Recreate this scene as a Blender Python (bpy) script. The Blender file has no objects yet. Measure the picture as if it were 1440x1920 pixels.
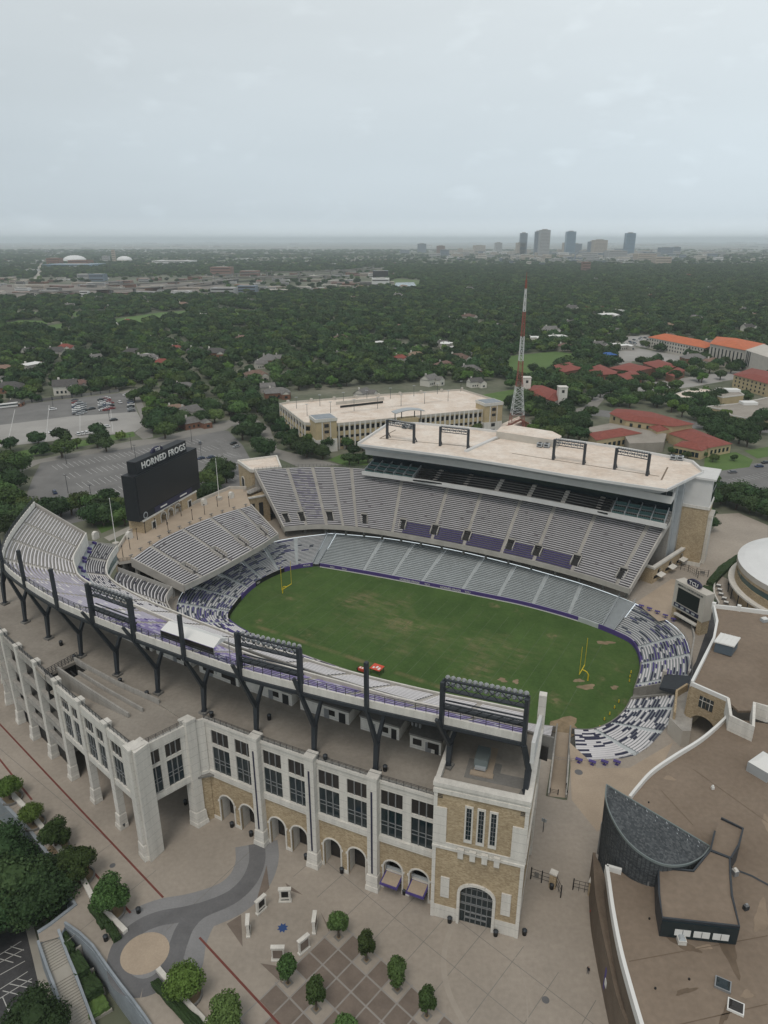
import bpy, bmesh, math, random
import numpy as np
from mathutils import Vector, Matrix
random.seed(7); np.random.seed(7)
R = math.radians
C = bpy.context.scene.collection

# ---------------------------------------------------------------- camera, sky, sun, exposure
HC = 111.0                                   # metres above the plaza
F_PX = 1331.0                                # focal length in photo pixels (1440 x 1920)
PITCH = math.atan(510.0 / F_PX)
cam = bpy.data.cameras.new('camera'); camo = bpy.data.objects.new('camera', cam); C.objects.link(camo)
camo.location = (0, 0, HC); camo.rotation_euler = (math.pi/2 - PITCH, 0, 0)
cam.sensor_fit = 'VERTICAL'; cam.sensor_height = 36.0; cam.sensor_width = 27.0
cam.lens = F_PX / 1920.0 * 36.0
cam.clip_start = 0.5; cam.clip_end = 90000
bpy.context.scene.camera = camo

SUN_EL, SUN_AZ = R(62), R(200)               # thin overcast, sun high behind the camera's left
w = bpy.data.worlds.new('World'); bpy.context.scene.world = w; w.use_nodes = True
nt = w.node_tree; nt.nodes.clear()
N = nt.nodes.new; L = nt.links.new
out = N('ShaderNodeOutputWorld'); bg = N('ShaderNodeBackground')
sky = N('ShaderNodeTexSky'); sky.sky_type = 'NISHITA'; sky.sun_disc = False
sky.sun_elevation = SUN_EL; sky.sun_rotation = SUN_AZ; sky.air_density = 1.6; sky.dust_density = 5; sky.ozone_density = 2
skm = N('ShaderNodeVectorMath'); skm.operation = 'SCALE'; skm.inputs['Scale'].default_value = 0.07
L(sky.outputs[0], skm.inputs[0])
tc = N('ShaderNodeTexCoord'); sep = N('ShaderNodeSeparateXYZ'); L(tc.outputs['Generated'], sep.inputs[0])
ramp = N('ShaderNodeValToRGB')                # overcast deck: darker and bluer near the horizon
e = ramp.color_ramp.elements
e[0].position = 0.0; e[0].color = (0.86, 0.95, 1.0, 1)
e[1].position = 0.60; e[1].color = (0.56, 0.575, 0.58, 1)
x = e.new(0.10); x.color = (0.65, 0.735, 0.79, 1)
x = e.new(0.028); x.color = (0.66, 0.75, 0.81, 1)
x = e.new(0.28); x.color = (0.74, 0.80, 0.83, 1)
L(sep.outputs['Z'], ramp.inputs[0])
mp = N('ShaderNodeMapping'); mp.inputs['Scale'].default_value = (1.2, 1.2, 6.0); L(tc.outputs['Generated'], mp.inputs[0])
no = N('ShaderNodeTexNoise'); no.inputs['Scale'].default_value = 1.5; no.inputs['Detail'].default_value = 6; no.inputs['Roughness'].default_value = 0.5
L(mp.outputs[0], no.inputs[0])
mr = N('ShaderNodeMapRange'); mr.inputs[1].default_value = 0.3; mr.inputs[2].default_value = 0.7; mr.inputs[3].default_value = 0.955; mr.inputs[4].default_value = 1.04
L(no.outputs[0], mr.inputs[0])
# the lighter right-hand side of the overcast
mrx = N('ShaderNodeMapRange'); mrx.inputs[1].default_value = -0.6; mrx.inputs[2].default_value = 0.6; mrx.inputs[3].default_value = 0.85; mrx.inputs[4].default_value = 1.10
L(sep.outputs['X'], mrx.inputs[0])
mm = N('ShaderNodeMath'); mm.operation = 'MULTIPLY'; L(mr.outputs[0], mm.inputs[0]); L(mrx.outputs[0], mm.inputs[1])
# small faint puffs low over the horizon
mp2 = N('ShaderNodeMapping'); mp2.inputs['Scale'].default_value = (7, 7, 16); L(tc.outputs['Generated'], mp2.inputs[0])
no2 = N('ShaderNodeTexNoise'); no2.inputs['Scale'].default_value = 2.2; no2.inputs['Detail'].default_value = 8; L(mp2.outputs[0], no2.inputs[0])
mr2 = N('ShaderNodeMapRange'); mr2.inputs[1].default_value = 0.58; mr2.inputs[2].default_value = 0.76; mr2.inputs[3].default_value = 1.0; mr2.inputs[4].default_value = 1.08
L(no2.outputs[0], mr2.inputs[0])
mm2 = N('ShaderNodeMath'); mm2.operation = 'MULTIPLY'; L(mm.outputs[0], mm2.inputs[0]); L(mr2.outputs[0], mm2.inputs[1])
sc = N('ShaderNodeVectorMath'); sc.operation = 'SCALE'; L(ramp.outputs[0], sc.inputs[0]); L(mm2.outputs[0], sc.inputs['Scale'])
mix = N('ShaderNodeMix'); mix.data_type = 'RGBA'; mix.inputs[0].default_value = 0.96
L(skm.outputs[0], mix.inputs[6]); L(sc.outputs[0], mix.inputs[7])
L(mix.outputs[2], bg.inputs[0]); bg.inputs[1].default_value = 1.0; L(bg.outputs[0], out.inputs[0])

sun = bpy.data.lights.new('sun', 'SUN'); sun.energy = 1.15; sun.angle = R(22); sun.color = (1.0, 0.93, 0.84)
suno = bpy.data.objects.new('sun', sun); C.objects.link(suno)
sd = Vector((math.sin(SUN_AZ)*math.cos(SUN_EL), math.cos(SUN_AZ)*math.cos(SUN_EL), math.sin(SUN_EL)))
suno.rotation_euler = sd.to_track_quat('Z', 'Y').to_euler(); suno.location = (0, 0, 300)
vs = bpy.context.scene.view_settings
vs.view_transform = 'Standard'; vs.look = 'None'; vs.gamma = 1; vs.exposure = 0.0; vs.use_curve_mapping = False
bpy.context.scene.cycles.max_bounces = 5
bpy.context.scene.cycles.volume_bounces = 1

# ---------------------------------------------------------------- surveying: photo pixel on a level z -> metres
CP, SP = math.cos(PITCH), math.sin(PITCH)
def G(x, y, z=0.0):
    u = x-720; v = y-960; dn = F_PX*SP + v*CP; fw = F_PX*CP - v*SP; k = (HC-z)/dn
    return Vector((u*k, fw*k, z))
# stadium frame: s along the field (towards the south end), t across it (towards the east stand)
E1 = Vector((0.86278821, -0.50556553, 0)); E2 = Vector((0.50556553, 0.86278821, 0)); OO = Vector((10.5, 203.91, 0))
def W(s, t, z=0.0):
    return OO + E1*s + E2*t + Vector((0, 0, z))
def ST(p):
    q = Vector((p[0], p[1], 0)) - OO
    return (q.dot(E1), q.dot(E2))
SANG = math.atan2(E1.y, E1.x)

# ---------------------------------------------------------------- materials
MATS = {}
def mat(name, col, rough=0.8, var=0.0, scale=0.3, col2=None, bump=0.0, bscale=4.0, metal=0.0, rnd=0.0, spec=0.3, stretch=(1,1,1), fine=0.0, fscale=3.0, joint=0):
    if name in MATS: return MATS[name]
    m = bpy.data.materials.new(name); m.use_nodes = True; n = m.node_tree; b = n.nodes['Principled BSDF']
    b.inputs['Roughness'].default_value = rough; b.inputs['Metallic'].default_value = metal
    b.inputs['Specular IOR Level'].default_value = spec
    c = (*col, 1); b.inputs['Base Color'].default_value = c
    m.diffuse_color = c
    g = n.nodes.new('ShaderNodeNewGeometry')
    last = None
    if var or col2:
        mpn = n.nodes.new('ShaderNodeMapping'); mpn.inputs['Scale'].default_value = stretch; n.links.new(g.outputs['Position'], mpn.inputs[0])
        t = n.nodes.new('ShaderNodeTexNoise'); t.inputs['Scale'].default_value = scale; t.inputs['Detail'].default_value = 7; t.inputs['Roughness'].default_value = 0.62
        n.links.new(mpn.outputs[0], t.inputs[0])
        r = n.nodes.new('ShaderNodeMapRange'); r.inputs[1].default_value = 0.32; r.inputs[2].default_value = 0.68; n.links.new(t.outputs[0], r.inputs[0])
        mx = n.nodes.new('ShaderNodeMix'); mx.data_type = 'RGBA'; n.links.new(r.outputs[0], mx.inputs[0])
        c2 = col2 if col2 else tuple(v*(1+var) for v in col)
        c1 = col if col2 else tuple(v*(1-var) for v in col)
        mx.inputs[6].default_value = (*c1, 1); mx.inputs[7].default_value = (*c2, 1)
        last = mx.outputs[2]
    if fine:
        t = n.nodes.new('ShaderNodeTexNoise'); t.inputs['Scale'].default_value = fscale; t.inputs['Detail'].default_value = 4
        n.links.new(g.outputs['Position'], t.inputs[0])
        r = n.nodes.new('ShaderNodeMapRange'); r.inputs[1].default_value = 0.3; r.inputs[2].default_value = 0.7; r.inputs[3].default_value = 1-fine; r.inputs[4].default_value = 1+fine
        n.links.new(t.outputs[0], r.inputs[0])
        s2 = n.nodes.new('ShaderNodeVectorMath'); s2.operation = 'SCALE'; n.links.new(r.outputs[0], s2.inputs['Scale'])
        if last: n.links.new(last, s2.inputs[0])
        else: s2.inputs[0].default_value = col
        last = s2.outputs[0]
    if rnd:
        oi = n.nodes.new('ShaderNodeObjectInfo')
        r = n.nodes.new('ShaderNodeMapRange'); r.inputs[3].default_value = 1-rnd; r.inputs[4].default_value = 1+rnd
        n.links.new(oi.outputs['Random'], r.inputs[0])
        hs = n.nodes.new('ShaderNodeHueSaturation'); n.links.new(r.outputs[0], hs.inputs['Value'])
        r2 = n.nodes.new('ShaderNodeMapRange'); r2.inputs[3].default_value = 0.47; r2.inputs[4].default_value = 0.515
        mu = n.nodes.new('ShaderNodeMath'); mu.operation = 'MULTIPLY'; mu.inputs[1].default_value = 7.31; n.links.new(oi.outputs['Random'], mu.inputs[0])
        fr = n.nodes.new('ShaderNodeMath'); fr.operation = 'FRACT'; n.links.new(mu.outputs[0], fr.inputs[0])
        n.links.new(fr.outputs[0], r2.inputs[0]); n.links.new(r2.outputs[0], hs.inputs['Hue'])
        if last: n.links.new(last, hs.inputs['Color'])
        else: hs.inputs['Color'].default_value = c
        last = hs.outputs[0]
    if joint:                              # horizontal panel joints with a little dirt in them
        sx = n.nodes.new('ShaderNodeSeparateXYZ'); n.links.new(g.outputs['Position'], sx.inputs[0])
        fm = n.nodes.new('ShaderNodeMath'); fm.operation = 'MODULO'; fm.inputs[1].default_value = joint; n.links.new(sx.outputs[2], fm.inputs[0])
        r = n.nodes.new('ShaderNodeMapRange'); r.inputs[1].default_value = .05; r.inputs[2].default_value = .11; r.inputs[3].default_value = .72; r.inputs[4].default_value = 1.0; n.links.new(fm.outputs[0], r.inputs[0])
        s3 = n.nodes.new('ShaderNodeVectorMath'); s3.operation = 'SCALE'; n.links.new(last, s3.inputs[0]); n.links.new(r.outputs[0], s3.inputs['Scale']); last = s3.outputs[0]
    if last: n.links.new(last, b.inputs['Base Color'])
    if bump:
        t = n.nodes.new('ShaderNodeTexNoise'); t.inputs['Scale'].default_value = bscale; t.inputs['Detail'].default_value = 5
        n.links.new(g.outputs['Position'], t.inputs[0])
        bp = n.nodes.new('ShaderNodeBump'); bp.inputs['Strength'].default_value = bump; bp.inputs['Distance'].default_value = 0.2
        n.links.new(t.outputs[0], bp.inputs['Height']); n.links.new(bp.outputs[0], b.inputs['Normal'])
    MATS[name] = m; return m

def brickmat(name, ca, cb, cc):
    # mottled blond brick: stretched voronoi cells, one tone each
    m = bpy.data.materials.new(name); m.use_nodes = True; n = m.node_tree; b = n.nodes['Principled BSDF']
    b.inputs['Roughness'].default_value = 0.9; b.inputs['Specular IOR Level'].default_value = 0.2
    g = n.nodes.new('ShaderNodeNewGeometry'); mpn = n.nodes.new('ShaderNodeMapping'); mpn.inputs['Scale'].default_value = (2.6, 2.6, 5.5)
    n.links.new(g.outputs['Position'], mpn.inputs[0])
    v = n.nodes.new('ShaderNodeTexVoronoi'); v.inputs['Scale'].default_value = 1.0; n.links.new(mpn.outputs[0], v.inputs['Vector'])
    s = n.nodes.new('ShaderNodeSeparateColor'); n.links.new(v.outputs['Color'], s.inputs[0])
    cr = n.nodes.new('ShaderNodeValToRGB'); el = cr.color_ramp.elements
    el[0].color = (*ca, 1); el[1].color = (*cb, 1); x = el.new(0.5); x.color = (*cc, 1)
    n.links.new(s.outputs[0], cr.inputs[0])
    t = n.nodes.new('ShaderNodeTexNoise'); t.inputs['Scale'].default_value = 0.25; t.inputs['Detail'].default_value = 6; n.links.new(g.outputs['Position'], t.inputs[0])
    r = n.nodes.new('ShaderNodeMapRange'); r.inputs[1].default_value = 0.3; r.inputs[2].default_value = 0.7; r.inputs[3].default_value = 0.88; r.inputs[4].default_value = 1.1; n.links.new(t.outputs[0], r.inputs[0])
    s2 = n.nodes.new('ShaderNodeVectorMath'); s2.operation = 'SCALE'; n.links.new(cr.outputs[0], s2.inputs[0]); n.links.new(r.outputs[0], s2.inputs['Scale'])
    n.links.new(s2.outputs[0], b.inputs['Base Color']); MATS[name] = m; return m

M = dict(
 concrete = mat('concrete', (0.36, 0.345, 0.32), 0.9, 0.16, 0.4, fine=0.08, stretch=(1.5, 1.5, .2), joint=2.4),
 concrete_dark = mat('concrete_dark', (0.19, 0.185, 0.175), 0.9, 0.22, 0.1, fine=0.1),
 deck = mat('deck_concrete', (0.25, 0.225, 0.195), 0.85, col2=(0.35, 0.32, 0.28), scale=0.09, fine=0.08, fscale=1.5),
 plaza = mat('plaza_concrete', (0.30, 0.265, 0.226), 0.9, col2=(0.385, 0.338, 0.288), scale=0.05, fine=0.07, fscale=1.2),
 cream = mat('cast_stone', (0.645, 0.625, 0.58), 0.8, 0.10, 0.5, fine=0.05, stretch=(1.6, 1.6, .12), joint=1.9),
 white = mat('white_panel', (0.62, 0.62, 0.61), 0.6, 0.05, 0.3),
 plaster = mat('pale_plaster', (0.50, 0.47, 0.42), 0.8, 0.08, 0.3),
 brick = brickmat('blond_brick', (0.32, 0.245, 0.155), (0.49, 0.40, 0.27), (0.41, 0.325, 0.215)),
 steel = mat('dark_steel', (0.028, 0.034, 0.042), 0.5, 0.15, 1.0, spec=0.5),
 black = mat('black_metal', (0.012, 0.012, 0.013), 0.5),
 dark = mat('interior_shade', (0.03, 0.03, 0.03), 0.9),  # near-black base colour standing in for shade inside openings
 glass = mat('dark_glass', (0.012, 0.024, 0.030), 0.08, spec=0.6),
 glass2 = mat('grey_glass', (0.028, 0.025, 0.024), 0.25, spec=0.5),
 tealglass = mat('teal_glass', (0.06, 0.12, 0.12), 0.15, spec=0.6),
 mull = mat('aluminium_frame', (0.30, 0.31, 0.32), 0.45, metal=0.4),
 roofwhite = mat('membrane_roof', (0.62, 0.515, 0.425), 0.9, col2=(0.77, 0.70, 0.625), scale=0.13, fine=0.08, fscale=0.7),
 fascia = mat('metal_fascia', (0.42, 0.45, 0.47), 0.45, 0.06, 0.5, metal=0.2),
 tile_dk = brickmat('slate_tiles', (0.046, 0.052, 0.057), (0.115, 0.123, 0.128), (0.07, 0.077, 0.083)),
 roofbrown = mat('gravel_roof', (0.178, 0.137, 0.102), 0.95, col2=(0.24, 0.19, 0.146), scale=0.045, fine=0.09, fscale=1.1),
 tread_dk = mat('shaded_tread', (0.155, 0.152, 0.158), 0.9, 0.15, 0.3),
 tread = mat('stand_concrete', (0.22, 0.21, 0.20), 0.9, 0.15, 0.3),
 tread_light = mat('stand_concrete_pale', (0.42, 0.40, 0.37), 0.9, 0.12, 0.3),
 tread_blue = mat('painted_tread', (0.30, 0.335, 0.35), 0.8, 0.1, 0.4),
 bench = mat('bench_aluminium', (0.64, 0.625, 0.64), 0.45, 0.06, 0.2, spec=0.5),
 bench_grey = mat('bench_grey', (0.46, 0.49, 0.50), 0.45, 0.08, 0.4, spec=0.5),
 bench_lav = mat('bench_lavender', (0.43, 0.41, 0.50), 0.45, 0.15, 0.3),
 bench_worn = mat('bench_worn', (0.36, 0.33, 0.35), 0.6, 0.2, 0.6),
 purple = mat('purple_seat', (0.075, 0.055, 0.21), 0.55, 0.15, 0.5),
 purple_lt = mat('purple_faded', (0.24, 0.20, 0.38), 0.6, 0.15, 0.5),
 navy = mat('navy_seat', (0.03, 0.03, 0.065), 0.5),
 purple_wall = mat('purple_pad', (0.085, 0.055, 0.22), 0.6),
 yellow = mat('yellow_paint', (0.65, 0.50, 0.03), 0.45),
 red = mat('red_cover', (0.62, 0.09, 0.05), 0.6),
 whitep = mat('white_paint', (0.72, 0.72, 0.70), 0.5),
 asphalt = mat('asphalt', (0.175, 0.172, 0.168), 0.95, 0.18, 0.06, fine=0.1),
 asphalt_dk = mat('asphalt_dark', (0.062, 0.062, 0.065), 0.95, 0.25, 0.2, fine=0.15),
 lotconc = mat('lot_concrete', (0.33, 0.32, 0.305), 0.95, 0.12, 0.04, fine=0.06),
 road = mat('road_concrete', (0.24, 0.23, 0.21), 0.95, 0.12, 0.08, fine=0.06),
 sidewalk = mat('sidewalk', (0.36, 0.34, 0.30), 0.95, 0.1, 0.2),
 grass = mat('lawn_grass', (0.075, 0.135, 0.035), 0.95, col2=(0.105, 0.17, 0.048), scale=0.08, fine=0.12, fscale=2),
 forestfloor = mat('ground_cover', (0.05, 0.075, 0.035), 0.95, col2=(0.20, 0.195, 0.15), scale=0.012, fine=0.15, fscale=0.2),
 hedge = mat('hedge_leaves', (0.03, 0.055, 0.018), 0.9, 0.35, 3.0),
 leaf = mat('leaves', (0.066, 0.114, 0.035), 0.75, rnd=0.45, var=0.28, scale=0.5, spec=0.15),
 leaf_dk = mat('leaves_dark', (0.040, 0.075, 0.029), 0.8, rnd=0.38, var=0.22, scale=0.5, spec=0.15),
 leaf_lt = mat('leaves_light', (0.085, 0.15, 0.034), 0.75, rnd=0.25, var=0.2, scale=0.5, spec=0.15),
 bark = mat('bark', (0.10, 0.08, 0.06), 0.95, 0.2, 2.0),
 tileroof = mat('red_tile_roof', (0.20, 0.058, 0.045), 0.85, col2=(0.27, 0.08, 0.06), scale=0.5, fine=0.12, fscale=2.5),
 orange_roof = mat('orange_tile_roof', (0.50, 0.15, 0.07), 0.85, 0.12, 0.3, fine=0.1),
 redbrick = mat('red_brick', (0.22, 0.11, 0.07), 0.9, 0.2, 0.8),
 yellowwall = mat('yellow_wall', (0.47, 0.38, 0.23), 0.85, 0.1, 0.3),
 shingle = mat('grey_shingle', (0.13, 0.125, 0.12), 0.9, 0.2, 0.6, rnd=0.4),
 shingle_b = mat('brown_shingle', (0.19, 0.13, 0.10), 0.9, 0.2, 0.6, rnd=0.3),
 housewall = mat('house_wall', (0.55, 0.53, 0.48), 0.85, rnd=0.3),
 water = mat('river_water', (0.15, 0.20, 0.20), 0.15, spec=0.6),
)
def obj_mat(m): return M[m] if isinstance(m, str) else m

# ---------------------------------------------------------------- mesh builder
class MB:
    def __init__(s): s.v = []; s.f = []; s.m = []; s.mats = []; s.cur = 0; s.fr = None
    def use(s, m):
        m = obj_mat(m)
        if m not in s.mats: s.mats.append(m)
        s.cur = s.mats.index(m); return s
    def frame(s, o=None, xd=None, yd=None):
        # local (x along, y outwards, z up)
        if o is None: s.fr = None; return s
        xd = Vector(xd).normalized()
        if yd is None: yd = Vector((xd.y, -xd.x, 0))
        s.fr = (Vector(o), xd, Vector(yd).normalized()); return s
    def P(s, p):
        if s.fr is None: return (p[0], p[1], p[2])
        o, a, b = s.fr
        return (o.x + a.x*p[0] + b.x*p[1], o.y + a.y*p[0] + b.y*p[1], o.z + a.z*p[0] + p[2])
    def face(s, pts):
        i = len(s.v); s.v += [s.P(p) for p in pts]; s.f.append(tuple(range(i, i+len(pts)))); s.m.append(s.cur)
    def box(s, x0, x1, y0, y1, z0, z1):
        i = len(s.v); s.v += [s.P(p) for p in ((x0,y0,z0),(x1,y0,z0),(x1,y1,z0),(x0,y1,z0),(x0,y0,z1),(x1,y0,z1),(x1,y1,z1),(x0,y1,z1))]
        for q in ((0,3,2,1),(4,5,6,7),(0,1,5,4),(1,2,6,5),(2,3,7,6),(3,0,4,7)): s.f.append(tuple(i+k for k in q)); s.m.append(s.cur)
    def hexa(s, b, t):
        i = len(s.v); n = len(b); s.v += [s.P(p) for p in b] + [s.P(p) for p in t]
        s.f.append(tuple(i+k for k in reversed(range(n)))); s.f.append(tuple(i+n+k for k in range(n)))
        for k in range(n): s.f.append((i+k, i+(k+1) % n, i+n+(k+1) % n, i+n+k))
        s.m += [s.cur]*(n+2)
    def prism(s, poly, z0, z1, cap=None):
        s.hexa([(p[0], p[1], z0) for p in poly], [(p[0], p[1], z1) for p in poly])
        if cap: c = s.cur; s.use(cap); s.m[-(len(poly)+1)] = s.cur; s.cur = c
    def beam(s, a, b, w, h=None, up=(0, 0, 1), w2=None, h2=None):
        h = h or w; w2 = w2 or w; h2 = h2 or h; a = Vector(a); b = Vector(b); d = (b-a).normalized(); u = Vector(up)
        if abs(d.dot(u)) > 0.98: u = Vector((E1.x, E1.y, 0))
        x = d.cross(u).normalized(); y = x.cross(d).normalized()
        s.hexa([a-x*w/2-y*h/2, a+x*w/2-y*h/2, a+x*w/2+y*h/2, a-x*w/2+y*h/2], [b-x*w2/2-y*h2/2, b+x*w2/2-y*h2/2, b+x*w2/2+y*h2/2, b-x*w2/2+y*h2/2])
    def tube(s, a, b, r, r2=None, n=8):
        r2 = r if r2 is None else r2; a = Vector(a); b = Vector(b); d = (b-a).normalized(); u = Vector((0, 0, 1)) if abs(d.z) < 0.95 else Vector((1, 0, 0))
        x = d.cross(u).normalized(); y = x.cross(d)
        s.hexa([a+(x*math.cos(k*2*math.pi/n)+y*math.sin(k*2*math.pi/n))*r for k in range(n)], [b+(x*math.cos(k*2*math.pi/n)+y*math.sin(k*2*math.pi/n))*r2 for k in range(n)])
    def strip(s, A, B):                       # quads between two polylines
        for k in range(len(A)-1): s.face([A[k], A[k+1], B[k+1], B[k]])
    def path_wall(s, pts, th, z0, z1):        # vertical wall along a polyline; z0/z1 numbers
        n = len(pts); P2 = [Vector((p[0], p[1], 0)) for p in pts]; L_ = []; R_ = []
        for k in range(n):
            d = (P2[min(k+1, n-1)] - P2[max(k-1, 0)]).normalized(); nn = Vector((-d.y, d.x, 0))
            L_.append(P2[k]+nn*th/2); R_.append(P2[k]-nn*th/2)
        a0 = z0 if callable(z0) else (lambda k: z0); a1 = z1 if callable(z1) else (lambda k: z1)
        for k in range(n-1):
            s.hexa([(L_[k].x, L_[k].y, a0(k)), (R_[k].x, R_[k].y, a0(k)), (R_[k+1].x, R_[k+1].y, a0(k+1)), (L_[k+1].x, L_[k+1].y, a0(k+1))],
                   [(L_[k].x, L_[k].y, a1(k)), (R_[k].x, R_[k].y, a1(k)), (R_[k+1].x, R_[k+1].y, a1(k+1)), (L_[k+1].x, L_[k+1].y, a1(k+1))])
    def arch(s, x0, x1, z0, z1, cx, wd, spring, y0, y1, rise=None, n=12, soffit=None):
        # wall x0..x1, z0..z1 between planes y0 (front) and y1 (back) with an arched opening
        rise = rise or wd/2; a = cx-wd/2; b = cx+wd/2
        cur = s.cur
        if a > x0: s.box(x0, a, y0, y1, z0, z1)
        if b < x1: s.box(b, x1, y0, y1, z0, z1)
        pts = [(cx - math.cos(k*math.pi/n)*wd/2, spring + math.sin(k*math.pi/n)*rise) for k in range(n+1)]
        for k in range(n):
            (xa, za), (xb, zb) = pts[k], pts[k+1]
            s.face([(xa, y0, za), (xb, y0, zb), (xb, y0, z1), (xa, y0, z1)]); s.face([(xa, y1, za), (xb, y1, zb), (xb, y1, z1), (xa, y1, z1)])
            if soffit: s.use(soffit)
            s.face([(xa, y0, za), (xb, y0, zb), (xb, y1, zb), (xa, y1, za)]); s.cur = cur
        s.face([(a, y0, z1), (b, y0, z1), (b, y1, z1), (a, y1, z1)])
    def arch_trim(s, cx, wd, z0, spring, y0, y1, t=0.35, rise=None, n=12):
        rise = rise or wd/2
        ins = [(cx-wd/2, z0)] + [(cx - math.cos(k*math.pi/n)*wd/2, spring + math.sin(k*math.pi/n)*rise) for k in range(n+1)] + [(cx+wd/2, z0)]
        outs = [(cx-wd/2-t, z0)] + [(cx - math.cos(k*math.pi/n)*(wd/2+t), spring + math.sin(k*math.pi/n)*(rise+t)) for k in range(n+1)] + [(cx+wd/2+t, z0)]
        for k in range(len(ins)-1):
            (a, b), (c, d) = (ins[k], ins[k+1]), (outs[k], outs[k+1])
            s.hexa([(a[0], y0, a[1]), (c[0], y0, c[1]), (d[0], y0, d[1]), (b[0], y0, b[1])], [(a[0], y1, a[1]), (c[0], y1, c[1]), (d[0], y1, d[1]), (b[0], y1, b[1])])
    def build(s, name, parent=None, label=None, cat=None, group=None, kind=None, smooth=False):
        if not s.f: return None
        me = bpy.data.meshes.new(name)
        off = Vector(parent['_o']) if parent is not None and '_o' in parent else Vector((0, 0, 0))
        if parent is None and kind is None:
            xs = [v[0] for v in s.v]; ys = [v[1] for v in s.v]; off = Vector(((min(xs)+max(xs))/2, (min(ys)+max(ys))/2, min(v[2] for v in s.v)))
        me.from_pydata([(v[0]-off.x, v[1]-off.y, v[2]-off.z) for v in s.v], [], s.f)
        for m in s.mats: me.materials.append(m)
        me.polygons.foreach_set('material_index', s.m)
        if smooth: me.polygons.foreach_set('use_smooth', [True]*len(s.f))
        bm = bmesh.new(); bm.from_mesh(me)
        if smooth: bmesh.ops.remove_doubles(bm, verts=bm.verts, dist=1e-4)
        if len(s.f) < 60000: bmesh.ops.recalc_face_normals(bm, faces=bm.faces)
        bm.to_mesh(me); bm.free()
        o = bpy.data.objects.new(name, me); C.objects.link(o)
        if parent is not None: o.parent = parent
        else: o.location = off
        if label: o['label'] = label
        if cat: o['category'] = cat
        if group: o['group'] = group
        if kind: o['kind'] = kind
        return o

def thing(name, label, cat, loc=(0, 0, 0), group=None):
    o = bpy.data.objects.new(name, None); C.objects.link(o); o.empty_display_size = 1
    o.location = loc; o['label'] = label; o['category'] = cat; o['_o'] = list(loc)
    if group: o['group'] = group
    return o
def dup(root, loc, rz=0.0, scale=None, label=None, group=None, recolor=None):
    r = root.copy(); C.objects.link(r); r.location = loc; r.rotation_euler = (0, 0, rz)
    if scale is not None: r.scale = scale if hasattr(scale, '__len__') else (scale,)*3
    if label: r['label'] = label
    if group: r['group'] = group
    for ch in root.children:
        c = ch.copy(); C.objects.link(c); c.parent = r
        for g in ch.children:
            d = g.copy(); C.objects.link(d); d.parent = c
    return r

def catmull(pts, n, closed=False):
    pts = [Vector(p) for p in pts]; res = []; m = len(pts); segs = m if closed else m-1
    for i in range(segs):
        if closed: p0, p1, p2, p3 = pts[(i-1) % m], pts[i], pts[(i+1) % m], pts[(i+2) % m]
        else: p0, p1, p2, p3 = pts[max(i-1, 0)], pts[i], pts[i+1], pts[min(i+2, m-1)]
        for k in range(n):
            t = k/n
            res.append(0.5*((2*p1)+(-p0+p2)*t+(2*p0-5*p1+4*p2-p3)*t*t+(-p0+3*p1-3*p2+p3)*t**3))
    if not closed: res.append(pts[-1])
    return res

# ---------------------------------------------------------------- lettering
def letters(name, txt, size, origin, xd, up, m, parent, depth=0.12, align='CENTER', track=1.0):
    cu = bpy.data.curves.new(name, 'FONT'); cu.body = txt; cu.size = size; cu.extrude = depth/2; cu.align_x = align; cu.align_y = 'CENTER'
    cu.offset = 0.012*size; cu.space_character = track; cu.resolution_u = 3
    tmp = bpy.data.objects.new(name, cu); C.objects.link(tmp)
    me = bpy.data.meshes.new_from_object(tmp.evaluated_get(bpy.context.evaluated_depsgraph_get()))
    bpy.data.objects.remove(tmp); bpy.data.curves.remove(cu)
    xd = Vector(xd).normalized(); up = Vector(up).normalized(); zd = xd.cross(up); up = zd.cross(xd)
    mt = Matrix((xd, up, zd)).transposed().to_4x4(); mt.translation = Vector(origin) - (Vector(parent['_o']) if parent else Vector((0, 0, 0)))
    me.transform(mt); me.materials.clear(); me.materials.append(obj_mat(m)); me.name = name
    o = bpy.data.objects.new(name, me); C.objects.link(o); o.parent = parent
    return o

# ---------------------------------------------------------------- seating tiers
def dense(pairs, n=10):
    F = catmull([W(*a) for a, b in pairs], n); B = catmull([W(*b) for a, b in pairs], n)
    d = [0.0]
    for k in range(1, len(F)):
        d.append(d[-1] + (((F[k]+B[k]) - (F[k-1]+B[k-1]))/2).length)
    return F, B, d
class Curve:
    def __init__(s, pairs): s.F, s.B, s.d = dense(pairs); s.L = s.d[-1]
    def at(s, x):
        x = max(0, min(s.L, x)); k = int(np.searchsorted(s.d, x)); k = max(1, min(len(s.d)-1, k))
        t = (x-s.d[k-1])/max(1e-6, s.d[k]-s.d[k-1]); return s.F[k-1].lerp(s.F[k], t), s.B[k-1].lerp(s.B[k], t)
    def pt(s, x, v, z=0.0):
        f, b = s.at(x); p = f.lerp(b, v); return Vector((p.x, p.y, z))
    def find(s, p):            # arc position of the pair line nearest to a world point (by front/back mix)
        best = 0; bd = 1e9
        for k in range(len(s.d)):
            f, b = s.F[k], s.B[k]; ab = b-f; t = max(0, min(1, (Vector((p[0], p[1], 0))-f).dot(ab)/ab.dot(ab))); q = f+ab*t
            dd = (q - Vector((p[0], p[1], 0))).length
            if dd < bd: bd = dd; best = s.d[k]
        return best
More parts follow.
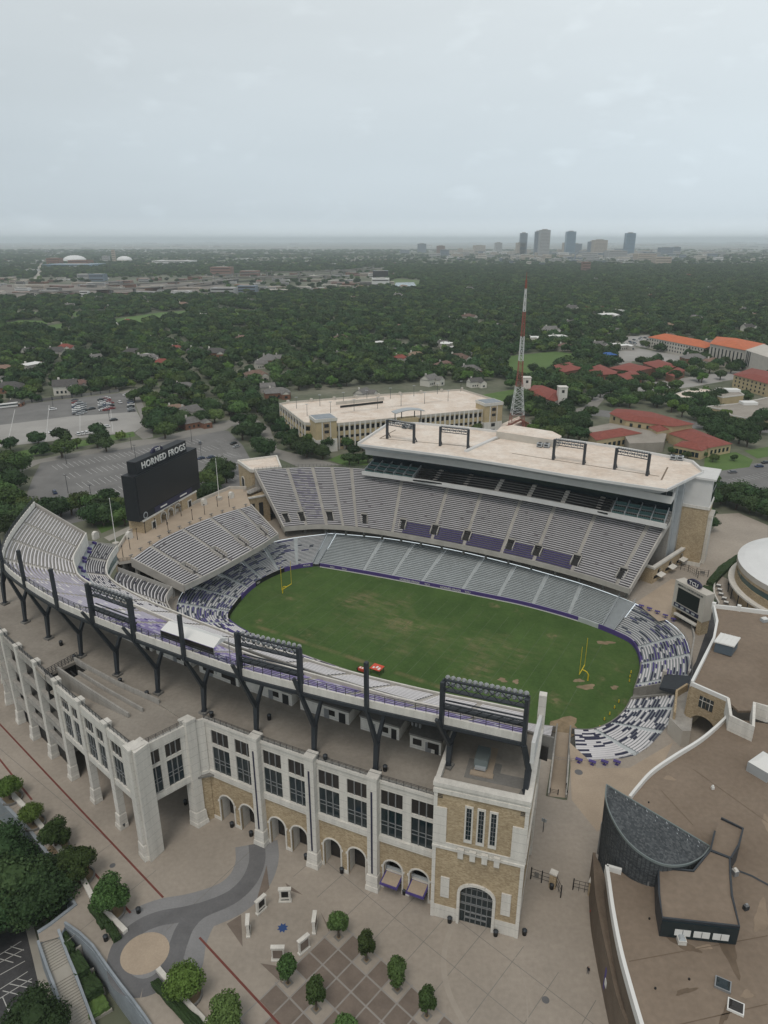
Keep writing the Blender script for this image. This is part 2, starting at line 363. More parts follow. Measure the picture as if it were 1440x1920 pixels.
def tier(parent, cv, d0, d1, aisles, z0, z1, rows, colour, tread='tread', aisle='tread_light', hole=None, prefix='', seg=1.25, bh=0.42, bw=(0.3, 0.82), aw=0.65, sect=None, edge=True):
    """stepped seating from cv.F (front, level z0) to cv.B (back, level z1) between aisles"""
    edges = [d0] + [a for a in aisles if d0+2 < a < d1-2] + [d1]
    dz = (z1-z0)/rows
    for k in range(len(edges)-1):
        a = edges[k] + (aw if k else 0.25); b = edges[k+1] - (aw if k+1 < len(edges)-1 else 0.25)
        n = max(2, int((b-a)/seg)); xs = [a+(b-a)*j/n for j in range(n+1)]
        mb = MB()
        for i in range(rows):
            zi = z0+dz*i; v0 = i/rows; v1 = (i+1)/rows
            for j in range(n):
                if hole and hole(xs[j], xs[j+1], i): continue
                A = cv.pt(xs[j], v0, zi); Bq = cv.pt(xs[j+1], v0, zi); Cq = cv.pt(xs[j+1], v1, zi); D = cv.pt(xs[j], v1, zi)
                mb.use(tread); mb.face([A, Bq, Cq, D]); mb.face([D, Cq, Cq+Vector((0, 0, dz)), D+Vector((0, 0, dz))])
                c = colour((xs[j]+xs[j+1])/2, i, k)
                if c:
                    mb.use(c); va = v0+(v1-v0)*bw[0]; vb = v0+(v1-v0)*bw[1]; zb = zi+bh
                    A = cv.pt(xs[j], va, zb); Bq = cv.pt(xs[j+1], va, zb); Cq = cv.pt(xs[j+1], vb, zb); D = cv.pt(xs[j], vb, zb)
                    g = Vector((0, 0, -0.14)); mb.face([A, Bq, Cq, D]); mb.face([A+g, Bq+g, Bq, A])
        mb.build('seating_section', parent)
        if k+1 < len(edges)-1:
            am = MB().use(aisle); x0 = edges[k+1]-aw; x1 = edges[k+1]+aw
            for i in range(rows*2):
                zi = z0+dz*i/2+0.02; v0 = i/rows/2; v1 = (i+1)/rows/2
                if hole and hole(x0, x1, i//2): continue
                A = cv.pt(x0, v0, zi); Bq = cv.pt(x1, v0, zi); Cq = cv.pt(x1, v1, zi); D = cv.pt(x0, v1, zi)
                am.face([A, Bq, Cq, D]); am.face([D, Cq, Cq+Vector((0, 0, dz/2)), D+Vector((0, 0, dz/2))])
            am.build('aisle_stairs', parent)
def curve_wall(mb, cv, d0, d1, v, th, z0, z1, step=2.0):
    n = max(2, int((d1-d0)/step)); mb.path_wall([cv.pt(d0+(d1-d0)*k/n, v) for k in range(n+1)], th, z0, z1)
def railing(mb, pts, h=1.1, post=2.0, r=0.04, rails=3):
    for k in range(len(pts)-1):
        a = Vector(pts[k]); b = Vector(pts[k+1]); ln = (b-a).length
        for q in range(rails): zz = Vector((0, 0, h*(q+1)/rails)); mb.beam(a+zz, b+zz, r*1.4)
        n = max(1, int(ln/post))
        for j in range(n+1): p = a.lerp(b, j/n); mb.beam(p, p+Vector((0, 0, h)), r*1.6)
def blocks(seedv, wd=3.0, p=0.4, on='navy', on2='purple', off='bench', grow=None):
    rs = random.Random(seedv); cache = {}
    def f(x, i, k):
        key = (int((x + i*0.7*(i % 3))/wd), i)
        if key not in cache: cache[key] = rs.random()
        pp = p if grow is None else p*grow(x, i)
        r = cache[key]
        if r < pp*0.55: return on
        if r < pp: return on2
        return off
    return f

# ---------------------------------------------------------------- the lower bowl and the playing field
ZF = -9.0
bowl = [((-57.6, 23.8), (-58.6, 37.4)), ((-35, 27.6), (-36, 44.3)), ((-11.5, 30.6), (-10, 47.2)), ((10, 33), (11, 47)), ((26, 34.3), (27, 45.6)), ((44, 33.3), (45, 42.9)),
        ((58.5, 29.8), (63.5, 37)), ((64.3, 25.6), (76, 27.5)), ((68.2, 15), (81, 15)), ((69.3, 2), (83, 3)), ((69.4, -9), (82.5, -12)), ((67.5, -17), (81.0, -24)), ((63.9, -22.9), (76.5, -38)), ((59.3, -25.4), (64.6, -46.9)), ((55.4, -26.7), (60.3, -48)),
        ((48, -29.2), (50, -49)), ((31, -30.8), (31, -50)), ((12, -31.9), (12, -50)), ((-7, -32.4), (-7, -50)), ((-26, -32.0), (-26, -50)), ((-42, -30.8), (-43, -49)), ((-52.6, -28.6), (-56.5, -46.5)), ((-58.6, -25), (-66.5, -40)),
        ((-63, -15), (-74.6, -27)), ((-66, -4.4), (-77, -10)), ((-66.3, 6), (-76, 7)), ((-63.8, 16), (-71.8, 22))]
bowl.append(bowl[0])
BC = Curve(bowl)
front_loop = [BC.pt(BC.L*k/220, 0) for k in range(220)]
back_loop = [BC.pt(BC.L*k/220, 1) for k in range(220)]

def fieldmat():
    m = bpy.data.materials.new('field_turf'); m.use_nodes = True; n = m.node_tree; b = n.nodes['Principled BSDF']; l = n.links.new
    b.inputs['Roughness'].default_value = 0.95; b.inputs['Specular IOR Level'].default_value = 0.1
    g = n.nodes.new('ShaderNodeNewGeometry'); mpn = n.nodes.new('ShaderNodeMapping'); mpn.vector_type = 'TEXTURE'
    mpn.inputs['Location'].default_value = OO; mpn.inputs['Rotation'].default_value = (0, 0, SANG); l(g.outputs['Position'], mpn.inputs[0])
    def noise(sc, det, stretch=None):
        t = n.nodes.new('ShaderNodeTexNoise'); t.inputs['Scale'].default_value = sc; t.inputs['Detail'].default_value = det; t.inputs['Roughness'].default_value = 0.65
        if stretch:
            q = n.nodes.new('ShaderNodeMapping'); q.inputs['Scale'].default_value = stretch; l(mpn.outputs[0], q.inputs[0]); l(q.outputs[0], t.inputs[0])
        else: l(mpn.outputs[0], t.inputs[0])
        return t.outputs[0]
    def rng(s, a, c, x=0.0, y=1.0):
        r = n.nodes.new('ShaderNodeMapRange'); r.inputs[1].default_value = a; r.inputs[2].default_value = c; r.inputs[3].default_value = x; r.inputs[4].default_value = y; l(s, r.inputs[0]); return r.outputs[0]
    def mixc(f, a, c):
        x = n.nodes.new('ShaderNodeMix'); x.data_type = 'RGBA'; l(f, x.inputs[0])
        for i, v in ((6, a), (7, c)):
            if isinstance(v, tuple): x.inputs[i].default_value = (*v, 1)
            else: l(v, x.inputs[i])
        return x.outputs[2]
    def mul(a, c):
        x = n.nodes.new('ShaderNodeMath'); x.operation = 'MULTIPLY'; l(a, x.inputs[0]); l(c, x.inputs[1]); return x.outputs[0]
    base = mixc(rng(noise(0.06, 5), 0.35, 0.65), (0.054, 0.098, 0.028), (0.077, 0.132, 0.038))
    # mown stripes across the field
    sp = n.nodes.new('ShaderNodeSeparateXYZ'); l(mpn.outputs[0], sp.inputs[0])
    sn = n.nodes.new('ShaderNodeMath'); sn.operation = 'SINE'; ms = n.nodes.new('ShaderNodeMath'); ms.operation = 'MULTIPLY'; ms.inputs[1].default_value = math.pi/4.57; l(sp.outputs[0], ms.inputs[0]); l(ms.outputs[0], sn.inputs[0])
    base = mixc(rng(sn.outputs[0], -0.3, 0.3, 0.0, 0.10), base, (0.085, 0.14, 0.045))
    ax = n.nodes.new('ShaderNodeMath'); ax.operation = 'ABSOLUTE'; l(sp.outputs[1], ax.inputs[0])
    bx = n.nodes.new('ShaderNodeMath'); bx.operation = 'ABSOLUTE'; l(sp.outputs[0], bx.inputs[0])
    inner = mul(rng(ax.outputs[0], 16, 25, 1, 0.0), rng(bx.outputs[0], 30, 60, 1, 0.25))
    pat = mul(rng(noise(0.045, 3), 0.46, 0.66), rng(noise(0.35, 6, (0.5, 1.6, 1)), 0.42, 0.62)); pat = mul(pat, inner)
    base = mixc(rng(pat, 0.0, 0.8, 0.0, 0.52), base, (0.22, 0.185, 0.105))
    # worn track along the near touchline
    band = rng(n_abs(n, l, sp.outputs[1], 24.2), 0.4, 1.3, 1.0, 0.0); band = mul(mul(band, rng(noise(0.12, 5, (1, 0.3, 1)), 0.40, 0.58)), rng(bx.outputs[0], 45, 50, 1, 0))
    base = mixc(rng(band, 0, 1, 0, 0.55), base, (0.23, 0.18, 0.10))
    bl2 = rng(noise(0.09, 3), 0.62, 0.72); bl2 = mul(bl2, rng(noise(0.6, 5), 0.4, 0.6))
    base = mixc(rng(bl2, 0, 1, 0, 0.6), base, (0.26, 0.20, 0.12))
    f = n.nodes.new('ShaderNodeVectorMath'); f.operation = 'SCALE'; l(base, f.inputs[0]); l(rng(noise(1.5, 5), 0.3, 0.7, 0.85, 1.15), f.inputs['Scale'])
    l(f.outputs[0], b.inputs['Base Color']); return m
def n_abs(n, l, s, add):
    a = n.nodes.new('ShaderNodeMath'); a.operation = 'ADD'; a.inputs[1].default_value = add; l(s, a.inputs[0])
    c = n.nodes.new('ShaderNodeMath'); c.operation = 'ABSOLUTE'; l(a.outputs[0], c.inputs[0]); return c.outputs[0]
M['field'] = fieldmat()
M['faint_line'] = mat('faded_line_paint', (0.082, 0.122, 0.055), 0.95, 0.3, 0.4)
M['dirt'] = mat('bare_dirt', (0.25, 0.19, 0.12), 0.95, 0.25, 0.5)

f = MB().use('field'); pts = [(p.x, p.y, ZF) for p in front_loop]
f.face(pts); f.build('playing_field', kind='structure')
lines = MB().use('faint_line')
for k in range(-10, 11):
    s = k*4.572; lines.face([W(s-0.09, -24, ZF+0.006), W(s+0.09, -24, ZF+0.006), W(s+0.09, 24.4, ZF+0.006), W(s-0.09, 24.4, ZF+0.006)])
for s in (-54.9, 54.9): lines.face([W(s-0.1, -24, ZF+0.006), W(s+0.1, -24, ZF+0.006), W(s+0.1, 24.4, ZF+0.006), W(s-0.1, 24.4, ZF+0.006)])
lines.build('field_markings', kind='structure')
# worn earth by the tunnel mouth in the near corner and round the south goal
def blob(c, r, z, n=22, rx=1.0, rough=0.3, seed=1, ang=0.0):
    rs = random.Random(seed); ph = [rs.random()*6.28 for _ in range(4)]; o = []
    for k in range(n):
        a = 2*math.pi*k/n; rr = r*(1+rough*(0.5*math.sin(2*a+ph[0])+0.35*math.sin(3*a+ph[1])+0.3*math.sin(5*a+ph[2])))
        x, y = math.cos(a)*rr*rx, math.sin(a)*rr; o.append((c[0]+x*math.cos(ang)-y*math.sin(ang), c[1]+x*math.sin(ang)+y*math.cos(ang), z))
    return o
d = MB().use('dirt')
for i, (px, py, r, rx) in enumerate([(1056, 1362, 3.2, 1.5), (1100, 1288, 1.5, 1.4), (1152, 1289, 0.9, 1.2), (1085, 1276, 1.0, 1.3), (1135, 1205, 1.2, 2.0), (942, 1275, 1.0, 1.3), (967, 1278, 0.9, 1.2)]):
    p = G(px, py, ZF+0.01); d.face(blob(p, r, ZF+0.01+i*0.004, rx=rx, seed=i, rough=0.5))
d.build('bare_earth', kind='structure')

# the lower bowl: one thing, its sections, stairs and padded field wall are parts
def dd(px, py, z=0): return BC.find(G(px, py, z))
lb = thing('lower_seating_bowl', 'sunken lower ring of grey and white bench rows wrapped closely round the green field', 'grandstand', W(0, 0, ZF))
dNE = dd(612, 1025); dSE0 = dd(1152, 1150, -4); dSE1 = dd(1180, 1150, -4); dT0 = dd(1235, 1288, -4); dT1 = dd(1238, 1306, -4)
dR0 = BC.find(W(62.0, -37)); dR1 = BC.find(W(57.6, -37)); dNW = dd(440, 1195, -6)
def auto(a, b, wdt=8.6):
    n = max(1, round((b-a)/wdt)); return [a+(b-a)*k/n for k in range(1, n)]
def grey(x, i, k): return 'bench_grey'
ROWS = 21
tier(lb, BC, 1.6, dSE0-1.2, [dd(x, y) for x, y in ((712, 1009), (775, 1018), (838, 1030), (900, 1045), (960, 1059), (1022, 1075), (1090, 1098))], -7.7, -0.25, ROWS, grey, tread='tread_blue', aisle='bench_grey', bw=(0.28, 0.85))
tier(lb, BC, dSE1+0.4, dT0-1.0, [dd(1285, 1192), dd(1285, 1225), dd(1283, 1262)], -7.7, -0.25, 17, blocks(3, 2.6, 0.34, 'navy', 'purple', grow=lambda x, i: 0.55+0.9*(i/17) if x < dd(1285, 1192) else 1.35), tread='tread_blue', aisle='bench_grey')
tier(lb, BC, dT1+1.0, dR0-0.8, [dd(1262, 1322), dd(1245, 1372), dd(1196, 1420)], -7.7, -0.25, 17, blocks(5, 2.2, 0.5, 'navy', 'navy', grow=lambda x, i: .55 if x > dd(1196, 1420)-4 else 1.0), tread='tread_blue', aisle='bench_grey')
tier(lb, BC, dR1+0.6, dNW, auto(dR1, dNW, 9.3), -7.7, -0.25, ROWS, blocks(8, 3.0, 0.42, 'navy', 'purple', grow=lambda x, i: 1.3 if x > dNW-35 else 0.04), tread='tread_dk', aisle='bench_grey', bw=(.3, .64))
tier(lb, BC, dNW+1.5, BC.L-1.4, auto(dNW, BC.L, 10.5), -7.7, -0.25, ROWS, blocks(11, 2.4, 0.5, 'purple', 'navy', grow=lambda x, i: max(0.12, 1.25-0.028*max(0, x-(dNW+45)) if x > dNW+45 else 1.2)*(0.7+0.6*i/ROWS)), tread='tread_blue', aisle='bench_grey')
# stairs blocks at the north-east and south-east corners
for (a, b) in ((-1.4, 1.6), (dSE0-1.2, dSE1+0.4)):
    s = MB().use('fascia'); n = 40
    for i in range(n):
        v0, v1 = i/n, (i+1)/n; z = -7.9+7.8*i/n; A = [BC.pt((a if a > 0 else BC.L+a), v0, z), BC.pt(b, v0, z), BC.pt(b, v1, z), BC.pt((a if a > 0 else BC.L+a), v1, z)]
        s.face(A); s.face([A[3], A[2], A[2]+Vector((0, 0, .2)), A[3]+Vector((0, 0, .2))])
    for x in (a if a > 0 else BC.L+a, b):
        P_ = [BC.pt(x, v, -7.0+7.8*v) for v in (0, .25, .5, .75, 1)]
        for k in range(4): s.beam(P_[k]+Vector((0, 0, .9)), P_[k+1]+Vector((0, 0, .9)), 0.12); s.beam(P_[k]-Vector((0, 0, .3)), P_[k+1]-Vector((0, 0, .3)), 0.25, 0.5)
    s.build('wide_stairs', lb)
# field wall
wl = MB().use('purple_wall'); curve_wall(wl, BC, 2.2, dSE1-14, 0, 0.3, ZF, -7.35); wl.use('whitep'); curve_wall(wl, BC, 2.2, dSE1-14, 0, 0.42, ZF, ZF+0.35)
wl.use('bench_grey'); curve_wall(wl, BC, dSE1-14, dSE1-6, 0, 0.3, ZF, -7.35)
wl.use('purple_wall'); curve_wall(wl, BC, dSE1-6, dT0-16, 0, 0.3, ZF, -7.35); wl.use('concrete_dark'); curve_wall(wl, BC, dT0-16, dT0-1, 0, 0.3, ZF, -7.35); curve_wall(wl, BC, dT1+1, dR0, 0, 0.3, ZF, -7.35)
wl.use('concrete'); curve_wall(wl, BC, dR1, dNW, 0, 0.3, ZF, -7.35)
nd0, nd1 = dNW+1, BC.L-1.5; q = (nd1-nd0)
wl.use('purple_wall'); curve_wall(wl, BC, nd0, nd0+q*.16, 0, 0.3, ZF, -7.35); wl.use('black'); curve_wall(wl, BC, nd0+q*.16, nd0+q*.40, 0, 0.3, ZF, -7.35)
wl.use('purple_wall'); curve_wall(wl, BC, nd0+q*.40, nd0+q*.57, 0, 0.3, ZF, -7.35); wl.use('black'); curve_wall(wl, BC, nd0+q*.57, nd0+q*.80, 0, 0.3, ZF, -7.35); wl.use('purple_wall'); curve_wall(wl, BC, nd0+q*.80, nd1, 0, 0.3, ZF, -7.35)
wl.build('field_wall', lb)
# white words on the purple wall of the far side and the north corner
for px, py, txt, sz in ((770, 1082, 'HORNED FROGS', 1.05), (807, 1089, 'TCU', 1.05), (846, 1096, 'HORNED FROGS', 1.05), (881, 1103, 'TCU', 1.05), (655, 1061, 'TCU', 1.0), (627, 1057, 'TCU', 0.9), (575, 1056, 'FROGS', 0.9), (517, 1100, 'TCU', 1.0)):
    x = BC.find(G(px, py+6, ZF)); a = BC.pt(x-1, 0); b = BC.pt(x+1, 0); dv = (b-a).normalized(); nn = Vector((dv.y, -dv.x, 0))
    if nn.dot(OO-a) < 0: nn = -nn
    xd = Vector((0, 0, 1)).cross(nn); p = BC.pt(x, 0)+nn*0.2
    letters('wall_lettering', txt, sz, (p.x, p.y, -8.15), xd, (0, 0, 1), 'whitep', lb, 0.05)
# rail along the back of the bowl and the small purple tables behind the last row
rl = MB().use('mull'); n = 150
rp = [BC.pt(BC.L*k/n, 1.01, 0.0) for k in range(n+1)]
railing(rl, rp, 1.0, 3.0, 0.03, 2); rl.build('rail', lb)

# vehicle tunnel through the south end rows
tn = thing('field_tunnel', 'dark covered tunnel mouth cutting through the bench rows at the right end of the field', 'tunnel', BC.pt(dT0, 0.5, ZF))
t_ = MB().use('concrete'); 
for x in (dT0-1.0, dT1+1.0):
    P_ = [BC.pt(x, v) for v in (0, .33, .66, 1)]; t_.path_wall(P_, 0.5, lambda k: ZF, lambda k: -6.9+2.4*k)
t_.build('side_wall', tn)
t_ = MB().use('tread'); A = [BC.pt(dT0-1, 0, ZF+.02), BC.pt(dT1+1, 0, ZF+.02), BC.pt(dT1+1, 1, ZF+1.5), BC.pt(dT0-1, 1, ZF+1.5)]; t_.face(A); t_.build('ramp_floor', tn)
t_ = MB().use('steel'); p0, p1, p2, p3 = BC.pt(dT0-1.6, .52), BC.pt(dT1+1.6, .52), BC.pt(dT1+1.6, 1.15), BC.pt(dT0-1.6, 1.15)
t_.hexa([(p.x, p.y, -1.2) for p in (p0, p1, p2, p3)], [(p.x, p.y, z) for p, z in ((p0, -.5), (p1, -.5), (p2, 1.2), (p3, 1.2))]); t_.build('metal_roof', tn)
t_ = MB().use('plaster'); t_.beam((p0.x, p0.y, -9), (p0.x, p0.y, 0.6), 1.1, 1.1); t_.build('pillar', tn)

# goal posts
def goal():
    r = thing('goal_post', 'yellow slingshot goal post standing at the far left end of the field', 'goal post', (0, 0, 0), 'goal posts')
    m = MB().use('yellow'); m.tube((0, 0, 0), (0, 0, 2.0), 0.22, 0.2)
    pp = [(0, 0, 2.0), (0.5, 0, 2.7), (1.2, 0, 3.0), (2.0, 0, 3.05)]
    for a, b in zip(pp, pp[1:]): m.tube(a, b, 0.17)
    m.build('gooseneck_base', r)
    m = MB().use('yellow'); m.tube((2.0, -2.82, 3.05), (2.0, 2.82, 3.05), 0.14); m.build('crossbar', r)
    for y in (-2.82, 2.82):
        m = MB().use('yellow'); m.tube((2.0, y, 3.05), (2.0, y, 12.2), 0.075); m.build('upright', r)
    return r
g0 = goal(); g0.location = G(530, 1112, ZF); g0.rotation_euler.z = SANG
g1 = dup(g0, G(1102, 1276, ZF), SANG+math.pi, label='yellow slingshot goal post standing at the near right end of the field')

# low vehicle with a red tarp and a small red cart by the near touchline
rc = thing('covered_cart', 'long cart under an orange red cover with white marks parked on the near sideline', 'cart', G(707, 1262, ZF))
def loc_frame(mb, o, ang): return mb.frame(o, (math.cos(ang), math.sin(ang), 0), (-math.sin(ang), math.cos(ang), 0))
m = loc_frame(MB(), G(707, 1262, ZF), SANG); m.use('red'); m.box(-1.7, 1.7, -1.5, 1.5, 1.9, 2.1); m.build('canopy', rc)
m = loc_frame(MB(), G(707, 1262, ZF), SANG); m.use('whitep'); m.box(-1.1, -.5, -1.0, -.2, 2.1, 2.13); m.box(-.2, .4, -.6, .5, 2.1, 2.13); m.box(.7, 1.3, -1.1, .1, 2.1, 2.13); m.build('white_patches', rc)
m = loc_frame(MB(), G(707, 1262, ZF), SANG); m.use('black')
for a in (-1.5, 1.5):
    for b in (-1.3, 1.3): m.box(a-.05, a+.05, b-.05, b+.05, 0, 1.9)
m.build('frame', rc)
rc2 = thing('equipment_cart', 'small red and white equipment cart with black ends beside the near sideline', 'cart', G(680, 1260, ZF))
m = loc_frame(MB(), G(680, 1260, ZF), SANG); m.use('red'); m.box(-1.3, 1.3, -.6, .6, .5, 1.3)
m.build('body', rc2)
m = loc_frame(MB(), G(680, 1260, ZF), SANG); m.use('black'); m.box(-1.75, -1.3, -.55, .55, .3, 1.1); m.box(1.3, 1.75, -.55, .55, .3, 1.1); m.build('end_boxes', rc2)
m = loc_frame(MB(), G(680, 1260, ZF), SANG); m.use('whitep')
for a in (-.8, 0, .8): m.box(a-.25, a+.25, -.35, .35, 1.3, 1.4)
m.build('lids', rc2)
for i, (px, py) in enumerate([(1183, 1262), (1181, 1270), (1180, 1278), (1160, 1317), (1152, 1328), (1143, 1340), (1133, 1350), (1117, 1372), (1124, 1366)]):
    p = G(px, py, ZF); m = MB().use('yellow'); m.tube(p, p+Vector((0, 0, .9)), .22, .12, 8); m.use('black'); m.box(p.x-.28, p.x+.28, p.y-.28, p.y+.28, p.z+.01, p.z+.07)
    m.build('pylon', label='small yellow pylon on the grass inside the right end of the field', cat='pylon', group='yellow pylons by the right end rows')

# ---------------------------------------------------------------- east stand (far side)
es = thing('east_grandstand', 'far side grandstand of silver benches with purple blocks along its lower rows', 'grandstand', W(0, 60, 0))
ef = [((-71.7, 23.4), (-97, 37.3)), ((-67.4, 27.6), (-90.8, 44.5)), ((-61.1, 32.6), (-82.3, 52)), ((-51, 36.8), (-70.5, 59)), ((-35.6, 40.1), (-47, 66.5)), ((-17.9, 41.9), (-24, 69.5)), ((3.3, 43.2), (0, 71)), ((23.9, 43), (23, 71)), ((43.5, 41), (45, 69.5)), ((58.4, 38), (64, 67))]
EC = Curve(ef)
def de(px, py, z=4.2): return EC.find(G(px, py, z))
ea = [de(*a) for a in ((575, 985), (608, 982), (640, 984), (672, 990), (735, 998), (806, 1012), (867, 1023), (939, 1039), (1003, 1052), (1074, 1070), (1157, 1095))]
ea = sorted(set(round(x, 2) for x in ea)); ea = [x for i, x in enumerate(ea) if i == 0 or x-ea[i-1] > 2.5]
vom = [de(*a) for a in ((538, 985), (568, 982), (620, 984), (683, 990), (751, 1004), (809, 1014), (870, 1026), (943, 1043), (1002, 1056), (1073, 1076), (1157, 1100))]
def ehole(x0, x1, i): return 3 <= i <= 6 and any(abs((x0+x1)/2-v) < 1.35 for v in vom)
pa, pb = de(750, 1000), de(1070, 1072)
def ecol(x, i, k):
    if i < 7 and pa < x < pb: return 'purple'
    if x < de(608, 982)+1 and x > de(575, 985)-1 and i > 3: return 'bench_lav' if random.random() < .45 else 'bench'
    if random.random() < 0.015: return 'bench_worn'
    return 'bench'
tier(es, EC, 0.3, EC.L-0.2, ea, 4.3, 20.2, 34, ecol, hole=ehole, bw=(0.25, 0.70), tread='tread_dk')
v_ = MB().use('dark')  # near-black faces paint the interior shade of each stand opening
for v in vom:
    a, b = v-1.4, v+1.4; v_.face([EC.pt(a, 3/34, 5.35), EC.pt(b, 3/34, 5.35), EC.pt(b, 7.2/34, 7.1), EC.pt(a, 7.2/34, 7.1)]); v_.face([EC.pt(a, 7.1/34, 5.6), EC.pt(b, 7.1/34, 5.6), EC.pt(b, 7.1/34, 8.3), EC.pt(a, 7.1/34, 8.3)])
v_.build('vomitory_shade', es)
v_ = MB().use('tread_light')
for v in vom:                             # low walls round each vomitory opening
    for sgn in (-1, 1):
        a = EC.pt(v+sgn*1.5, 3/34, 0); b = EC.pt(v+sgn*1.5, 7.4/34, 0); v_.path_wall([a, b], 0.25, 4.3+.47*2.4, lambda k: 4.3+.47*3.4+.8+k*1.5)
    a = EC.pt(v-1.5, 7.4/34, 0); b = EC.pt(v+1.5, 7.4/34, 0); v_.path_wall([a, b], 0.25, 8.0, 8.9)
v_.build('vomitory_wall', es)
v_ = MB().use('tread_light'); curve_wall(v_, EC, 0, EC.L, -0.008, 0.3, 3.1, 5.0); v_.use('tread_light')
for x in (0.05, EC.L-0.05):
    P_ = [EC.pt(x, v) for v in [k/8 for k in range(9)]]; v_.path_wall(P_, 0.5, lambda k: 2.6+2*k, lambda k: 4.9+2.05*k)
v_.build('edge_parapet', es)
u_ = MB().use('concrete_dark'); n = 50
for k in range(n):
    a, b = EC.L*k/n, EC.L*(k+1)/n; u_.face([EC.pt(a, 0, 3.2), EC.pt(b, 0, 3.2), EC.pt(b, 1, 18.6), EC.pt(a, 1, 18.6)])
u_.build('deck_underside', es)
u_ = MB().use('concrete_dark'); curve_wall(u_, EC, 3, EC.L-8, 0.42, 0.4, 0, 9.5); u_.use('dark')
for k in range(24):
    x = 5+(EC.L-12)*k/24; a = EC.pt(x, .41, 0); b = EC.pt(x+2.6, .41, 0); u_.path_wall([a, b], .5, 0.1, 2.7)
u_.build('concourse_wall', es)
u_ = MB().use('concrete_dark')
for k in range(17):
    p = EC.pt(2+(EC.L-4)*k/16, .10); u_.beam((p.x, p.y, 0), (p.x, p.y, 4.6), 0.7, 0.7)
u_.build('column_row', es)
u_ = MB().use('steel'); railing(u_, [EC.pt(EC.L*.33*k/18, 1.01, 20.2) for k in range(19)], 1.3, 1.5, 0.04, 3); u_.build('top_rail', es)
u_ = MB().use('concrete'); curve_wall(u_, EC, 0, EC.L, 1.015, 0.5, 0, 20.1); u_.build('rear_wall', es)

# press box: floors lofted along the stand
def pl(t, z, s0=-56.5, s1=64.0, bow=3.2, n=16):  # slightly bowed line across the stand
    return [W(s0+(s1-s0)*k/n, t + bow*(1-((2*k/n)-1)**2) + 1.6*k/n, z) for k in range(n+1)]
pb_ = thing('press_box', 'long white press box with ribbon windows and flat pinkish roof above the far stand', 'press box', W(0, 70, 20))
def slab(mb, a, b, z0, z1, **kw):
    A = pl(a, 0, **kw); B = pl(b, 0, **kw)
    for k in range(len(A)-1): mb.hexa([(A[k].x, A[k].y, z0), (A[k+1].x, A[k+1].y, z0), (B[k+1].x, B[k+1].y, z0), (B[k].x, B[k].y, z0)], [(A[k].x, A[k].y, z1), (A[k+1].x, A[k+1].y, z1), (B[k+1].x, B[k+1].y, z1), (B[k].x, B[k].y, z1)])
m = MB().use('white'); slab(m, 57.3, 57.9, 19.6, 21.3); slab(m, 57.9, 84, 19.6, 19.9); m.build('balcony_front', pb_)
# balcony rows: dark benches and railed suite seats
m = MB()
for i in range(6):
    m.use('concrete_dark'); slab(m, 58+i*1.25, 59.25+i*1.25, 20.0, 20.5+i*.55)
    m.use('black'); slab(m, 58.5+i*1.25, 58.9+i*1.25, 20.5+i*.55, 21.0+i*.55, s0=-33, s1=44)
m.build('balcony_rows', pb_)
m = MB().use('tread_light')
A = [pl(57.9+i*1.25, 0) for i in range(7)]
for sx in (-25, -12, 1, 14, 27, 40):
    for i in range(6):
        k = (sx+56.5)/120.5; t0 = 58+i*1.25+3.2*(1-(2*k-1)**2)+1.6*k
        m.frame(W(sx, t0, 0), E1, E2); m.box(-.8, .8, 0, 1.25, 20.3, 21.05+i*.55); m.frame()
m.build('balcony_stairs', pb_)
for (a, b) in ((-55.5, -34), (45, 63)):
    m = MB(); n = int((b-a)/4.3)
    for j in range(n+1):
        s = a+(b-a)*j/n; k = (s+56.5)/120.5; t0 = 58+3.2*(1-(2*k-1)**2)+1.6*k
        m.use('fascia'); m.frame(W(s, t0, 0), E1, E2)
        if j < n:
            for i in range(3):
                m.use('tealglass'); m.box(0.1, 4.2, i*2.5-.02, i*2.5+.06, 20.7+i*1.1, 21.9+i*1.1); m.use('fascia'); m.box(.1, 4.2, i*2.5+.06, i*2.5+2.3, 20.5+i*1.1, 20.75+i*1.1)
                m.use('black')
                for q in range(5): m.box(.5+q*.72, .95+q*.72, i*2.5+1.1, i*2.5+1.6, 20.75+i*1.1, 21.7+i*1.1)
        m.use('fascia'); m.box(-.08, .08, 0, 7.2, 20.5, 21.6); m.hexa([(-.1, 0, 21.6), (.1, 0, 21.6), (.1, 7.2, 21.6), (-.1, 7.2, 21.6)], [(-.1, 0, 22.2), (.1, 0, 22.2), (.1, 7.2, 24.6), (-.1, 7.2, 24.6)]); m.frame()
    m.build('suite_seating', pb_)
m = MB().use('glass'); slab(m, 66.2, 66.5, 20, 28); m.build('suite_windows', pb_)
m = MB().use('white'); slab(m, 60.4, 67, 27.6, 30.2); m.build('upper_band', pb_)
m = MB().use('glass'); slab(m, 60.9, 61.1, 30.2, 31.9); m.build('window_ribbon', pb_)
m = MB().use('mull')
for k in range(61):
    kk = k/60; s = -56.5+120.5*kk; t0 = 60.8+3.2*(1-(2*kk-1)**2)+1.6*kk; m.frame(W(s, t0, 0), E1, E2); m.box(-.07, .07, -.05, .1, 30.2, 31.9); m.frame()
m.build('window_mullions', pb_)
m = MB().use('fascia'); slab(m, 60.6, 61.6, 31.9, 33.2); m.build('upper_wall', pb_)
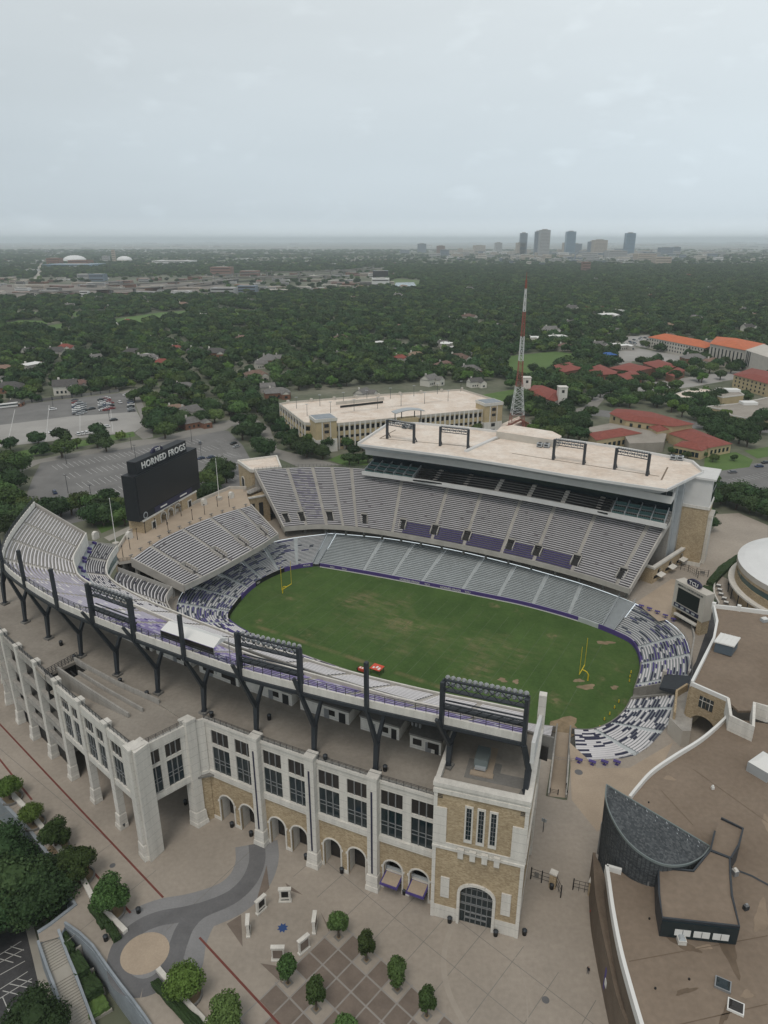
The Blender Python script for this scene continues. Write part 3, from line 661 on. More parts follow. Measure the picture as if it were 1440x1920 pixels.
# roof slab with sloping fascia
roofpx = [(672, 832), (760, 843), (860, 856), (960, 872), (1060, 889), (1160, 904), (1250, 917), (1318, 884), (1298, 866), (1272, 860), (1235, 853), (1150, 838), (1080, 828), (1000, 818), (930, 809), (860, 801), (780, 794), (728, 795)]
RZ = 34.3
rp_ = [G(x, y, RZ) for x, y in roofpx]; cen = sum(rp_, Vector())/len(rp_)
ins = [p+(cen-p).normalized()*(2.4 if k < 7 else 1.3) for k, p in enumerate(rp_)]
m = MB().use('fascia'); n = len(rp_)
for k in range(n):
    a, b = rp_[k], rp_[(k+1) % n]; c, d_ = ins[k], ins[(k+1) % n]
    m.face([a, b, b-Vector((0, 0, .9)), a-Vector((0, 0, .9))]); m.face([a-Vector((0, 0, .9)), b-Vector((0, 0, .9)), (d_.x, d_.y, RZ-2.3), (c.x, c.y, RZ-2.3)])
m.face([(p.x, p.y, RZ-2.3) for p in ins]); m.build('roof_fascia', pb_)
m = MB().use('roofwhite'); m.face([(p.x, p.y, RZ-.35) for p in rp_]); m.use('white')
for k in range(n):
    a, b = rp_[k], rp_[(k+1) % n]; m.path_wall([a, b], .5 if k < 7 else .8, RZ-.9, RZ+.02 if k < 7 else RZ+.55)
m.build('roof', pb_)
# roof ridges, drain lines and the penthouse
m = MB().use('white')
for a, b in (((873, 846), (950, 812)), ): m.beam(G(*a, RZ), G(*b, RZ), 1.3, .7)
m.use('roofbrown')
for a, b in (((712, 822), (742, 806)), ((712, 822), (890, 838)), ((1240, 900), (1252, 876)), ((960, 850), (1236, 893)), ((893, 836), (960, 815))): m.beam(G(*a, RZ-.34), G(*b, RZ-.34), .55, .06)
m.build('roof_ridge', pb_)
m = MB().use('plaster'); q = [G(x, y, RZ) for x, y in ((930, 820), (1045, 838), (1052, 829), (1035, 820), (960, 808), (938, 811))]; m.prism([(p.x, p.y) for p in q], RZ-.4, RZ+2.6, cap='roofwhite'); m.build('penthouse', pb_)
# body under the roof at the rear and the ends
m = MB().use('white'); slab(m, 67, 84, 19.9, 32); m.build('box_body', pb_)
for i, (px, py) in enumerate([(765, 803), (1018, 838), (1268, 862)]):
    for j in range(2):
        p = G(px+j*13-6, py+j*1, RZ-.3); u = thing('rooftop_unit', ['silver unit on the left end of the press box roof', 'silver unit near the penthouse on the press box roof', 'silver unit on the right end of the press box roof'][i] + [', left of its pair', ', right of its pair'][j], 'air conditioner', p, 'press box roof units')
        m = MB().use('fascia'); m.frame(p, E1, E2); m.box(-1.1, 1.1, -.9, .9, .3, 1.7); m.build('casing', u)
        m = MB().use('steel'); m.frame(p, E1, E2); m.box(-.7, .7, -.95, -.9, .7, 1.4); m.box(-1.0, 1.0, -.8, .8, 0, .3); m.tube((0, 0, 1.7), (0, 0, 1.95), .6, n=12); m.build('fan', u)
# four goal shaped light racks on the press box roof
def lightrack(name, label, a, b, z0, z1, grp, rows=2, brace=True, lowgap=None, nl=16, back=1.0, wgt=.5):
    r = thing(name, label, 'floodlights', (a.x, a.y, z0), grp); xd = (b-a); xd.z = 0; ln = xd.length; xd.normalize()
    yd = Vector((-xd.y, xd.x, 0));  yd = yd if yd.dot(E2) > 0 else -yd
    for x in (0, ln):
        m = MB().use('steel'); m.frame((a.x, a.y, 0), xd, yd); m.box(x-wgt/2, x+wgt/2, -wgt/2, wgt/2, z0, z1)
        if brace: m.beam((x, .2, z0+(z1-z0)*.42), (x, back*2.4, z0), .3)
        m.build('post', r)
    H = z1-z0; bot = z1-2.2
    m = MB().use('steel'); m.frame((a.x, a.y, 0), xd, yd); m.box(0, ln, -.18, .18, z1-.25, z1); m.box(0, ln, -.18, .18, bot, bot+.25)
    nn = max(4, int(ln/2.0))
    for k in range(nn): m.beam((ln*k/nn, 0, bot+.1), (ln*(k+1)/nn, 0, z1-.1), .1); m.beam((ln*(k+1)/nn, 0, bot+.1), (ln*k/nn, 0, z1-.1), .1)
    m.box(0, ln, .2, 1.0, bot-.1, bot); m.build('truss', r)
    for rr in range(rows):
        for k in range(nl):
            x = ln*(k+.5)/nl; z = z1+.15-rr*1.2; m = MB(); m.frame((a.x, a.y, 0), xd, yd)
            m.use('mull'); m.tube((x, .15, z+.05), (x, .55, z-.12), .18, .4, n=8); m.use('whitep'); m.tube((x, .55, z-.12), (x, .6, z-.14), .42, .40, n=8); m.build('floodlight', r)
    return r
rk = [((726, 822), (776, 831)), ((825, 836), (877, 842)), ((1037, 862), (1094, 871)), ((1152, 880), (1213, 892))]
words = ['first light rack from the left on the press box roof', 'second light rack from the left on the press box roof', 'third light rack on the press box roof, right of the penthouse', 'rightmost light rack on the press box roof']
for i, (a, b) in enumerate(rk):
    lightrack('light_rack', 'dark steel goal shaped ' + words[i], G(*a, RZ-.3), G(*b, RZ-.3), RZ-.4, RZ+7.6, 'light racks on the press box roof', nl=14, wgt=.85)

# south end tower of the east stand
tw = thing('stair_tower', 'tall brick and white stair tower closing the right end of the far stand', 'tower', G(1285, 1055))
def quad(px, z=0): return [(G(x, y, z).x, G(x, y, z).y) for x, y in px]
sh = [W(65.8, 78.5), W(74.5, 78.5), W(74.5, 91), W(65.8, 91)]
m = MB().use('brick'); m.prism([(p.x, p.y) for p in sh], 1.5, 22); m.build('brick_shaft', tw)
m = MB().use('cream'); o = W(65.8, 78.5, 0); m.frame(o, E1, -E2); m.box(-.25, 8.95, -12.75, .25, 0, 1.5); m.box(-.3, 9.0, -12.8, .3, 22, 23); m.build('stone_base', tw)
m = MB().use('white'); m.frame(o, E1, -E2); m.box(-.05, 8.75, -12.55, .05, 23, 33); m.build('upper_shaft', tw)
m = MB().use('cream'); m.frame(W(74.5, 78.5), E2, E1); m.box(3.5, 10, 0, 1.2, 0, 18); m.box(3.2, 10.3, 0, 1.5, 18, 19); m.build('pilaster', tw)
m = MB(); m.frame(W(74.5, 78.5), E2, E1)
for z0 in (24.5, 28.7):
    for j in range(4): m.use('glass'); m.box(2+j*2.3, 3.8+j*2.3, 0.1, .2, z0, z0+3.4)
m.use('mull'); m.box(1.8, 11, .1, .28, 28.0, 28.6); m.build('windows', tw)
m = MB().use('fascia'); m.frame(W(58, 70), E1, E2); m.box(5.2, 6.2, -1, 10, 0, 33); m.box(6.2, 7.8, 4, 8.6, 0, 33); m.build('grey_side_wall', tw)
m = MB().use('white'); m.frame(o, E1, -E2); m.box(-.4, 9.6, -13.2, .9, 33, 33.7); m.build('cap', tw)

# concession building under the right end of the far stand
cb = thing('concession_building', 'low brick building with three arches and awnings at the foot of the stair tower', 'kiosk', G(1225, 1085))
a = G(1222, 1095); b = G(1285, 1052); 
xd = (b-a).normalized(); yd = Vector((xd.y, -xd.x, 0)); Lb = (b-a).length
m = MB().use('brick'); m.frame(a, xd, yd)
for k in range(3):
    x0 = Lb*k/3; x1 = Lb*(k+1)/3; m.arch(x0, x1, 2.6, 5.6, (x0+x1)/2, 2.6, 3.3, 0, -.5, soffit='cream')
    m.box(x0, x1, 0, -.5, 0, .9); m.box(x0, x0+.8, 0, -.5, .9, 2.6); m.box(x1-.8, x1, 0, -.5, .9, 2.6)
m.box(0, .4, -7, -.5, 0, 5.6); m.build('arched_wall', cb)
m = MB().use('cream'); m.frame(a, xd, yd); m.box(-.3, Lb+.3, -1.0, .3, 5.6, 6.4); m.box(-.3, .7, -7, -1, 5.6, 6.4); m.build('coping', cb)
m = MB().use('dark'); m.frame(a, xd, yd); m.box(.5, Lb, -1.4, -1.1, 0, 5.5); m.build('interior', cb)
for k in range(3):
    m = MB().use('cream'); m.frame(a, xd, yd); c = Lb*(k+.5)/3; m.hexa([(c-1.9, 0, 2.7), (c+1.9, 0, 2.7), (c+1.9, 1.9, 2.2), (c-1.9, 1.9, 2.2)], [(c-1.9, 0, 2.85), (c+1.9, 0, 2.85), (c+1.9, 1.9, 2.35), (c-1.9, 1.9, 2.35)]); m.build('awning', cb)

# ---------------------------------------------------------------- north end deck, north plaza, board
ns = thing('north_grandstand', 'tilted end zone deck of silver benches in front of the big black scoreboard', 'grandstand', W(-78, -8, 0))
nf = [((-68, -34.5), (-84.5, -40.5)), ((-67.2, -22), (-88.8, -24)), ((-67.3, -8), (-89.3, -8.1)), ((-67.6, 4.4), (-87.6, 6)), ((-68.8, 15.9), (-83.8, 18.5))]
NC = Curve(nf)
na = [NC.find(G(x, y, 4.6)) for x, y in ((382, 1083), (415, 1066), (452, 1046), (492, 1025))]
nv = [NC.find(G(x, y, 6.5)) for x, y in ((372, 1065), (401, 1052), (428, 1034), (463, 1012), (490, 992))][:4]
def ncol(x, i, k): return 'bench_worn' if random.random() < .02 else 'bench'
naa = [NC.find(G(x, y, 8.5)) for x, y in ((352, 1060), (405, 1030), (440, 1005), (478, 985))]
def nhole(x0, x1, i): return 3 <= i <= 7 and any(abs((x0+x1)/2-v) < 1.1 for v in naa)
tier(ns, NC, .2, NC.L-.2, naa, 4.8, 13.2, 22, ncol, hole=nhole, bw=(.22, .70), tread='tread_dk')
m = MB().use('tread_light')
for v in naa:
    for sgn in (-1, 1): m.path_wall([NC.pt(v+sgn*1.3, 3/22), NC.pt(v+sgn*1.3, 8.3/22)], .3, 5.4, lambda k: 7.3+1.6*k)
    m.path_wall([NC.pt(v-1.3, 8.3/22), NC.pt(v+1.3, 8.3/22)], .3, 6.5, 9.2)
    m.face([NC.pt(v-1.3, 3/22, 4.9), NC.pt(v+1.3, 3/22, 4.9), NC.pt(v+1.3, 8/22, 5.2), NC.pt(v-1.3, 8/22, 5.2)])
m.build('vomitory_wall', ns)
m = MB().use('tread_light'); curve_wall(m, NC, 0, NC.L, -.01, .35, 3.4, 5.5)
for x in (.05, NC.L-.05): m.path_wall([NC.pt(x, v/6) for v in range(7)], .5, lambda k: 2.6+1.35*k, lambda k: 5.5+1.4*k)
m.build('edge_parapet', ns)
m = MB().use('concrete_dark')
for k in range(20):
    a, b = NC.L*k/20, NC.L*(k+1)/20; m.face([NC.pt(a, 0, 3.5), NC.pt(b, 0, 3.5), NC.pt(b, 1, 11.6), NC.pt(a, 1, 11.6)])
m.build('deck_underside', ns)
m = MB().use('concrete')
for k in range(6):
    p = NC.pt(1.5+(NC.L-3)*k/5, .3); m.beam((p.x, p.y, 0), (p.x, p.y, 6.5), 1, 1)
    p = NC.pt(1.5+(NC.L-3)*k/5, .97); m.beam((p.x, p.y, 0), (p.x, p.y, 11.5), 1, 1)
curve_wall(m, NC, 1, NC.L-1, .62, .4, 0, 7.4); m.build('support_columns', ns)

npz = thing('north_concourse', 'raised tan concourse deck behind the end zone benches under the scoreboard', 'terrace', W(-96, -8, 0))
back = [W(-91.5, -41.5), W(-103.5, -25), W(-104.8, 9), W(-105, 30), W(-99, 33.5)]
front = [NC.pt(NC.L*k/10, 1.0) for k in range(11)]
poly = [(p.x, p.y) for p in [W(-86.8, -43.5)] + front + [W(-93, 27)] + list(reversed(back))]
m = MB().use('plaster'); m.prism(poly, 12.0, 13.0, cap='deck'); M['tan'] = mat('tan_paving', (0.40, 0.325, 0.25), .9, .1, .15, fine=.06); m.mats[0] = M['plaster']
m.build('deck_slab', npz)
m = MB().use('tan'); m.face([(p[0], p[1], 13.01) for p in poly]); m.build('paving', npz)
m = MB().use('plaster'); m.path_wall(back, .5, 11, 14.2); m.use('brick'); m.path_wall([back[0]+Vector((.3, .3, 0))]+[p+E1*.6 for p in back[1:]], .5, 0, 12)
for k in (1, 6): pass
m.build('rear_parapet', npz)
m = MB().use('steel')
railing(m, [W(-91.5, -41.5, 13), W(-86.8, -43.5, 13), front[0]+Vector((0, 0, 13))], 1.2, 1.2, .05, 4)
m.build('railing', npz)
m = MB().use('concrete_dark')
for s_, t_2 in ((-90, -39), (-94, -34), (-90, -30)): p = W(s_, t_2); m.beam((p.x, p.y, 0), (p.x, p.y, 12), 1.4, 1.4)
m.build('column', npz)
# lamp posts and purple tables on the concourse
for i, (x, y) in enumerate([(231, 1045), (244, 1030), (258, 1012), (273, 1000), (292, 992), (313, 984), (316, 1000), (340, 968), (361, 975), (384, 965), (408, 950), (430, 950)]):
    p = G(x, y, 13); r = thing('lamp_post', 'slim black post light on the raised tan concourse', 'lamp post', p, 'posts on the north concourse')
    m = MB().use('black'); m.tube(p, p+Vector((0, 0, 3.9)), .12, .08); m.build('pole', r)
    m = MB().use('black'); m.tube(p+Vector((0, 0, 3.9)), p+Vector((0, 0, 4.3)), .22, .16); m.build('lamp_head', r)
for i in range(12):
    p = NC.pt(1.5+(NC.L-3)*i/11, 1.06, 13.0); m = MB().use('concrete_dark'); m.frame(p, E2, E1); m.box(-.7, .7, -.35, .35, .85, 1.0); m.box(-.1, .1, -.1, .1, 0, .85)
    m.build('stand_up_table', label='small dark standing table above the end zone benches', cat='table', group='tables above the end zone benches')
for (x, y, which) in ((218, 1023, 'left of the black scoreboard'), (411, 937, 'right of the black scoreboard')):
    p = G(x, y, 13); r = thing('flagpole', 'tall white flagpole on a tan block, ' + which, 'flagpole', p, 'flagpoles beside the scoreboard')
    m = MB().use('plaster'); m.frame(p, E1, E2); m.box(-.9, .9, -.9, .9, 0, 1.2); m.build('base_block', r)
    m = MB().use('whitep'); m.tube(p+Vector((0, 0, 1.2)), p+Vector((0, 0, 17)), .16, .08); m.tube(p+Vector((0, 0, 17)), p+Vector((0, 0, 17.3)), .15, .15); m.build('pole', r)
for (x, y, which) in ((180, 1010, 'beside the corner of the near stand'), (243, 1010, 'left of the scoreboard pedestal'), (383, 947, 'just right of the scoreboard'), (434, 934, 'by the brick corner building')):
    p = G(x, y, 13); r = thing('stone_marker', 'rounded white stone marker on the concourse edge, ' + which, 'marker', p, 'white markers on the north concourse')
    m = MB().use('cream'); m.frame(p, E2, E1); m.box(-1.1, 1.1, -.6, .6, 0, 1.9); m.build('block', r)
    m = MB().use('cream'); m.frame(p, E2, E1); m.hexa([(-1.1, -.6, 1.9)]+[(1.1, -.6, 1.9)]+[(.8, -.6, 2.5), (0, -.6, 2.8), (-.8, -.6, 2.5)], [(-1.1, .6, 1.9)]+[(1.1, .6, 1.9)]+[(.8, .6, 2.5), (0, .6, 2.8), (-.8, .6, 2.5)]); m.build('rounded_top', r)

sb = thing('scoreboard', 'huge black video scoreboard with white block lettering standing on a brick arched base', 'scoreboard', W(-102, -5, 13))
xb = (W(-106.3, 14.5)-W(-98.2, -24.0)).normalized(); Lsb = 39.3; o = W(-98.2, -24.0); ob = W(-98.6, -22.3)
yb = Vector((xb.y, -xb.x, 0))          # towards the field
if yb.dot(E1) < 0: yb = -yb
m = MB().use('steel'); M['board_black'] = mat('board_black', (0.016, 0.019, 0.023), .55, .12, .6); m.use('board_black'); m.frame(o, xb, yb); m.box(0, Lsb, -5.2, 0, 17.9, 34.6); m.build('cabinet', sb)
m = MB().use('board_black'); m.frame(o, xb, yb); m.box(3, Lsb-5.5, -4.6, -.9, 34.6, 38.9); m.build('header', sb)
M['screen'] = mat('screen_black', (0.012, 0.015, 0.018), .35, spec=.4)
m = MB().use('screen'); m.frame(o, xb, yb); m.box(.8, Lsb-.8, 0, .15, 20.6, 34.2); m.build('screen', sb)
m = MB().use('navy'); m.frame(o, xb, yb); m.box(9, Lsb-6, 0, .12, 18.1, 20.2); m.use('whitep'); m.box(12.5, 16.5, .12, .2, 18.8, 19.3); m.box(25, 29.5, .12, .2, 18.8, 19.3)
m.frame(); m.use('fascia'); pc = o+xb*3.6+yb*.1; m.tube((pc.x, pc.y, 19.3), (pc.x+yb.x*.1, pc.y+yb.y*.1, 19.3), 1.25, n=24); m.use('board_black'); m.tube((pc.x+yb.x*.1, pc.y+yb.y*.1, 19.3), (pc.x+yb.x*.15, pc.y+yb.y*.15, 19.3), .85, n=24); m.build('sponsor_strip', sb)
pc = o+xb*(Lsb*.5-.2)+yb*(-.78); letters('board_lettering', 'HORNED FROGS', 3.3, (pc.x, pc.y, 36.7), xb, (0, 0, 1), 'whitep', sb, .25, track=1.12)
m = MB().use('navy'); m.frame(o, xb, yb); pts = [(18+3.4*math.cos(a*math.pi/12)*1.0, 38.9+1.7*math.sin(a*math.pi/12)) for a in range(13)]
m.hexa([(x, -3.2, z) for x, z in pts], [(x, -2.4, z) for x, z in pts]); m.build('emblem', sb)
pc = o+xb*18+yb*(-2.3); letters('emblem_letters', 'TCU', 1.5, (pc.x, pc.y, 39.6), xb, (0, 0, 1), 'whitep', sb, .2)
m = MB().use('brick'); m.frame(ob, xb, yb)
for c in (12.2, 16.8, 21.4): m.arch(c-2.3, c+2.3, 13, 17.6, c, 3.2, 15.0, -.2, -5, soffit='cream')
m.box(0, 9.9, -6, 0.3, 13, 17.4); m.box(23.7, 34, -6, .3, 13, 17.4); m.build('pedestal', sb)
m = MB().use('cream'); m.frame(ob, xb, yb); m.box(-.3, 34.3, -6.2, .5, 17.4, 17.9)
for c in (12.2, 16.8, 21.4): m.arch_trim(c, 3.2, 13, 15, -.2, .05, .3)
m.box(4.3, 6.8, .3, .5, 13, 15.8); m.box(27.5, 30, .3, .5, 13, 15.8); m.build('stone_trim', sb)
m = MB().use('dark'); m.frame(ob, xb, yb); m.box(9.9, 23.7, -5.5, -5, 13, 17.4); m.box(4.7, 6.4, .5, .55, 13, 15.4); m.box(27.9, 29.6, .5, .55, 13, 15.4); m.build('openings', sb)
pc = ob+xb*17+yb*.55; letters('stone_lettering', 'AMON G. CARTER STADIUM', .75, (pc.x, pc.y, 17.65), xb, (0, 0, 1), 'concrete_dark', sb, .05)

# brick corner building between the north concourse and the far stand
nb = thing('corner_building', 'tan brick corner block with flat white roof at the left end of the far stand', 'building', W(-104, 48, 0))
pf = [W(-99.5, 38), W(-91, 47.2), W(-103.5, 60), W(-113.5, 45.5)]
m = MB().use('brick'); m.prism([(p.x, p.y) for p in pf], 0, 19.2); m.build('walls', nb)
m = MB().use('cream'); m.path_wall(pf+[pf[0]], .9, 19.0, 20.4); m.build('parapet', nb)
m = MB().use('roofwhite'); m.face([(p.x, p.y, 19.6) for p in pf]); m.build('roof', nb)
m = MB().use('cream'); a, b = pf[3], pf[0]; xd = (b-a).normalized(); yd = Vector((xd.y, -xd.x, 0)); m.frame(a, xd, yd); m.arch_trim(5, 3, 9.5, 12.5, 0, .2); m.use('dark'); m.box(3.6, 6.4, 0, .08, 9.5, 13.2); m.build('arched_window', nb)
m = MB().use('brick'); q = [W(-93.5, 27), W(-88.5, 35.5), W(-93, 40), W(-99, 33.5)]
m.prism([(p.x, p.y) for p in q], 0, 11.5); m.use('cream'); m.path_wall(q+[q[0]], .6, 11.4, 12.1)
xd = (q[1]-q[0]).normalized(); m.frame(q[0], xd, Vector((xd.y, -xd.x, 0)))
m.use('dark')
for c in (2.4, 6): m.box(c-.9, c+.9, 0, .08, 3, 9)
m.build('lower_wing', nb)
m = MB().use('tread_light'); m.frame(W(-97.5, 30), E2, E1); m.box(0, 9, 0, 3.4, 12.6, 13); m.use('mull'); m.frame(); railing(m, [W(-94.2, 29, 13), W(-94.2, 39, 13)], 1.2, 1, .05, 4); railing(m, [W(-97.4, 30, 13), W(-97.4, 39, 13)], 1.2, 1, .05, 4); m.build('footbridge', nb)

# ---------------------------------------------------------------- ground: one sheet with the bowl and the sunken lot cut out
RX0, RX1 = 53.4, 57.4
hole = [BC.pt(BC.L*k/200, 1.0) for k in range(200)]
def inslot(p): s, t = ST(p); return 60.3 < s < 64.6 and t < -40
idx = [k for k in range(200) if inslot(hole[k])]
hole = [p for k, p in enumerate(hole) if not inslot(p)]
k0 = idx[0]      # bowl runs clockwise here: from larger s to smaller s
RL = [W(55.7, -26.7), W(60.9, -48.2), W(63.7, -60)]; RR = [W(58.9, -25.6), W(64.2, -47.2), W(67.1, -58.6)]
slot = [RR[1], RR[2], RL[2], RL[1]]
hole = hole[:k0] + slot + hole[k0:]
PIT_Z = -6.0
pit = [G(-60, 1455), G(0, 1500), G(58, 1560), G(105, 1622), G(130, 1680), G(142, 1697), G(94, 1734), G(71, 1749), G(75, 1768), G(111, 1757), G(113, 1752), G(123, 1736), G(151, 1756), G(175, 1779), G(205, 1822), G(227, 1852), G(250, 1881), G(274, 1914), G(320, 1985), G(300, 2300), G(-900, 2300), G(-900, 1455)]
ring = [Vector((x*26000, y*26000+12000, 0)) for x, y in [(math.cos(a*math.pi/16), math.sin(a*math.pi/16)) for a in range(32)]]
bm = bmesh.new(); edges = []
for loop in (ring, hole, pit):
    vs_ = [bm.verts.new((p.x, p.y, 0)) for p in loop]
    for k in range(len(vs_)): edges.append(bm.edges.new((vs_[k], vs_[(k+1) % len(vs_)])))
bmesh.ops.triangle_fill(bm, use_beauty=True, use_dissolve=False, edges=edges)
for f_ in bm.faces:
    if f_.normal.z < 0: f_.normal_flip()
me = bpy.data.meshes.new('ground'); bm.to_mesh(me); bm.free(); me.materials.append(M['forestfloor'])
o = bpy.data.objects.new('ground', me); C.objects.link(o); o['kind'] = 'structure'
m = MB().use('concrete'); 
for q in (RL, RR): m.path_wall(q, .35, -9, lambda k: (-6.4, .8, .9)[k])
m.use('tan' if 'tan' in M else 'deck'); [m.face([(p.x, p.y, z) for p, z in ((RL[k], zr[k]), (RR[k], zr[k]), (RR[k+1], zr[k+1]), (RL[k+1], zr[k+1]))]) for zr in ((-8.98, -3.6, 0.02),) for k in (0, 1)]
m.build('ramp', kind='structure')
m = MB().use('concrete_dark'); m.face([(p.x, p.y, -9.25) for p in [OO+(q-OO)*1.08 for q in back_loop]]); m.build('bowl_base', kind='structure')
def sheet(name, pts, z, m_, kind='structure', flat=True):
    b = MB().use(m_); b.face([(p.x, p.y, z) for p in pts]); return b.build(name, kind=kind)
# plaza paving as strips so it keeps clear of both holes: a ring round the bowl
ringo = []
m = MB().use('plaza')
for k in range(100):
    a, b = BC.L*k/100, BC.L*(k+1)/100
    P_ = [BC.pt(a, 1.0), BC.pt(b, 1.0), BC.pt(b, 1.0), BC.pt(a, 1.0)]
    def outp(x, d):
        p = BC.pt(x, 1.0); q = BC.pt(x, 0); v = (p-q).normalized(); return p+v*d
    if any(RX0+5 < ST(P_[j])[0] < RX1+8.5 and ST(P_[j])[1] < -40 for j in (0, 1)): continue
    m.face([(p.x, p.y, .02) for p in (P_[0], P_[1], outp(b, 13), outp(a, 13))])
for z_, q in ((.0215, [(52, -47.5), (60.6, -48.0), (63.4, -60.95), (52, -60.95)]), (.0235, [(64.7, -46.7), (67.4, -58.6), (67.9, -60.95), (76, -60.95), (76, -39), (70, -43)])): m.face([W(a, b, z_) for a, b in q])
m.build('concourse_paving', kind='structure')

# ---------------------------------------------------------------- west stand (near side)
ws = thing('west_grandstand', 'near side grandstand carried by black Y shaped steel columns above a white and brick arcade', 'grandstand', W(0, -85, 0))
Ub = [(-92.5, -64.7), (-84.5, -74), (-77.3, -82), (-69.5, -89.3), (-61, -94.7), (-48, -98.1), (-33.5, -100.4), (-21, -101), (-9, -101.1), (4, -100.9), (17.3, -100.4), (29.5, -98.8), (41.7, -96.9), (54.3, -94.5), (67.3, -92.1)]
Uf = [(-81, -58), (-75, -65), (-69.5, -71.2), (-63, -75.5), (-57, -78.4), (-43, -81), (-31, -82), (-20, -82.8), (-8, -84), (4.5, -84.6), (15, -84.4), (27, -83.2), (40, -82), (53, -79.5), (63, -77.6)]
Mb_ = [(-82, -47), (-77.5, -53.5), (-72, -59.5), (-66, -63.5), (-57, -66), (-44, -68), (-31, -69), (-18, -69.6), (-5.5, -69.9), (6, -69.6), (17.3, -69), (29.5, -67.6), (40, -66), (50, -64), (58, -62.5)]
Lt = [(-78, -51), (-75, -55), (-70, -58.5), (-64, -60.8), (-56, -62.3), (-44, -63.5), (-31, -64.5), (-18, -65), (-5.5, -65.3), (6, -65), (17, -64.4), (29, -63), (39, -61.6), (48, -60), (56, -58.3)]
Lb = [(-71, -37), (-68.5, -41.5), (-65, -45), (-58.5, -48.8), (-51, -50.8), (-41, -52), (-30.5, -52.5), (-18, -52.8), (-5.5, -53), (6, -52.8), (17, -52.4), (28.5, -51.8), (38, -51.3), (46, -50.6), (54, -49.8)]
UC = Curve(list(zip(Uf, Ub))); MC = Curve(list(zip(Mb_, Uf))); LC = Curve(list(zip(Lb, Lt)))
def uhole(x0, x1, i): return False
def ucol(x, i, k):
    s, t = ST(UC.pt(x, .5))
    if s > -25: return 'bench_lav' if random.random() < .25 else 'purple_lt' if random.random() < .9 else 'purple'
    if s > -62: return 'bench_lav' if random.random() > .12 else 'bench'
    return 'bench'
tier(ws, UC, .3, UC.L-.3, auto(.3, UC.L, 10.8), 28.8, 38.0, 19, ucol, tread='tread_light', bw=(.3, .72))
def mcol(x, i, k):
    s, t = ST(MC.pt(x, .5)); return 'bench' if (s > -35 or random.random() > .1) else 'navy'
# suite terrace: flat balcony with blue seats, then the middle rows
m = MB().use('tread_blue'); n = 60
for k in range(n):
    a, b = MC.L*k/n, MC.L*(k+1)/n; m.face([MC.pt(a, .66, 25.6), MC.pt(b, .66, 25.6), MC.pt(b, 1, 25.6), MC.pt(a, 1, 25.6)])
m.build('suite_terrace', ws)
m = MB().use('purple')
for k in range(46):
    x = 1+(MC.L-2)*k/46; a = MC.pt(x, .76+.08*(k % 2)); m.frame(a, E1, E2); m.box(-.28, .28, -.25, .25, 25.6, 26.3); m.box(.6, 1.1, -.25, .25, 25.6, 26.3)
m.build('terrace_seats', ws)
m = MB().use('cream'); curve_wall(m, UC, 0, UC.L, -.01, .35, 25.4, 29.8); m.build('front_wall', ws)
m = MB().use('glass'); curve_wall(m, MC, 0, MC.L, .985, .1, 25.7, 28); m.build('suite_glass', ws)
class Sub:                                # the front part (v 0..w) of a tier curve
    def __init__(s, cv, w0, w1): s.cv = cv; s.w0 = w0; s.w1 = w1; s.L = cv.L
    def pt(s, x, v, z=0.0): return s.cv.pt(x, s.w0+(s.w1-s.w0)*v, z)
MS = Sub(MC, 0, .66)
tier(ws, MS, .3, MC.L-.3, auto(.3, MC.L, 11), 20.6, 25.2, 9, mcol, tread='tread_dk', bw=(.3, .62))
m = MB().use('cream'); curve_wall(m, MC, 0, MC.L, -.01, .35, 19.2, 21.4); curve_wall(m, MC, 0, MC.L, .08, .3, 15.4, 16.6)
m.use('tealglass'); curve_wall(m, MC, .5, MC.L-.5, .05, .15, 16.6, 19.2); m.build('suite_front', ws)
def lcol(x, i, k):
    s, t = ST(LC.pt(x, .5)); r = random.random()
    if s < -30: return 'bench' if r > .14 else ('navy' if r < .07 else 'bench_worn')
    return 'bench'
tier(ws, LC, .3, LC.L-.3, auto(.3, LC.L, 10.5), 4.3, 15.2, 15, lcol, tread='tread_dk', bw=(.3, .64))
m = MB().use('tread_light'); curve_wall(m, LC, 0, LC.L, -.01, .35, 2.8, 5.3)
m.build('end_parapet', ws)
for (cv, za, zb) in ((UC, 28.8, 38.2), (LC, 4.3, 15.4), (MC, 20.6, 26.2)):
    for x in (.05, cv.L-.05):
        m = MB().use('tread_light'); m.path_wall([cv.pt(x, v/6) for v in range(7)], .45, lambda k: za-1.2+(zb-za)/6*k, lambda k: za+1.0+(zb-za)/6*k); m.build('end_parapet', ws)
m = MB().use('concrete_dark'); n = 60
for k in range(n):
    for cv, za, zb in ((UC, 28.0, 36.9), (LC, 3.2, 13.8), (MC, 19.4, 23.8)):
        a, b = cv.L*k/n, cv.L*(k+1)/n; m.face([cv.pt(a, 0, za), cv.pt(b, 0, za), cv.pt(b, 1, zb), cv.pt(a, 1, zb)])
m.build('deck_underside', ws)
m = MB().use('concrete_dark'); curve_wall(m, LC, 0, LC.L, .55, .5, 0, 8); curve_wall(m, MC, 0, MC.L, .5, .5, 0, 21.5)
m.build('inner_wall', ws)
# rim: cream parapet, dark edge beam and dark railing
m = MB().use('cream'); curve_wall(m, UC, 0, UC.L, 1.015, .35, 38.2, 39.6, 1.6); m.build('rim_parapet', ws)
m = MB().use('steel'); curve_wall(m, UC, 0, UC.L, 1.035, .5, 37.6, 38.2, 1.6); m.build('edge_beam', ws); m = MB().use('steel'); curve_wall(m, UC, 0, UC.L, .72, .6, 34.0, 34.7, 1.6); m.build('edge_beam', ws)
m = MB().use('steel'); railing(m, [UC.pt(UC.L*k/90, 1.012, 39.6) for k in range(91)], 1.3, 2.2, .05, 4); m.build('rim_railing', ws)
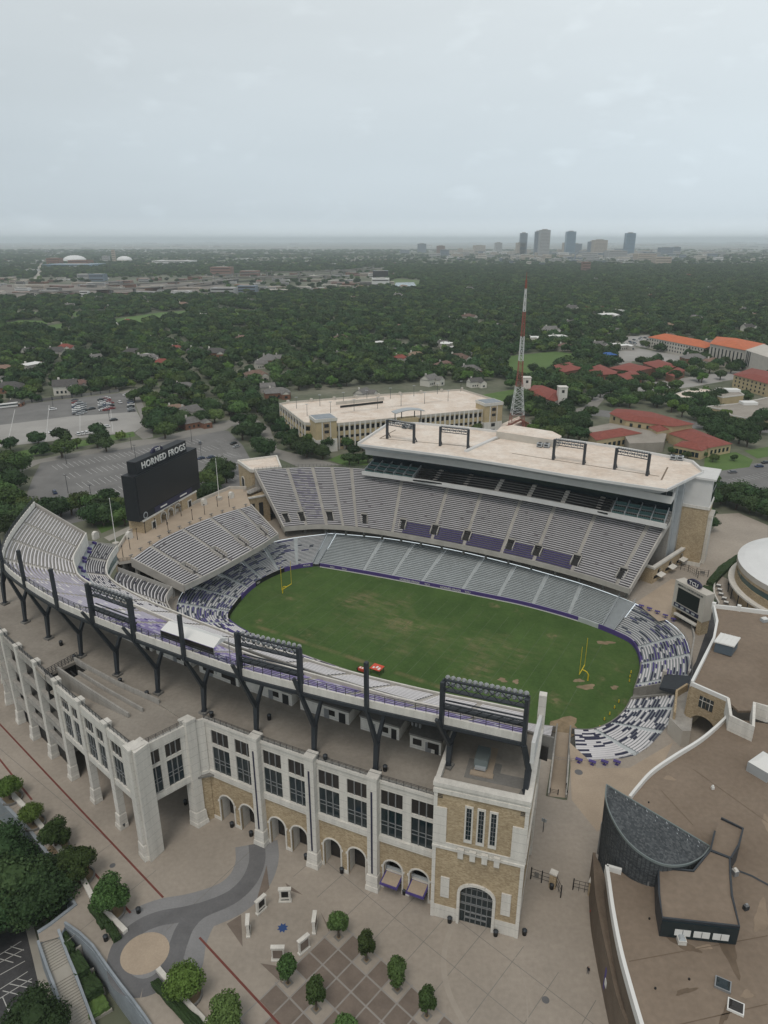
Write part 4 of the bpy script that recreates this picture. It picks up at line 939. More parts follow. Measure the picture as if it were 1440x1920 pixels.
# white sunshade canopy on the rim
cn = thing('canopy_tent', 'flat white fabric tent on the rim of the near stand among the steel masts', 'tent', UC.pt(UC.find(W(3, -100)), .9, 39))
xa, xb_ = UC.find(W(-3, -103)), UC.find(W(10.5, -102.5)); m = MB().use('whitep'); A = [UC.pt(xa, .98, 41.6), UC.pt(xb_, .98, 41.6), UC.pt(xb_, .72, 41.4), UC.pt(xa, .72, 41.4)]
rA, rB = (A[0]+A[3])/2+Vector((0, 0, 1.0)), (A[1]+A[2])/2+Vector((0, 0, 1.0))
m.face([A[0], A[1], rB, rA]); m.face([rA, rB, A[2], A[3]]); m.face([A[0], rA, A[3]]); m.face([A[1], A[2], rB]); m.build('fabric_top', cn)
m = MB().use('mull')
for p in A: m.beam((p.x, p.y, 36), p, .12)
m.build('tent_poles', cn)
m = MB().use('glass2'); m.face([A[0]-Vector((0, 0, .1)), A[1]-Vector((0, 0, .1)), A[1]-Vector((0, 0, 1.6)), A[0]-Vector((0, 0, 1.6))]); m.build('side_screen', cn)

# Y shaped columns with masts
def trimpt(s): x = UC.find(W(s, -104 + .00196*(s+8)**2)); return UC.pt(x, 1.035)
TB = [(-83.5, -85.5), (-70.5, -91.5), (-57.5, -94.7), (-46, -96.6), (-33, -97.8), (-20.2, -98.7), (-7.7, -99), (4.9, -98.9), (17.8, -98.6), (30.5, -97.8), (42.5, -96.2), (54.8, -93.0), (68.2, -92.6)]
RM = [(-78.5, -82.2), (-70, -90), (-60.4, -95.6), (-47.8, -98.6), (-33.2, -101.1), (-21.2, -101.7), (-9.1, -101.8), (4.1, -101.6), (17.3, -101.1), (29.5, -99.5), (41.7, -97.6), (54.3, -95.2), (67.3, -92.8)]
for i, (tb, rm) in enumerate(zip(TB, RM)):
    zb = 24.3 if i < 11 else 28.5
    if i == 0: continue
    b = W(*tb, zb); r_ = W(*rm, 37.7); nrm = (b-r_); nrm.z = 0; inn = W(tb[0], tb[1]+3.4, 35.2) if i < 12 else W(tb[0], tb[1]+1.5, 34)
    j = b.lerp(r_, .42); j = W(tb[0], tb[1]+.5, zb+(6.0 if i < 11 else 4.5))
    m = MB().use('steel'); m.beam(b+Vector((0, 0, .6)), j, .5, .8, up=E1, w2=.8, h2=.9)
    if i != 12: m.beam(j-Vector((0, 0, .5)), r_+(r_-j)*(.5 if i in (5, 6, 8, 9, 11) else .0), .8, .65, up=E1, w2=.5, h2=.5); m.beam(j-Vector((0, 0, .4)), inn, .7, .6, up=E1, w2=.42)
    else: m.beam(j, (r_.x, r_.y, 38), 1.0, .8)
    m.box(b.x-.5, b.x+.5, b.y-.5, b.y+.5, zb+.45, zb+.65)
    m.build('y_column', ws)
    m = MB().use('concrete_dark'); m.frame(W(*tb, 0), E1, E2); m.box(-.8, .8, -.8, .8, zb, zb+.45); m.build('column_footing', ws)
    top = 47.2 if i not in (11, 12) else 46.4
    m = MB().use('steel'); m.frame(W(*rm, 0), E1, E2); m.box(-.3, .3, -.38, .3, 37.6, top); m.build('mast', ws)
def wrack(i, j, label, z1=46.6, nl=12):
    a, b = W(*RM[i]), W(*RM[j]); off = E2*.5
    r = lightrack('stand_light_rack', label, a+off, b+off, z1-7.6, z1, 'light racks on the near stand rim', rows=2, brace=False, nl=nl, wgt=.45)
    m = MB().use('steel'); m.frame((a+off).xyz, (b-a).normalized(), E2); ln = (b-a).length
    m.box(0, ln, -.1, .7, z1-5.6, z1-5.3); m.box(0, ln, -.5, -.2, z1-4.4, z1-4.2); m.box(0, ln, .7, .9, z1-4.6, z1-4.4)
    n = 8
    for k in range(n): m.beam((ln*k/n, -.35, z1-5.5), (ln*(k+1)/n, -.35, z1-4.3), .12); m.beam((ln*(k+1)/n, -.35, z1-5.5), (ln*(k+2 if k+2 <= n else n)/n, -.35, z1-4.3), .12)
    m.build('catwalk', r)
    return r
wrack(5, 6, 'floodlight rack between steel masts at the left of the near stand rim')
wrack(8, 9, 'floodlight rack on the near stand rim just right of the white tent')
wrack(11, 12, 'floodlight rack with round lamps directly above the brick corner tower', nl=15)

# terrace deck at 24.3, running back under the upper deck
def Tf(s): return -100.6+.0013*(s+4)**2                      # wall line of the arcade
ter = [W(s, Tf(s)) for s in (6.2, 12, 16, 20, 24, 28, 32, 36, 40, 44, 48, 52, 55.4)]; inn_ = [W(s, -80+.0011*(s)**2) for s in (6.2, 12, 16, 20, 24, 28, 32, 36, 40, 44, 48, 52, 55.4)]
m = MB().use('deck')
for k in range(len(ter)-1): m.hexa([(p.x, p.y, 23.6) for p in (ter[k], ter[k+1], inn_[k+1], inn_[k])], [(p.x, p.y, 24.3) for p in (ter[k], ter[k+1], inn_[k+1], inn_[k])])
lefto = [W(6.2, Tf(6.2)), W(4.6, -102.9), W(-4.5, -101.4), W(-8, -101.2), W(-20, -100.9), W(-32.5, -99.8), W(-33.5, -106.8), W(-47.8, -103.2), W(-55.8, -101.2), W(-67, -97), W(-78, -89.5), W(-92, -78)]
li = [W(6.2, -80), W(5, -80), W(-4.5, -80), W(-8, -80), W(-20, -79.6), W(-32.5, -79), W(-33.5, -79), W(-47.8, -77), W(-55.8, -75), W(-64, -72), W(-70, -68), W(-78, -60)]
for k in range(len(lefto)-1): m.hexa([(p.x, p.y, 23.6) for p in (lefto[k], lefto[k+1], li[k+1], li[k])], [(p.x, p.y, 24.3) for p in (lefto[k], lefto[k+1], li[k+1], li[k])])
m.build('terrace_floor', ws)
# concession rooms on the terrace
for (s0, s1) in ((-44, -33.5), (-31.5, -21), (-19.5, -8.5), (-6, 5), (7, 18.5), (20.5, 31.5), (34, 42), (44.5, 50.5)):
    k = (s0+s1)/2; t0 = -88.9+.0013*(k)**2*.9
    if s0 == 44.5: t0 = -87
    sl = .0026*k; xd = (E1+E2*sl).normalized(); o = W(s0, t0-sl*(s1-s0)/2); ln = s1-s0
    m = MB().use('cream'); m.frame(o, xd, -Vector((-xd.y, xd.x, 0))); m.box(0, ln, -5.5, 0, 24.3, 27.1)
    m.use('concrete_dark'); m.box(-.15, ln+.15, -5.6, .15, 27.1, 27.5); m.use('mull')
    m.box(ln*.5, ln*.5+1.1, 0, .06, 24.3, 26.4) if s0 % 2 else m.box(ln*.25, ln*.25+1.1, 0, .06, 24.3, 26.4)
    if s0 in (-6, 44.5, 8): m.use('glass2'); m.box(ln*.1, ln*.38, 0, .07, 25.2, 26.5); m.box(ln*.58, ln*.9, 0, .07, 25.2, 26.5)
    m.use('dark'); m.box(ln*.8, ln*.93, 0, .05, 24.3, 26.5); m.use('glass2'); m.box(ln*.58, ln*.72, 0, .05, 25.2, 26.4)
    m.build('concession_room', ws)
m = MB().use('concrete_dark'); m.path_wall([W(s, -82.5+.0011*s*s) for s in range(-64, 69, 6)], .4, 24.3, 29); m.build('terrace_back_wall', ws)
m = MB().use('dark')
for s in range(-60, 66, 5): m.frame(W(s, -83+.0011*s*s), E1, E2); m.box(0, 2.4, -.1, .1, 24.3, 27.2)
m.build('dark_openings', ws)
# pipes and ducts hanging under the raker
m = MB().use('mull')
for s in range(8, 52, 9):
    for q in range(3): m.frame(W(s+q*.8, -86), E1, E2); m.box(0, .35, 0, .35, 28, 30.5)
m.build('ducts', ws)

# arcade: four bays between pilasters
def window_unit(parent, o, xd, yd, x0, x1, z0, z1):
    m = MB(); m.frame(o, xd, yd); zt = z0+(z1-z0)*.60; zt2 = zt+.75
    m.use('glass'); m.box(x0, x1, -.35, -.25, z0, zt); m.use('glass2'); m.box(x0, x1, -.35, -.25, zt2, z1)
    m.use('cream'); m.box(x0, x1, -.36, -.02, zt, zt2); m.use('mull'); n = 3
    for k in range(1, n): x = x0+(x1-x0)*k/n; m.box(x-.1, x+.1, -.26, -.1, z0, zt); m.box(x-.1, x+.1, -.26, -.1, zt2, z1)
    for q in (.36, .5): zz = z0+(zt-z0)*q; m.box(x0, x1, -.26, -.14, zz-.045, zz+.045)
    m.build('window', parent)
pil = [(18.9, 18.9), (30.9, 30.9), (43.2, 43.2), (55.0, 55.0)]
bays = [(6.2, 18.9), (18.9, 30.9), (30.9, 43.2), (43.2, 55.2)]
for bi, (s0, s1) in enumerate(bays):
    o = W(s0, Tf(s0)); e_ = W(s1, Tf(s1)); xd = (e_-o).normalized(); yd = Vector((xd.y, -xd.x, 0)); ln = (e_-o).length
    a0, a1 = .9 if bi else 1.2, ln-1.0
    w_ = 3.9; c1 = (a0+a1)/2-(a1-a0)*.245; c2 = (a0+a1)/2+(a1-a0)*.245; mid = (c1+c2)/2
    m = MB().use('brick'); m.frame(o, xd, yd)
    m.arch(0, mid, .0, 10.9, c1, 3.5, 5.3, 0, -.5, soffit='cream'); m.arch(mid, ln, .0, 10.9, c2, 3.5, 5.3, 0, -.5, soffit='cream'); m.build('brick_arcade_wall', ws)
    m = MB().use('cream'); m.frame(o, xd, yd)
    for c in (c1, c2): m.arch_trim(c, 3.5, 0, 5.3, -.02, .16, .28); m.box(c-1.75-.5, c-1.75-.28, 0, .2, 5.0, 5.4); m.box(c+1.75+.28, c+1.75+.5, 0, .2, 5.0, 5.4)
    m.box(0, c1-2.05, 0, .14, 0, .8); m.box(c1+2.05, c2-2.05, 0, .14, 0, .8); m.box(c2+2.05, ln, 0, .14, 0, .8)
    m.build('arch_trim', ws)
    m = MB().use('cream'); m.frame(o, xd, yd)
    for c in (c1, c2):
        m.box(c-1.75-.02, c-1.75-.4, -2.6, -.5, 0, 7.2); m.box(c+1.76, c+2.1, -2.6, -.5, 0, 7.2); m.box(c-2, c+2, -2.6, -.5, 7.2, 7.5)
    m.build('arch_reveal', ws)
    m = MB(); m.frame(o, xd, yd)
    for ci, c in enumerate((c1, c2)):
        if bi < 3:
            m.use('black'); m.box(c-1.76, c+1.76, -2.75, -2.6, 0, 7.2); m.use('glass2'); m.box(c-1.5, c+1.5, -2.6, -2.56, .3, 3.0); m.box(c-1.5, c+1.5, -2.6, -2.56, 3.4, 6.2)
        else:
            m.use('dark'); m.box(c-1.76, c+1.76, -2.75, -2.6, 0, 7.2)
    m.build('gate', ws)
    if bi == 3:
        for c in (c1, c2):
            m = MB(); m.frame(o, xd, yd); m.use('fascia'); m.box(c-1.7, c+1.7, -1.2, -1.0, 1.0, 4.4); m.use('glass'); m.box(c-1.4, c+1.4, -1.0, -.95, 1.2, 2.9); m.build('ticket_window', ws)
            m = MB(); m.frame(o, xd, yd); m.use('purple'); m.box(c-1.7, c+1.7, -.8, 2.3, 3.1, 3.5); m.build('awning_frame', ws)
            m = MB(); m.frame(o, xd, yd); m.use('tan'); m.box(c-1.45, c+1.45, -.6, 2.05, 3.5, 3.56); m.use('cream'); m.box(c-1.6, c+1.6, -1.0, -.7, 3.5, 3.8); m.build('awning_top', ws)
    m = MB().use('cream'); m.frame(o, xd, yd)
    m.box(0, ln, -.6, .35, 11.05, 12.4); m.box(0, ln, -.6, 0, 22.4, 24.3); m.box(0, ln, -.6, .3, 23.9, 24.55)
    wa = (a1-a0-1.5)/2; xs = [(a0+.25, a0+.25+wa-.3), (a1-.25-wa+.3, a1-.25)]
    m.box(0, xs[0][0], -.6, 0, 12.4, 22.4); m.box(xs[0][1], xs[1][0], -.6, 0, 12.4, 22.4); m.box(xs[1][1], ln, -.6, 0, 12.4, 22.4)
    m.build('stone_wall', ws)
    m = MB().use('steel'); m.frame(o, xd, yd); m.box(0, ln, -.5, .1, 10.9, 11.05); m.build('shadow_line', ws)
    for (x0, x1) in xs: window_unit(ws, o, xd, yd, x0, x1, 12.4, 22.4)
    m = MB().use('steel'); railing(m, [o+yd*.05+Vector((0, 0, 24.5)), e_+yd*.05+Vector((0, 0, 24.5))], 1.1, 1.3, .04, 4); m.build('roof_railing', ws)
def pilaster(o, xd, yd, w_=1.9, dpt=1.3, z1=25.6, strip=True, flare=True):
    m = MB().use('cream'); m.frame(o, xd, yd)
    m.box(-w_/2, w_/2, -.6, dpt, 3.4, z1-.4); m.box(-w_/2-.12, w_/2+.12, -.7, dpt+.12, z1-.4, z1)
    m.hexa([(-w_/2-.35, -.6, 0), (w_/2+.35, -.6, 0), (w_/2+.35, dpt+.5, 0), (-w_/2-.35, dpt+.5, 0)], [(-w_/2-.3, -.6, 1.0), (w_/2+.3, -.6, 1.0), (w_/2+.3, dpt+.4, 1.0), (-w_/2-.3, dpt+.4, 1.0)])
    m.hexa([(-w_/2-.22, -.6, 1.0), (w_/2+.22, -.6, 1.0), (w_/2+.22, dpt+.3, 1.0), (-w_/2-.22, dpt+.3, 1.0)], [(-w_/2-.12, -.6, 3.4), (w_/2+.12, -.6, 3.4), (w_/2+.12, dpt+.16, 3.4), (-w_/2-.12, dpt+.16, 3.4)])
    m.build('pilaster', ws)
    if strip:
        m = MB().use('navy'); m.frame(o, xd, yd); m.box(-.14, .14, dpt, dpt+.04, 3.9, 22.5); m.use('steel'); m.box(-.2, -.14, dpt, dpt+.05, 3.9, 22.5); m.build('purple_strip', ws)
for s in (18.9, 30.9, 43.2):
    xd = (W(s+3, Tf(s+3))-W(s-3, Tf(s-3))).normalized(); pilaster(W(s, Tf(s)), xd, Vector((xd.y, -xd.x, 0)))

# projecting north-west wing: open ground storey, glazed bays, ramps on its roof
WP = [(2.6, -114.4), (-8.2, -112.4), (-18.5, -110.3), (-28.6, -108.2), (-38.6, -105.9), (-48.0, -104.0), (-56.5, -102.0), (-66, -98.8), (-76, -93.5), (-85, -86.5), (-93, -78)]
for i, (s, t) in enumerate(WP):
    a = W(*WP[max(0, i-1)]); b = W(*WP[min(len(WP)-1, i+1)]); xd = (a-b).normalized(); yd = Vector((xd.y, -xd.x, 0))
    if i == 0:
        pilaster(W(s-.3, t+1.4), xd, yd, 2.0, 1.5, 25.8, False); xe = (W(5.6, -103.6)-W(2.6, -114.4)).normalized(); pilaster(W(s-1.3, t+.4), xe, Vector((xe.y, -xe.x, 0)), 1.98, 1.48, 25.77, False); m = MB().use('cream'); m.prism([(p.x, p.y) for p in (W(s-1.6, t+.2), W(s+1.2, t-.8), W(s+1.2, t+2.6), W(s-1.6, t+3))], 0, 25.6); m.build('corner_pier', ws)
    else: pilaster(W(s, t+1.0), xd, yd, 1.45, .8, 25.6, False)
pilaster(W(4.2, -103.2), (W(5.6, -103.6)-W(2.6, -114.4)).normalized(), -(-E1), 1.9, 1.3, 25.6, False)
rw = MB().use('brick'); rw.path_wall([W(4.6, -103.1), W(6.2, -100.45)], .5, 0, 11.05); rw.use('cream'); rw.path_wall([W(4.6, -103.1), W(6.2, -100.45)], .52, 11.05, 24.5); rw.path_wall([W(4.6, -103.1), W(6.2, -100.45)], .9, 11.05, 12.4); rw.build('return_wall', ws)
def bay_glazed(o, e_, x_in, both=True):
    xd = (e_-o).normalized(); yd = Vector((xd.y, -xd.x, 0)); ln = (e_-o).length
    m = MB().use('cream'); m.frame(o, xd, yd); m.box(0, ln, -.7, .2, 11.2, 12.6); m.box(0, ln, -.7, .2, 22.5, 24.5)
    a0, a1 = x_in, ln-x_in; wa = (a1-a0-1.2)/2; m.box(0, a0, -.6, 0, 12.6, 22.5); m.box(a1, ln, -.6, 0, 12.6, 22.5); m.box(a0+wa, a1-wa, -.6, 0, 12.6, 22.5); m.build('stone_wall', ws)
    window_unit(ws, o, xd, yd, a0, a0+wa, 12.6, 22.5); window_unit(ws, o, xd, yd, a1-wa, a1, 12.6, 22.5)
    m = MB().use('steel'); railing(m, [o+yd*-.2+Vector((0, 0, 24.5)), e_+yd*-.2+Vector((0, 0, 24.5))], 1.1, 1.3, .04, 4); m.build('roof_railing', ws)
for i in range(3): bay_glazed(W(WP[i+1][0], WP[i+1][1]+.6), W(WP[i][0], WP[i][1]+.6), 1.1)
bay_glazed(W(1.9, -113.6), W(4.6, -103.9), 1.2)
for i in range(3, len(WP)-1):            # open ramp bays with dark gates at ground level
    o = W(WP[i+1][0], WP[i+1][1]+.6); e_ = W(WP[i][0], WP[i][1]+.6); xd = (e_-o).normalized(); yd = Vector((xd.y, -xd.x, 0)); ln = (e_-o).length
    for z0, z1 in ((6.0, 7.4), (10.8, 12.4), (16.8, 18.2), (22.8, 24.6)): m = MB().use('concrete'); m.frame(o, xd, yd); m.box(0, ln, -.8, .1, z0, z1); m.build('spandrel', ws)
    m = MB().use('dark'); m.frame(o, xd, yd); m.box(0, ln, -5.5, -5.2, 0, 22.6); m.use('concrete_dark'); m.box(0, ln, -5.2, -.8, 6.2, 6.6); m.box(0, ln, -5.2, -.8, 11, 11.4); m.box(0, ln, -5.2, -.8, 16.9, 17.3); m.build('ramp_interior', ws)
    m = MB().use('black'); m.frame(o, xd, yd); m.box(.9, ln-.9, -1.2, -1.1, 0, 4.2); m.build('dark_gate', ws)
    m = MB().use('steel'); railing(m, [o+yd*-.2+Vector((0, 0, 24.6)), e_+yd*-.2+Vector((0, 0, 24.6))], 1.1, 1.3, .04, 4); m.build('roof_railing', ws)
# slab over the open storey, roof and ramps
m = MB().use('concrete_dark'); base = [W(2.2, -113.4), W(-8, -111.4), W(-18, -109.4), W(-28, -107.3), W(-28, -100.5), W(8, -100.5), W(4.6, -104)]
m.prism([(p.x, p.y) for p in base], 11.4, 11.8); m.build('soffit_slab', ws)
m = MB().use('deck'); rf_ = [W(1.9, -113.4), W(-7, -111.8), W(-7, -101.2), W(4.6, -102.6), W(4.4, -104.2)]
m.prism([(p.x, p.y) for p in rf_], 23.4, 24.0); m.build('wing_roof', ws)
m = MB().use('deck')                      # outer lane going down to the north
A = [W(-7, -111.8), W(-18, -109.7), W(-28, -107.5), W(-33, -106.5)]; Bq = [W(-7, -107.2), W(-18, -105.9), W(-28, -104.6), W(-33, -103.8)]; zz = [24.0, 22.6, 21.2, 20.4]
for k in range(3): m.hexa([(p.x, p.y, z-.5) for p, z in ((A[k], zz[k]), (A[k+1], zz[k+1]), (Bq[k+1], zz[k+1]), (Bq[k], zz[k]))], [(p.x, p.y, z) for p, z in ((A[k], zz[k]), (A[k+1], zz[k+1]), (Bq[k+1], zz[k+1]), (Bq[k], zz[k]))])
m.build('outer_ramp', ws)
m = MB().use('concrete'); Cq = [W(-7, -101.3), W(-18, -101.0), W(-28, -100.2), W(-33, -99.6)]
m.use('deck')
for k in range(2): m.hexa([(p.x, p.y, 23.5) for p in (Bq[k], Bq[k+1], Cq[k+1], Cq[k])], [(p.x, p.y, 24.0+.0*k) for p in (Bq[k], Bq[k+1], Cq[k+1], Cq[k])])
m.build('inner_ramp', ws)
m = MB().use('concrete'); m.path_wall(Bq[:4], .35, lambda k: zz[k]-.3, lambda k: 25.1); m.path_wall([W(-5, -101.2)]+Cq[1:], .35, 23.6, 25.2); m.path_wall([W(-6, -104.6), W(-18, -103.6), W(-28, -102.4)], .3, 23.9, 25.0)
m.build('ramp_parapet', ws)
m = MB().use('dark'); q = [W(-28, -104.4), W(-33.3, -103.8), W(-33.3, -99.8), W(-28, -100.4)]; m.face([(p.x, p.y, 19.5) for p in q]); m.path_wall([W(-33.4, -106.6), W(-33.4, -99.4)], .3, 18, 24.2); m.build('ramp_void', ws)
m = MB().use('steel'); railing(m, [W(-33.2, -106.6, 24.3), W(-33.2, -98.6, 24.3)], 1.5, .8, .06, 4); m.build('ramp_gate', ws)
m = MB().use('concrete_dark'); m.frame(W(0, 0, 24.3), E1, E2)
for s_, t_2 in ((-33.0, -97.8),): pass

# south-west corner tower: brick and stone block with the big arched door
st = thing('corner_tower', 'square tan brick tower with arched glass door at the right end of the near stand', 'tower', W(62, -96, 0))
o = W(55.0, -98.2); e_ = W(69.6, -94.8); xd = (e_-o).normalized(); yd = Vector((xd.y, -xd.x, 0)); ln = (e_-o).length
m = MB().use('brick'); m.frame(o, xd, yd); cx = ln*.515
m.arch(.3, ln-.3, 3.0, 16.0, cx, 5.6, 7.2, 0, -.8, rise=2.1, soffit='cream')
m.box(.3, ln-.3, -.8, 0, 17.4, 27.6)
m.use('cream'); m.box(.3, cx-2.8, -.8, .06, 0, 3.0); m.box(cx+2.8, ln-.3, -.8, .06, 0, 3.0); m.build('front_wall', st)
m = MB().use('brick'); m.frame(e_, -yd, xd); m.box(.3, 18, -.8, 0, 3, 16); m.box(.3, 18, -.8, 0, 17.4, 27.6); m.use('cream'); m.box(.3, 18, -.8, .06, 0, 3)
m.frame(o, -yd, -xd); m.use('brick'); m.box(.3, 3, -.8, 0, 0, 27.6); m.use('cream'); m.box(3, 17, -.8, 0, 24.3, 28); m.build('side_wall', st)
m = MB().use('cream'); m.frame(o, xd, yd)
for x0 in (-.15, ln-.45): m.box(x0, x0+.6, -.93, .17, 0, 27.97)
m.box(-.2, ln+.2, -.9, .3, 16.0, 16.5); m.box(-.1, ln+.1, -.9, .15, 16.5, 17.4)
m.box(-.25, ln+.25, -.9, .35, 27.6, 28.4); m.box(-.1, ln+.1, -.9, .15, 28.4, 29.0); m.box(-.3, ln+.3, -.9, .4, 29.0, 29.7)
m.frame(e_, -yd, xd); m.box(.5, 18.4, -.9, .3, 16.02, 17.38); m.box(.5, 18.4, -.9, .35, 27.62, 29.66)
m.frame(o, -yd, -xd); m.box(.5, 17, -.6, .2, 27.62, 29.66)
m.frame(o, xd, yd)
for x0, z0, z1, w_ in ((.0, 17.4, 24.6, 2.1), (ln-2.2, 17.4, 24.0, 2.2), (1.5, 5.2, 9.7, 1.5), (ln-3.1, 4.6, 9.4, 1.6)): m.box(x0, x0+w_, 0, .22, z0, z1)
for k in range(4): x = cx-3.0+k*2.0; m.box(x-.45, x+.45, .3, .75, 15.2, 17.0); m.box(x-.55, x+.55, .3, .85, 16.6, 17.2)
for k in range(3):
    x = cx-2.0+k*2.0; m.box(x-.68, x-.42, 0, .15, 19, 25.6); m.box(x+.42, x+.68, 0, .15, 19, 25.6); m.box(x-.68, x+.68, 0, .2, 25.6, 26.0); m.box(x-.68, x+.68, 0, .2, 18.4, 19)
m.arch_trim(cx, 5.6, 0, 7.2, -.02, .35, .5, rise=2.1)
m.build('stone_trim', st)
for k in range(3):
    m = MB(); m.frame(o, xd, yd); x = cx-2.0+k*2.0; m.use('glass'); m.box(x-.42, x+.42, 0, .04, 19, 25.6); m.use('mull'); m.box(x-.03, x+.03, .04, .08, 19, 25.6)
    for q in range(1, 7): m.box(x-.42, x+.42, .04, .08, 19+q*.94-.03, 19+q*.94+.03)
    m.build('slit_window', st)
m = MB(); m.frame(o, xd, yd); m.use('glass'); m.box(cx-2.8, cx+2.8, -.6, -.5, 0, 9.5); m.use('mull')
for k in range(1, 6): x = cx-2.8+5.6*k/6; m.box(x-.05, x+.05, -.5, -.4, 2.5, 9.3)
for z in (2.6, 4.2, 4.5, 6.2, 6.5, 8.0): m.box(cx-2.8, cx+2.8, -.5, -.4, z-.05, z+.05)
for k in range(5): x = cx-1.9+k*.95; m.box(x-.06, x+.06, -.5, -.36, 0, 2.6)
m.box(cx-1.9, cx+1.9, -.5, -.36, 1.1, 1.4); m.box(cx-1.9, cx+1.9, -.5, -.36, 2.4, 2.6); m.build('arched_door', st)
m = MB().use('steel'); m.frame(o, xd, yd)
for x0 in (.5, ln-1.2):
    for q in range(3): m.box(x0, x0+.8, 0, .05, 26.4+q*.3, 26.52+q*.3)
m.build('vents', st)
m = MB().use('deck'); m.frame(o, xd, yd); m.box(.5, ln-.5, -18, -.8, 28.0, 28.5); m.build('roof_floor', st)
m = MB().use('concrete_dark'); m.frame(o, xd, yd); m.box(4.0, 9.6, -8.2, -3.4, 28.5, 28.53); m.box(9.6, 13.6, -6.0, -3.4, 28.5, 28.53); m.build('roof_stains', st)
m = MB().use('tan'); m.frame(o, xd, yd); m.box(5.2, 8.4, -12, -4.6, 28.5, 28.56); m.box(4.8, 8.6, -5.2, -4.2, 28.56, 28.8); m.build('roof_pads', st)
hv = thing('rooftop_unit', 'grey green ventilation unit standing on the roof of the brick corner tower', 'air conditioner', o+xd*6.3-yd*7.5+Vector((0, 0, 28.5)))
m = MB().use('mull'); M['unit_green'] = mat('unit_green', (.17, .20, .20), .5); m.use('unit_green'); m.frame(o, xd, yd); m.box(5.2, 7.4, -9.5, -5.9, 28.9, 30.5); m.build('casing', hv)
m = MB().use('fascia'); m.frame(o, xd, yd); m.box(5.4, 7.2, -5.9, -5.3, 28.9, 29.3); m.box(5.5, 7.1, -9.6, -9.5, 29.2, 30.2); m.box(5.3, 7.3, -9.3, -6.1, 28.56, 28.9); m.build('skid', hv)
m = MB().use('white'); m.frame(o, -yd, -xd)
m.frame(e_, -yd, xd); m.hexa([(1.5, -.6, 35.5), (9, -.6, 32.5), (18.4, -.6, 30), (18.4, -.6, 32.5), (9, -.6, 36.5), (1.5, -.6, 39.4)], [(1.5, 0, 35.5), (9, 0, 32.5), (18.4, 0, 30), (18.4, 0, 32.5), (9, 0, 36.5), (1.5, 0, 39.4)]); m.use('cream'); m.box(18.3, 19.6, -.9, .4, 0, 36.5)
m.build('end_wall', st)

# ---------------------------------------------------------------- plaza paving and its patterns
def Q(pxs, z=0.0): return [G(x, y, z) for x, y in pxs]
def ribbon(mb, pts, w_, z):
    n = len(pts); A = []; B = []
    for k in range(n):
        d = (pts[min(k+1, n-1)]-pts[max(k-1, 0)]); d.z = 0; d.normalize(); nn = Vector((-d.y, d.x, 0)); A.append(pts[k]+nn*w_/2); B.append(pts[k]-nn*w_/2)
    for k in range(n-1): mb.face([(p.x, p.y, z) for p in (A[k], A[k+1], B[k+1], B[k])])
west = pit[:19] + [G(400, 2150), G(1400, 2150)] + [W(118, -60.8), W(-125, -60.8), W(-125, -100)]
sheet('plaza_paving', west, .010, 'plaza')
m = MB().use('plaza')
nB = 120
for k in range(nB):
    a, b = BC.L*k/nB, BC.L*(k+1)/nB; sa = ST(BC.pt(a, 1)); 
    if not (sa[0] > 55 or sa[1] > 20 or sa[0] < -60): continue
    m.face([(p.x, p.y, .015) for p in (outp(a, 12.5), outp(b, 12.5), outp(b, 42 if sa[0] > 50 else 26), outp(a, 42 if sa[0] > 50 else 26))])
m.build('outer_concourse_paving', kind='structure')
M['path_lt'] = mat('grey_paving', (0.24, 0.24, 0.245), .9, .1, .2, fine=.06)
M['path_dk'] = mat('dark_grey_paving', (0.145, 0.145, 0.15), .9, .14, .3, fine=.06)
M['brownpave'] = mat('brown_paving', (0.185, 0.15, 0.125), .9, .15, .4, fine=.06)
M['redline'] = mat('red_line', (0.17, 0.055, 0.045), .9, .15, .5)
M['joint'] = mat('paving_joint', (0.20, 0.19, 0.175), .9, .1, .5)
M['jointlt'] = mat('pale_joint', (0.29, 0.275, 0.26), .9, .1, .5)
M['bluegrey'] = mat('bluegrey_concrete', (0.27, 0.30, 0.33), .85, .15, .3, fine=.08)
pth = catmull(Q([(481, 1582), (482, 1615), (468, 1650), (438, 1680), (395, 1700), (345, 1714), (300, 1722), (262, 1738), (232, 1765), (219, 1800), (224, 1832), (245, 1850), (272, 1852), (300, 1838), (322, 1808), (334, 1772), (348, 1738), (372, 1712), (400, 1698)]), 6)
m = MB().use('path_lt'); ribbon(m, pth[:46], 8.2, .018); ribbon(m, catmull(Q([(425, 1690), (385, 1722), (362, 1768), (352, 1815), (325, 1850)]), 5), 4.6, .022); m.build('grey_paving', kind='structure')
m = MB().use('path_dk'); ribbon(m, pth[:72], 3.1, .028); ribbon(m, pth[71:], 3.1, .034); m.build('dark_paving_path', kind='structure')
m = MB().use('path_lt'); cpx = G(272, 1787); m.face([(cpx.x+4.9*math.cos(a*math.pi/20), cpx.y+4.7*math.sin(a*math.pi/20), .025) for a in range(40)])
m.use('tan'); m.face([(cpx.x+3.95*math.cos(a*math.pi/20), cpx.y+3.8*math.sin(a*math.pi/20), .040) for a in range(40)]); m.build('round_paving', kind='structure')
m = MB().use('redline')
for a, b in (((-20, 1337), (306, 1683)), ((374, 1758), (560, 1960)), ((150, 1608), (245, 1712)), ((318, 1848), (410, 1935)), ((-10, 1412), (60, 1500))): ribbon(m, [G(*a), G(*b)], .38, .0315)
m.build('red_paving_lines', kind='structure')
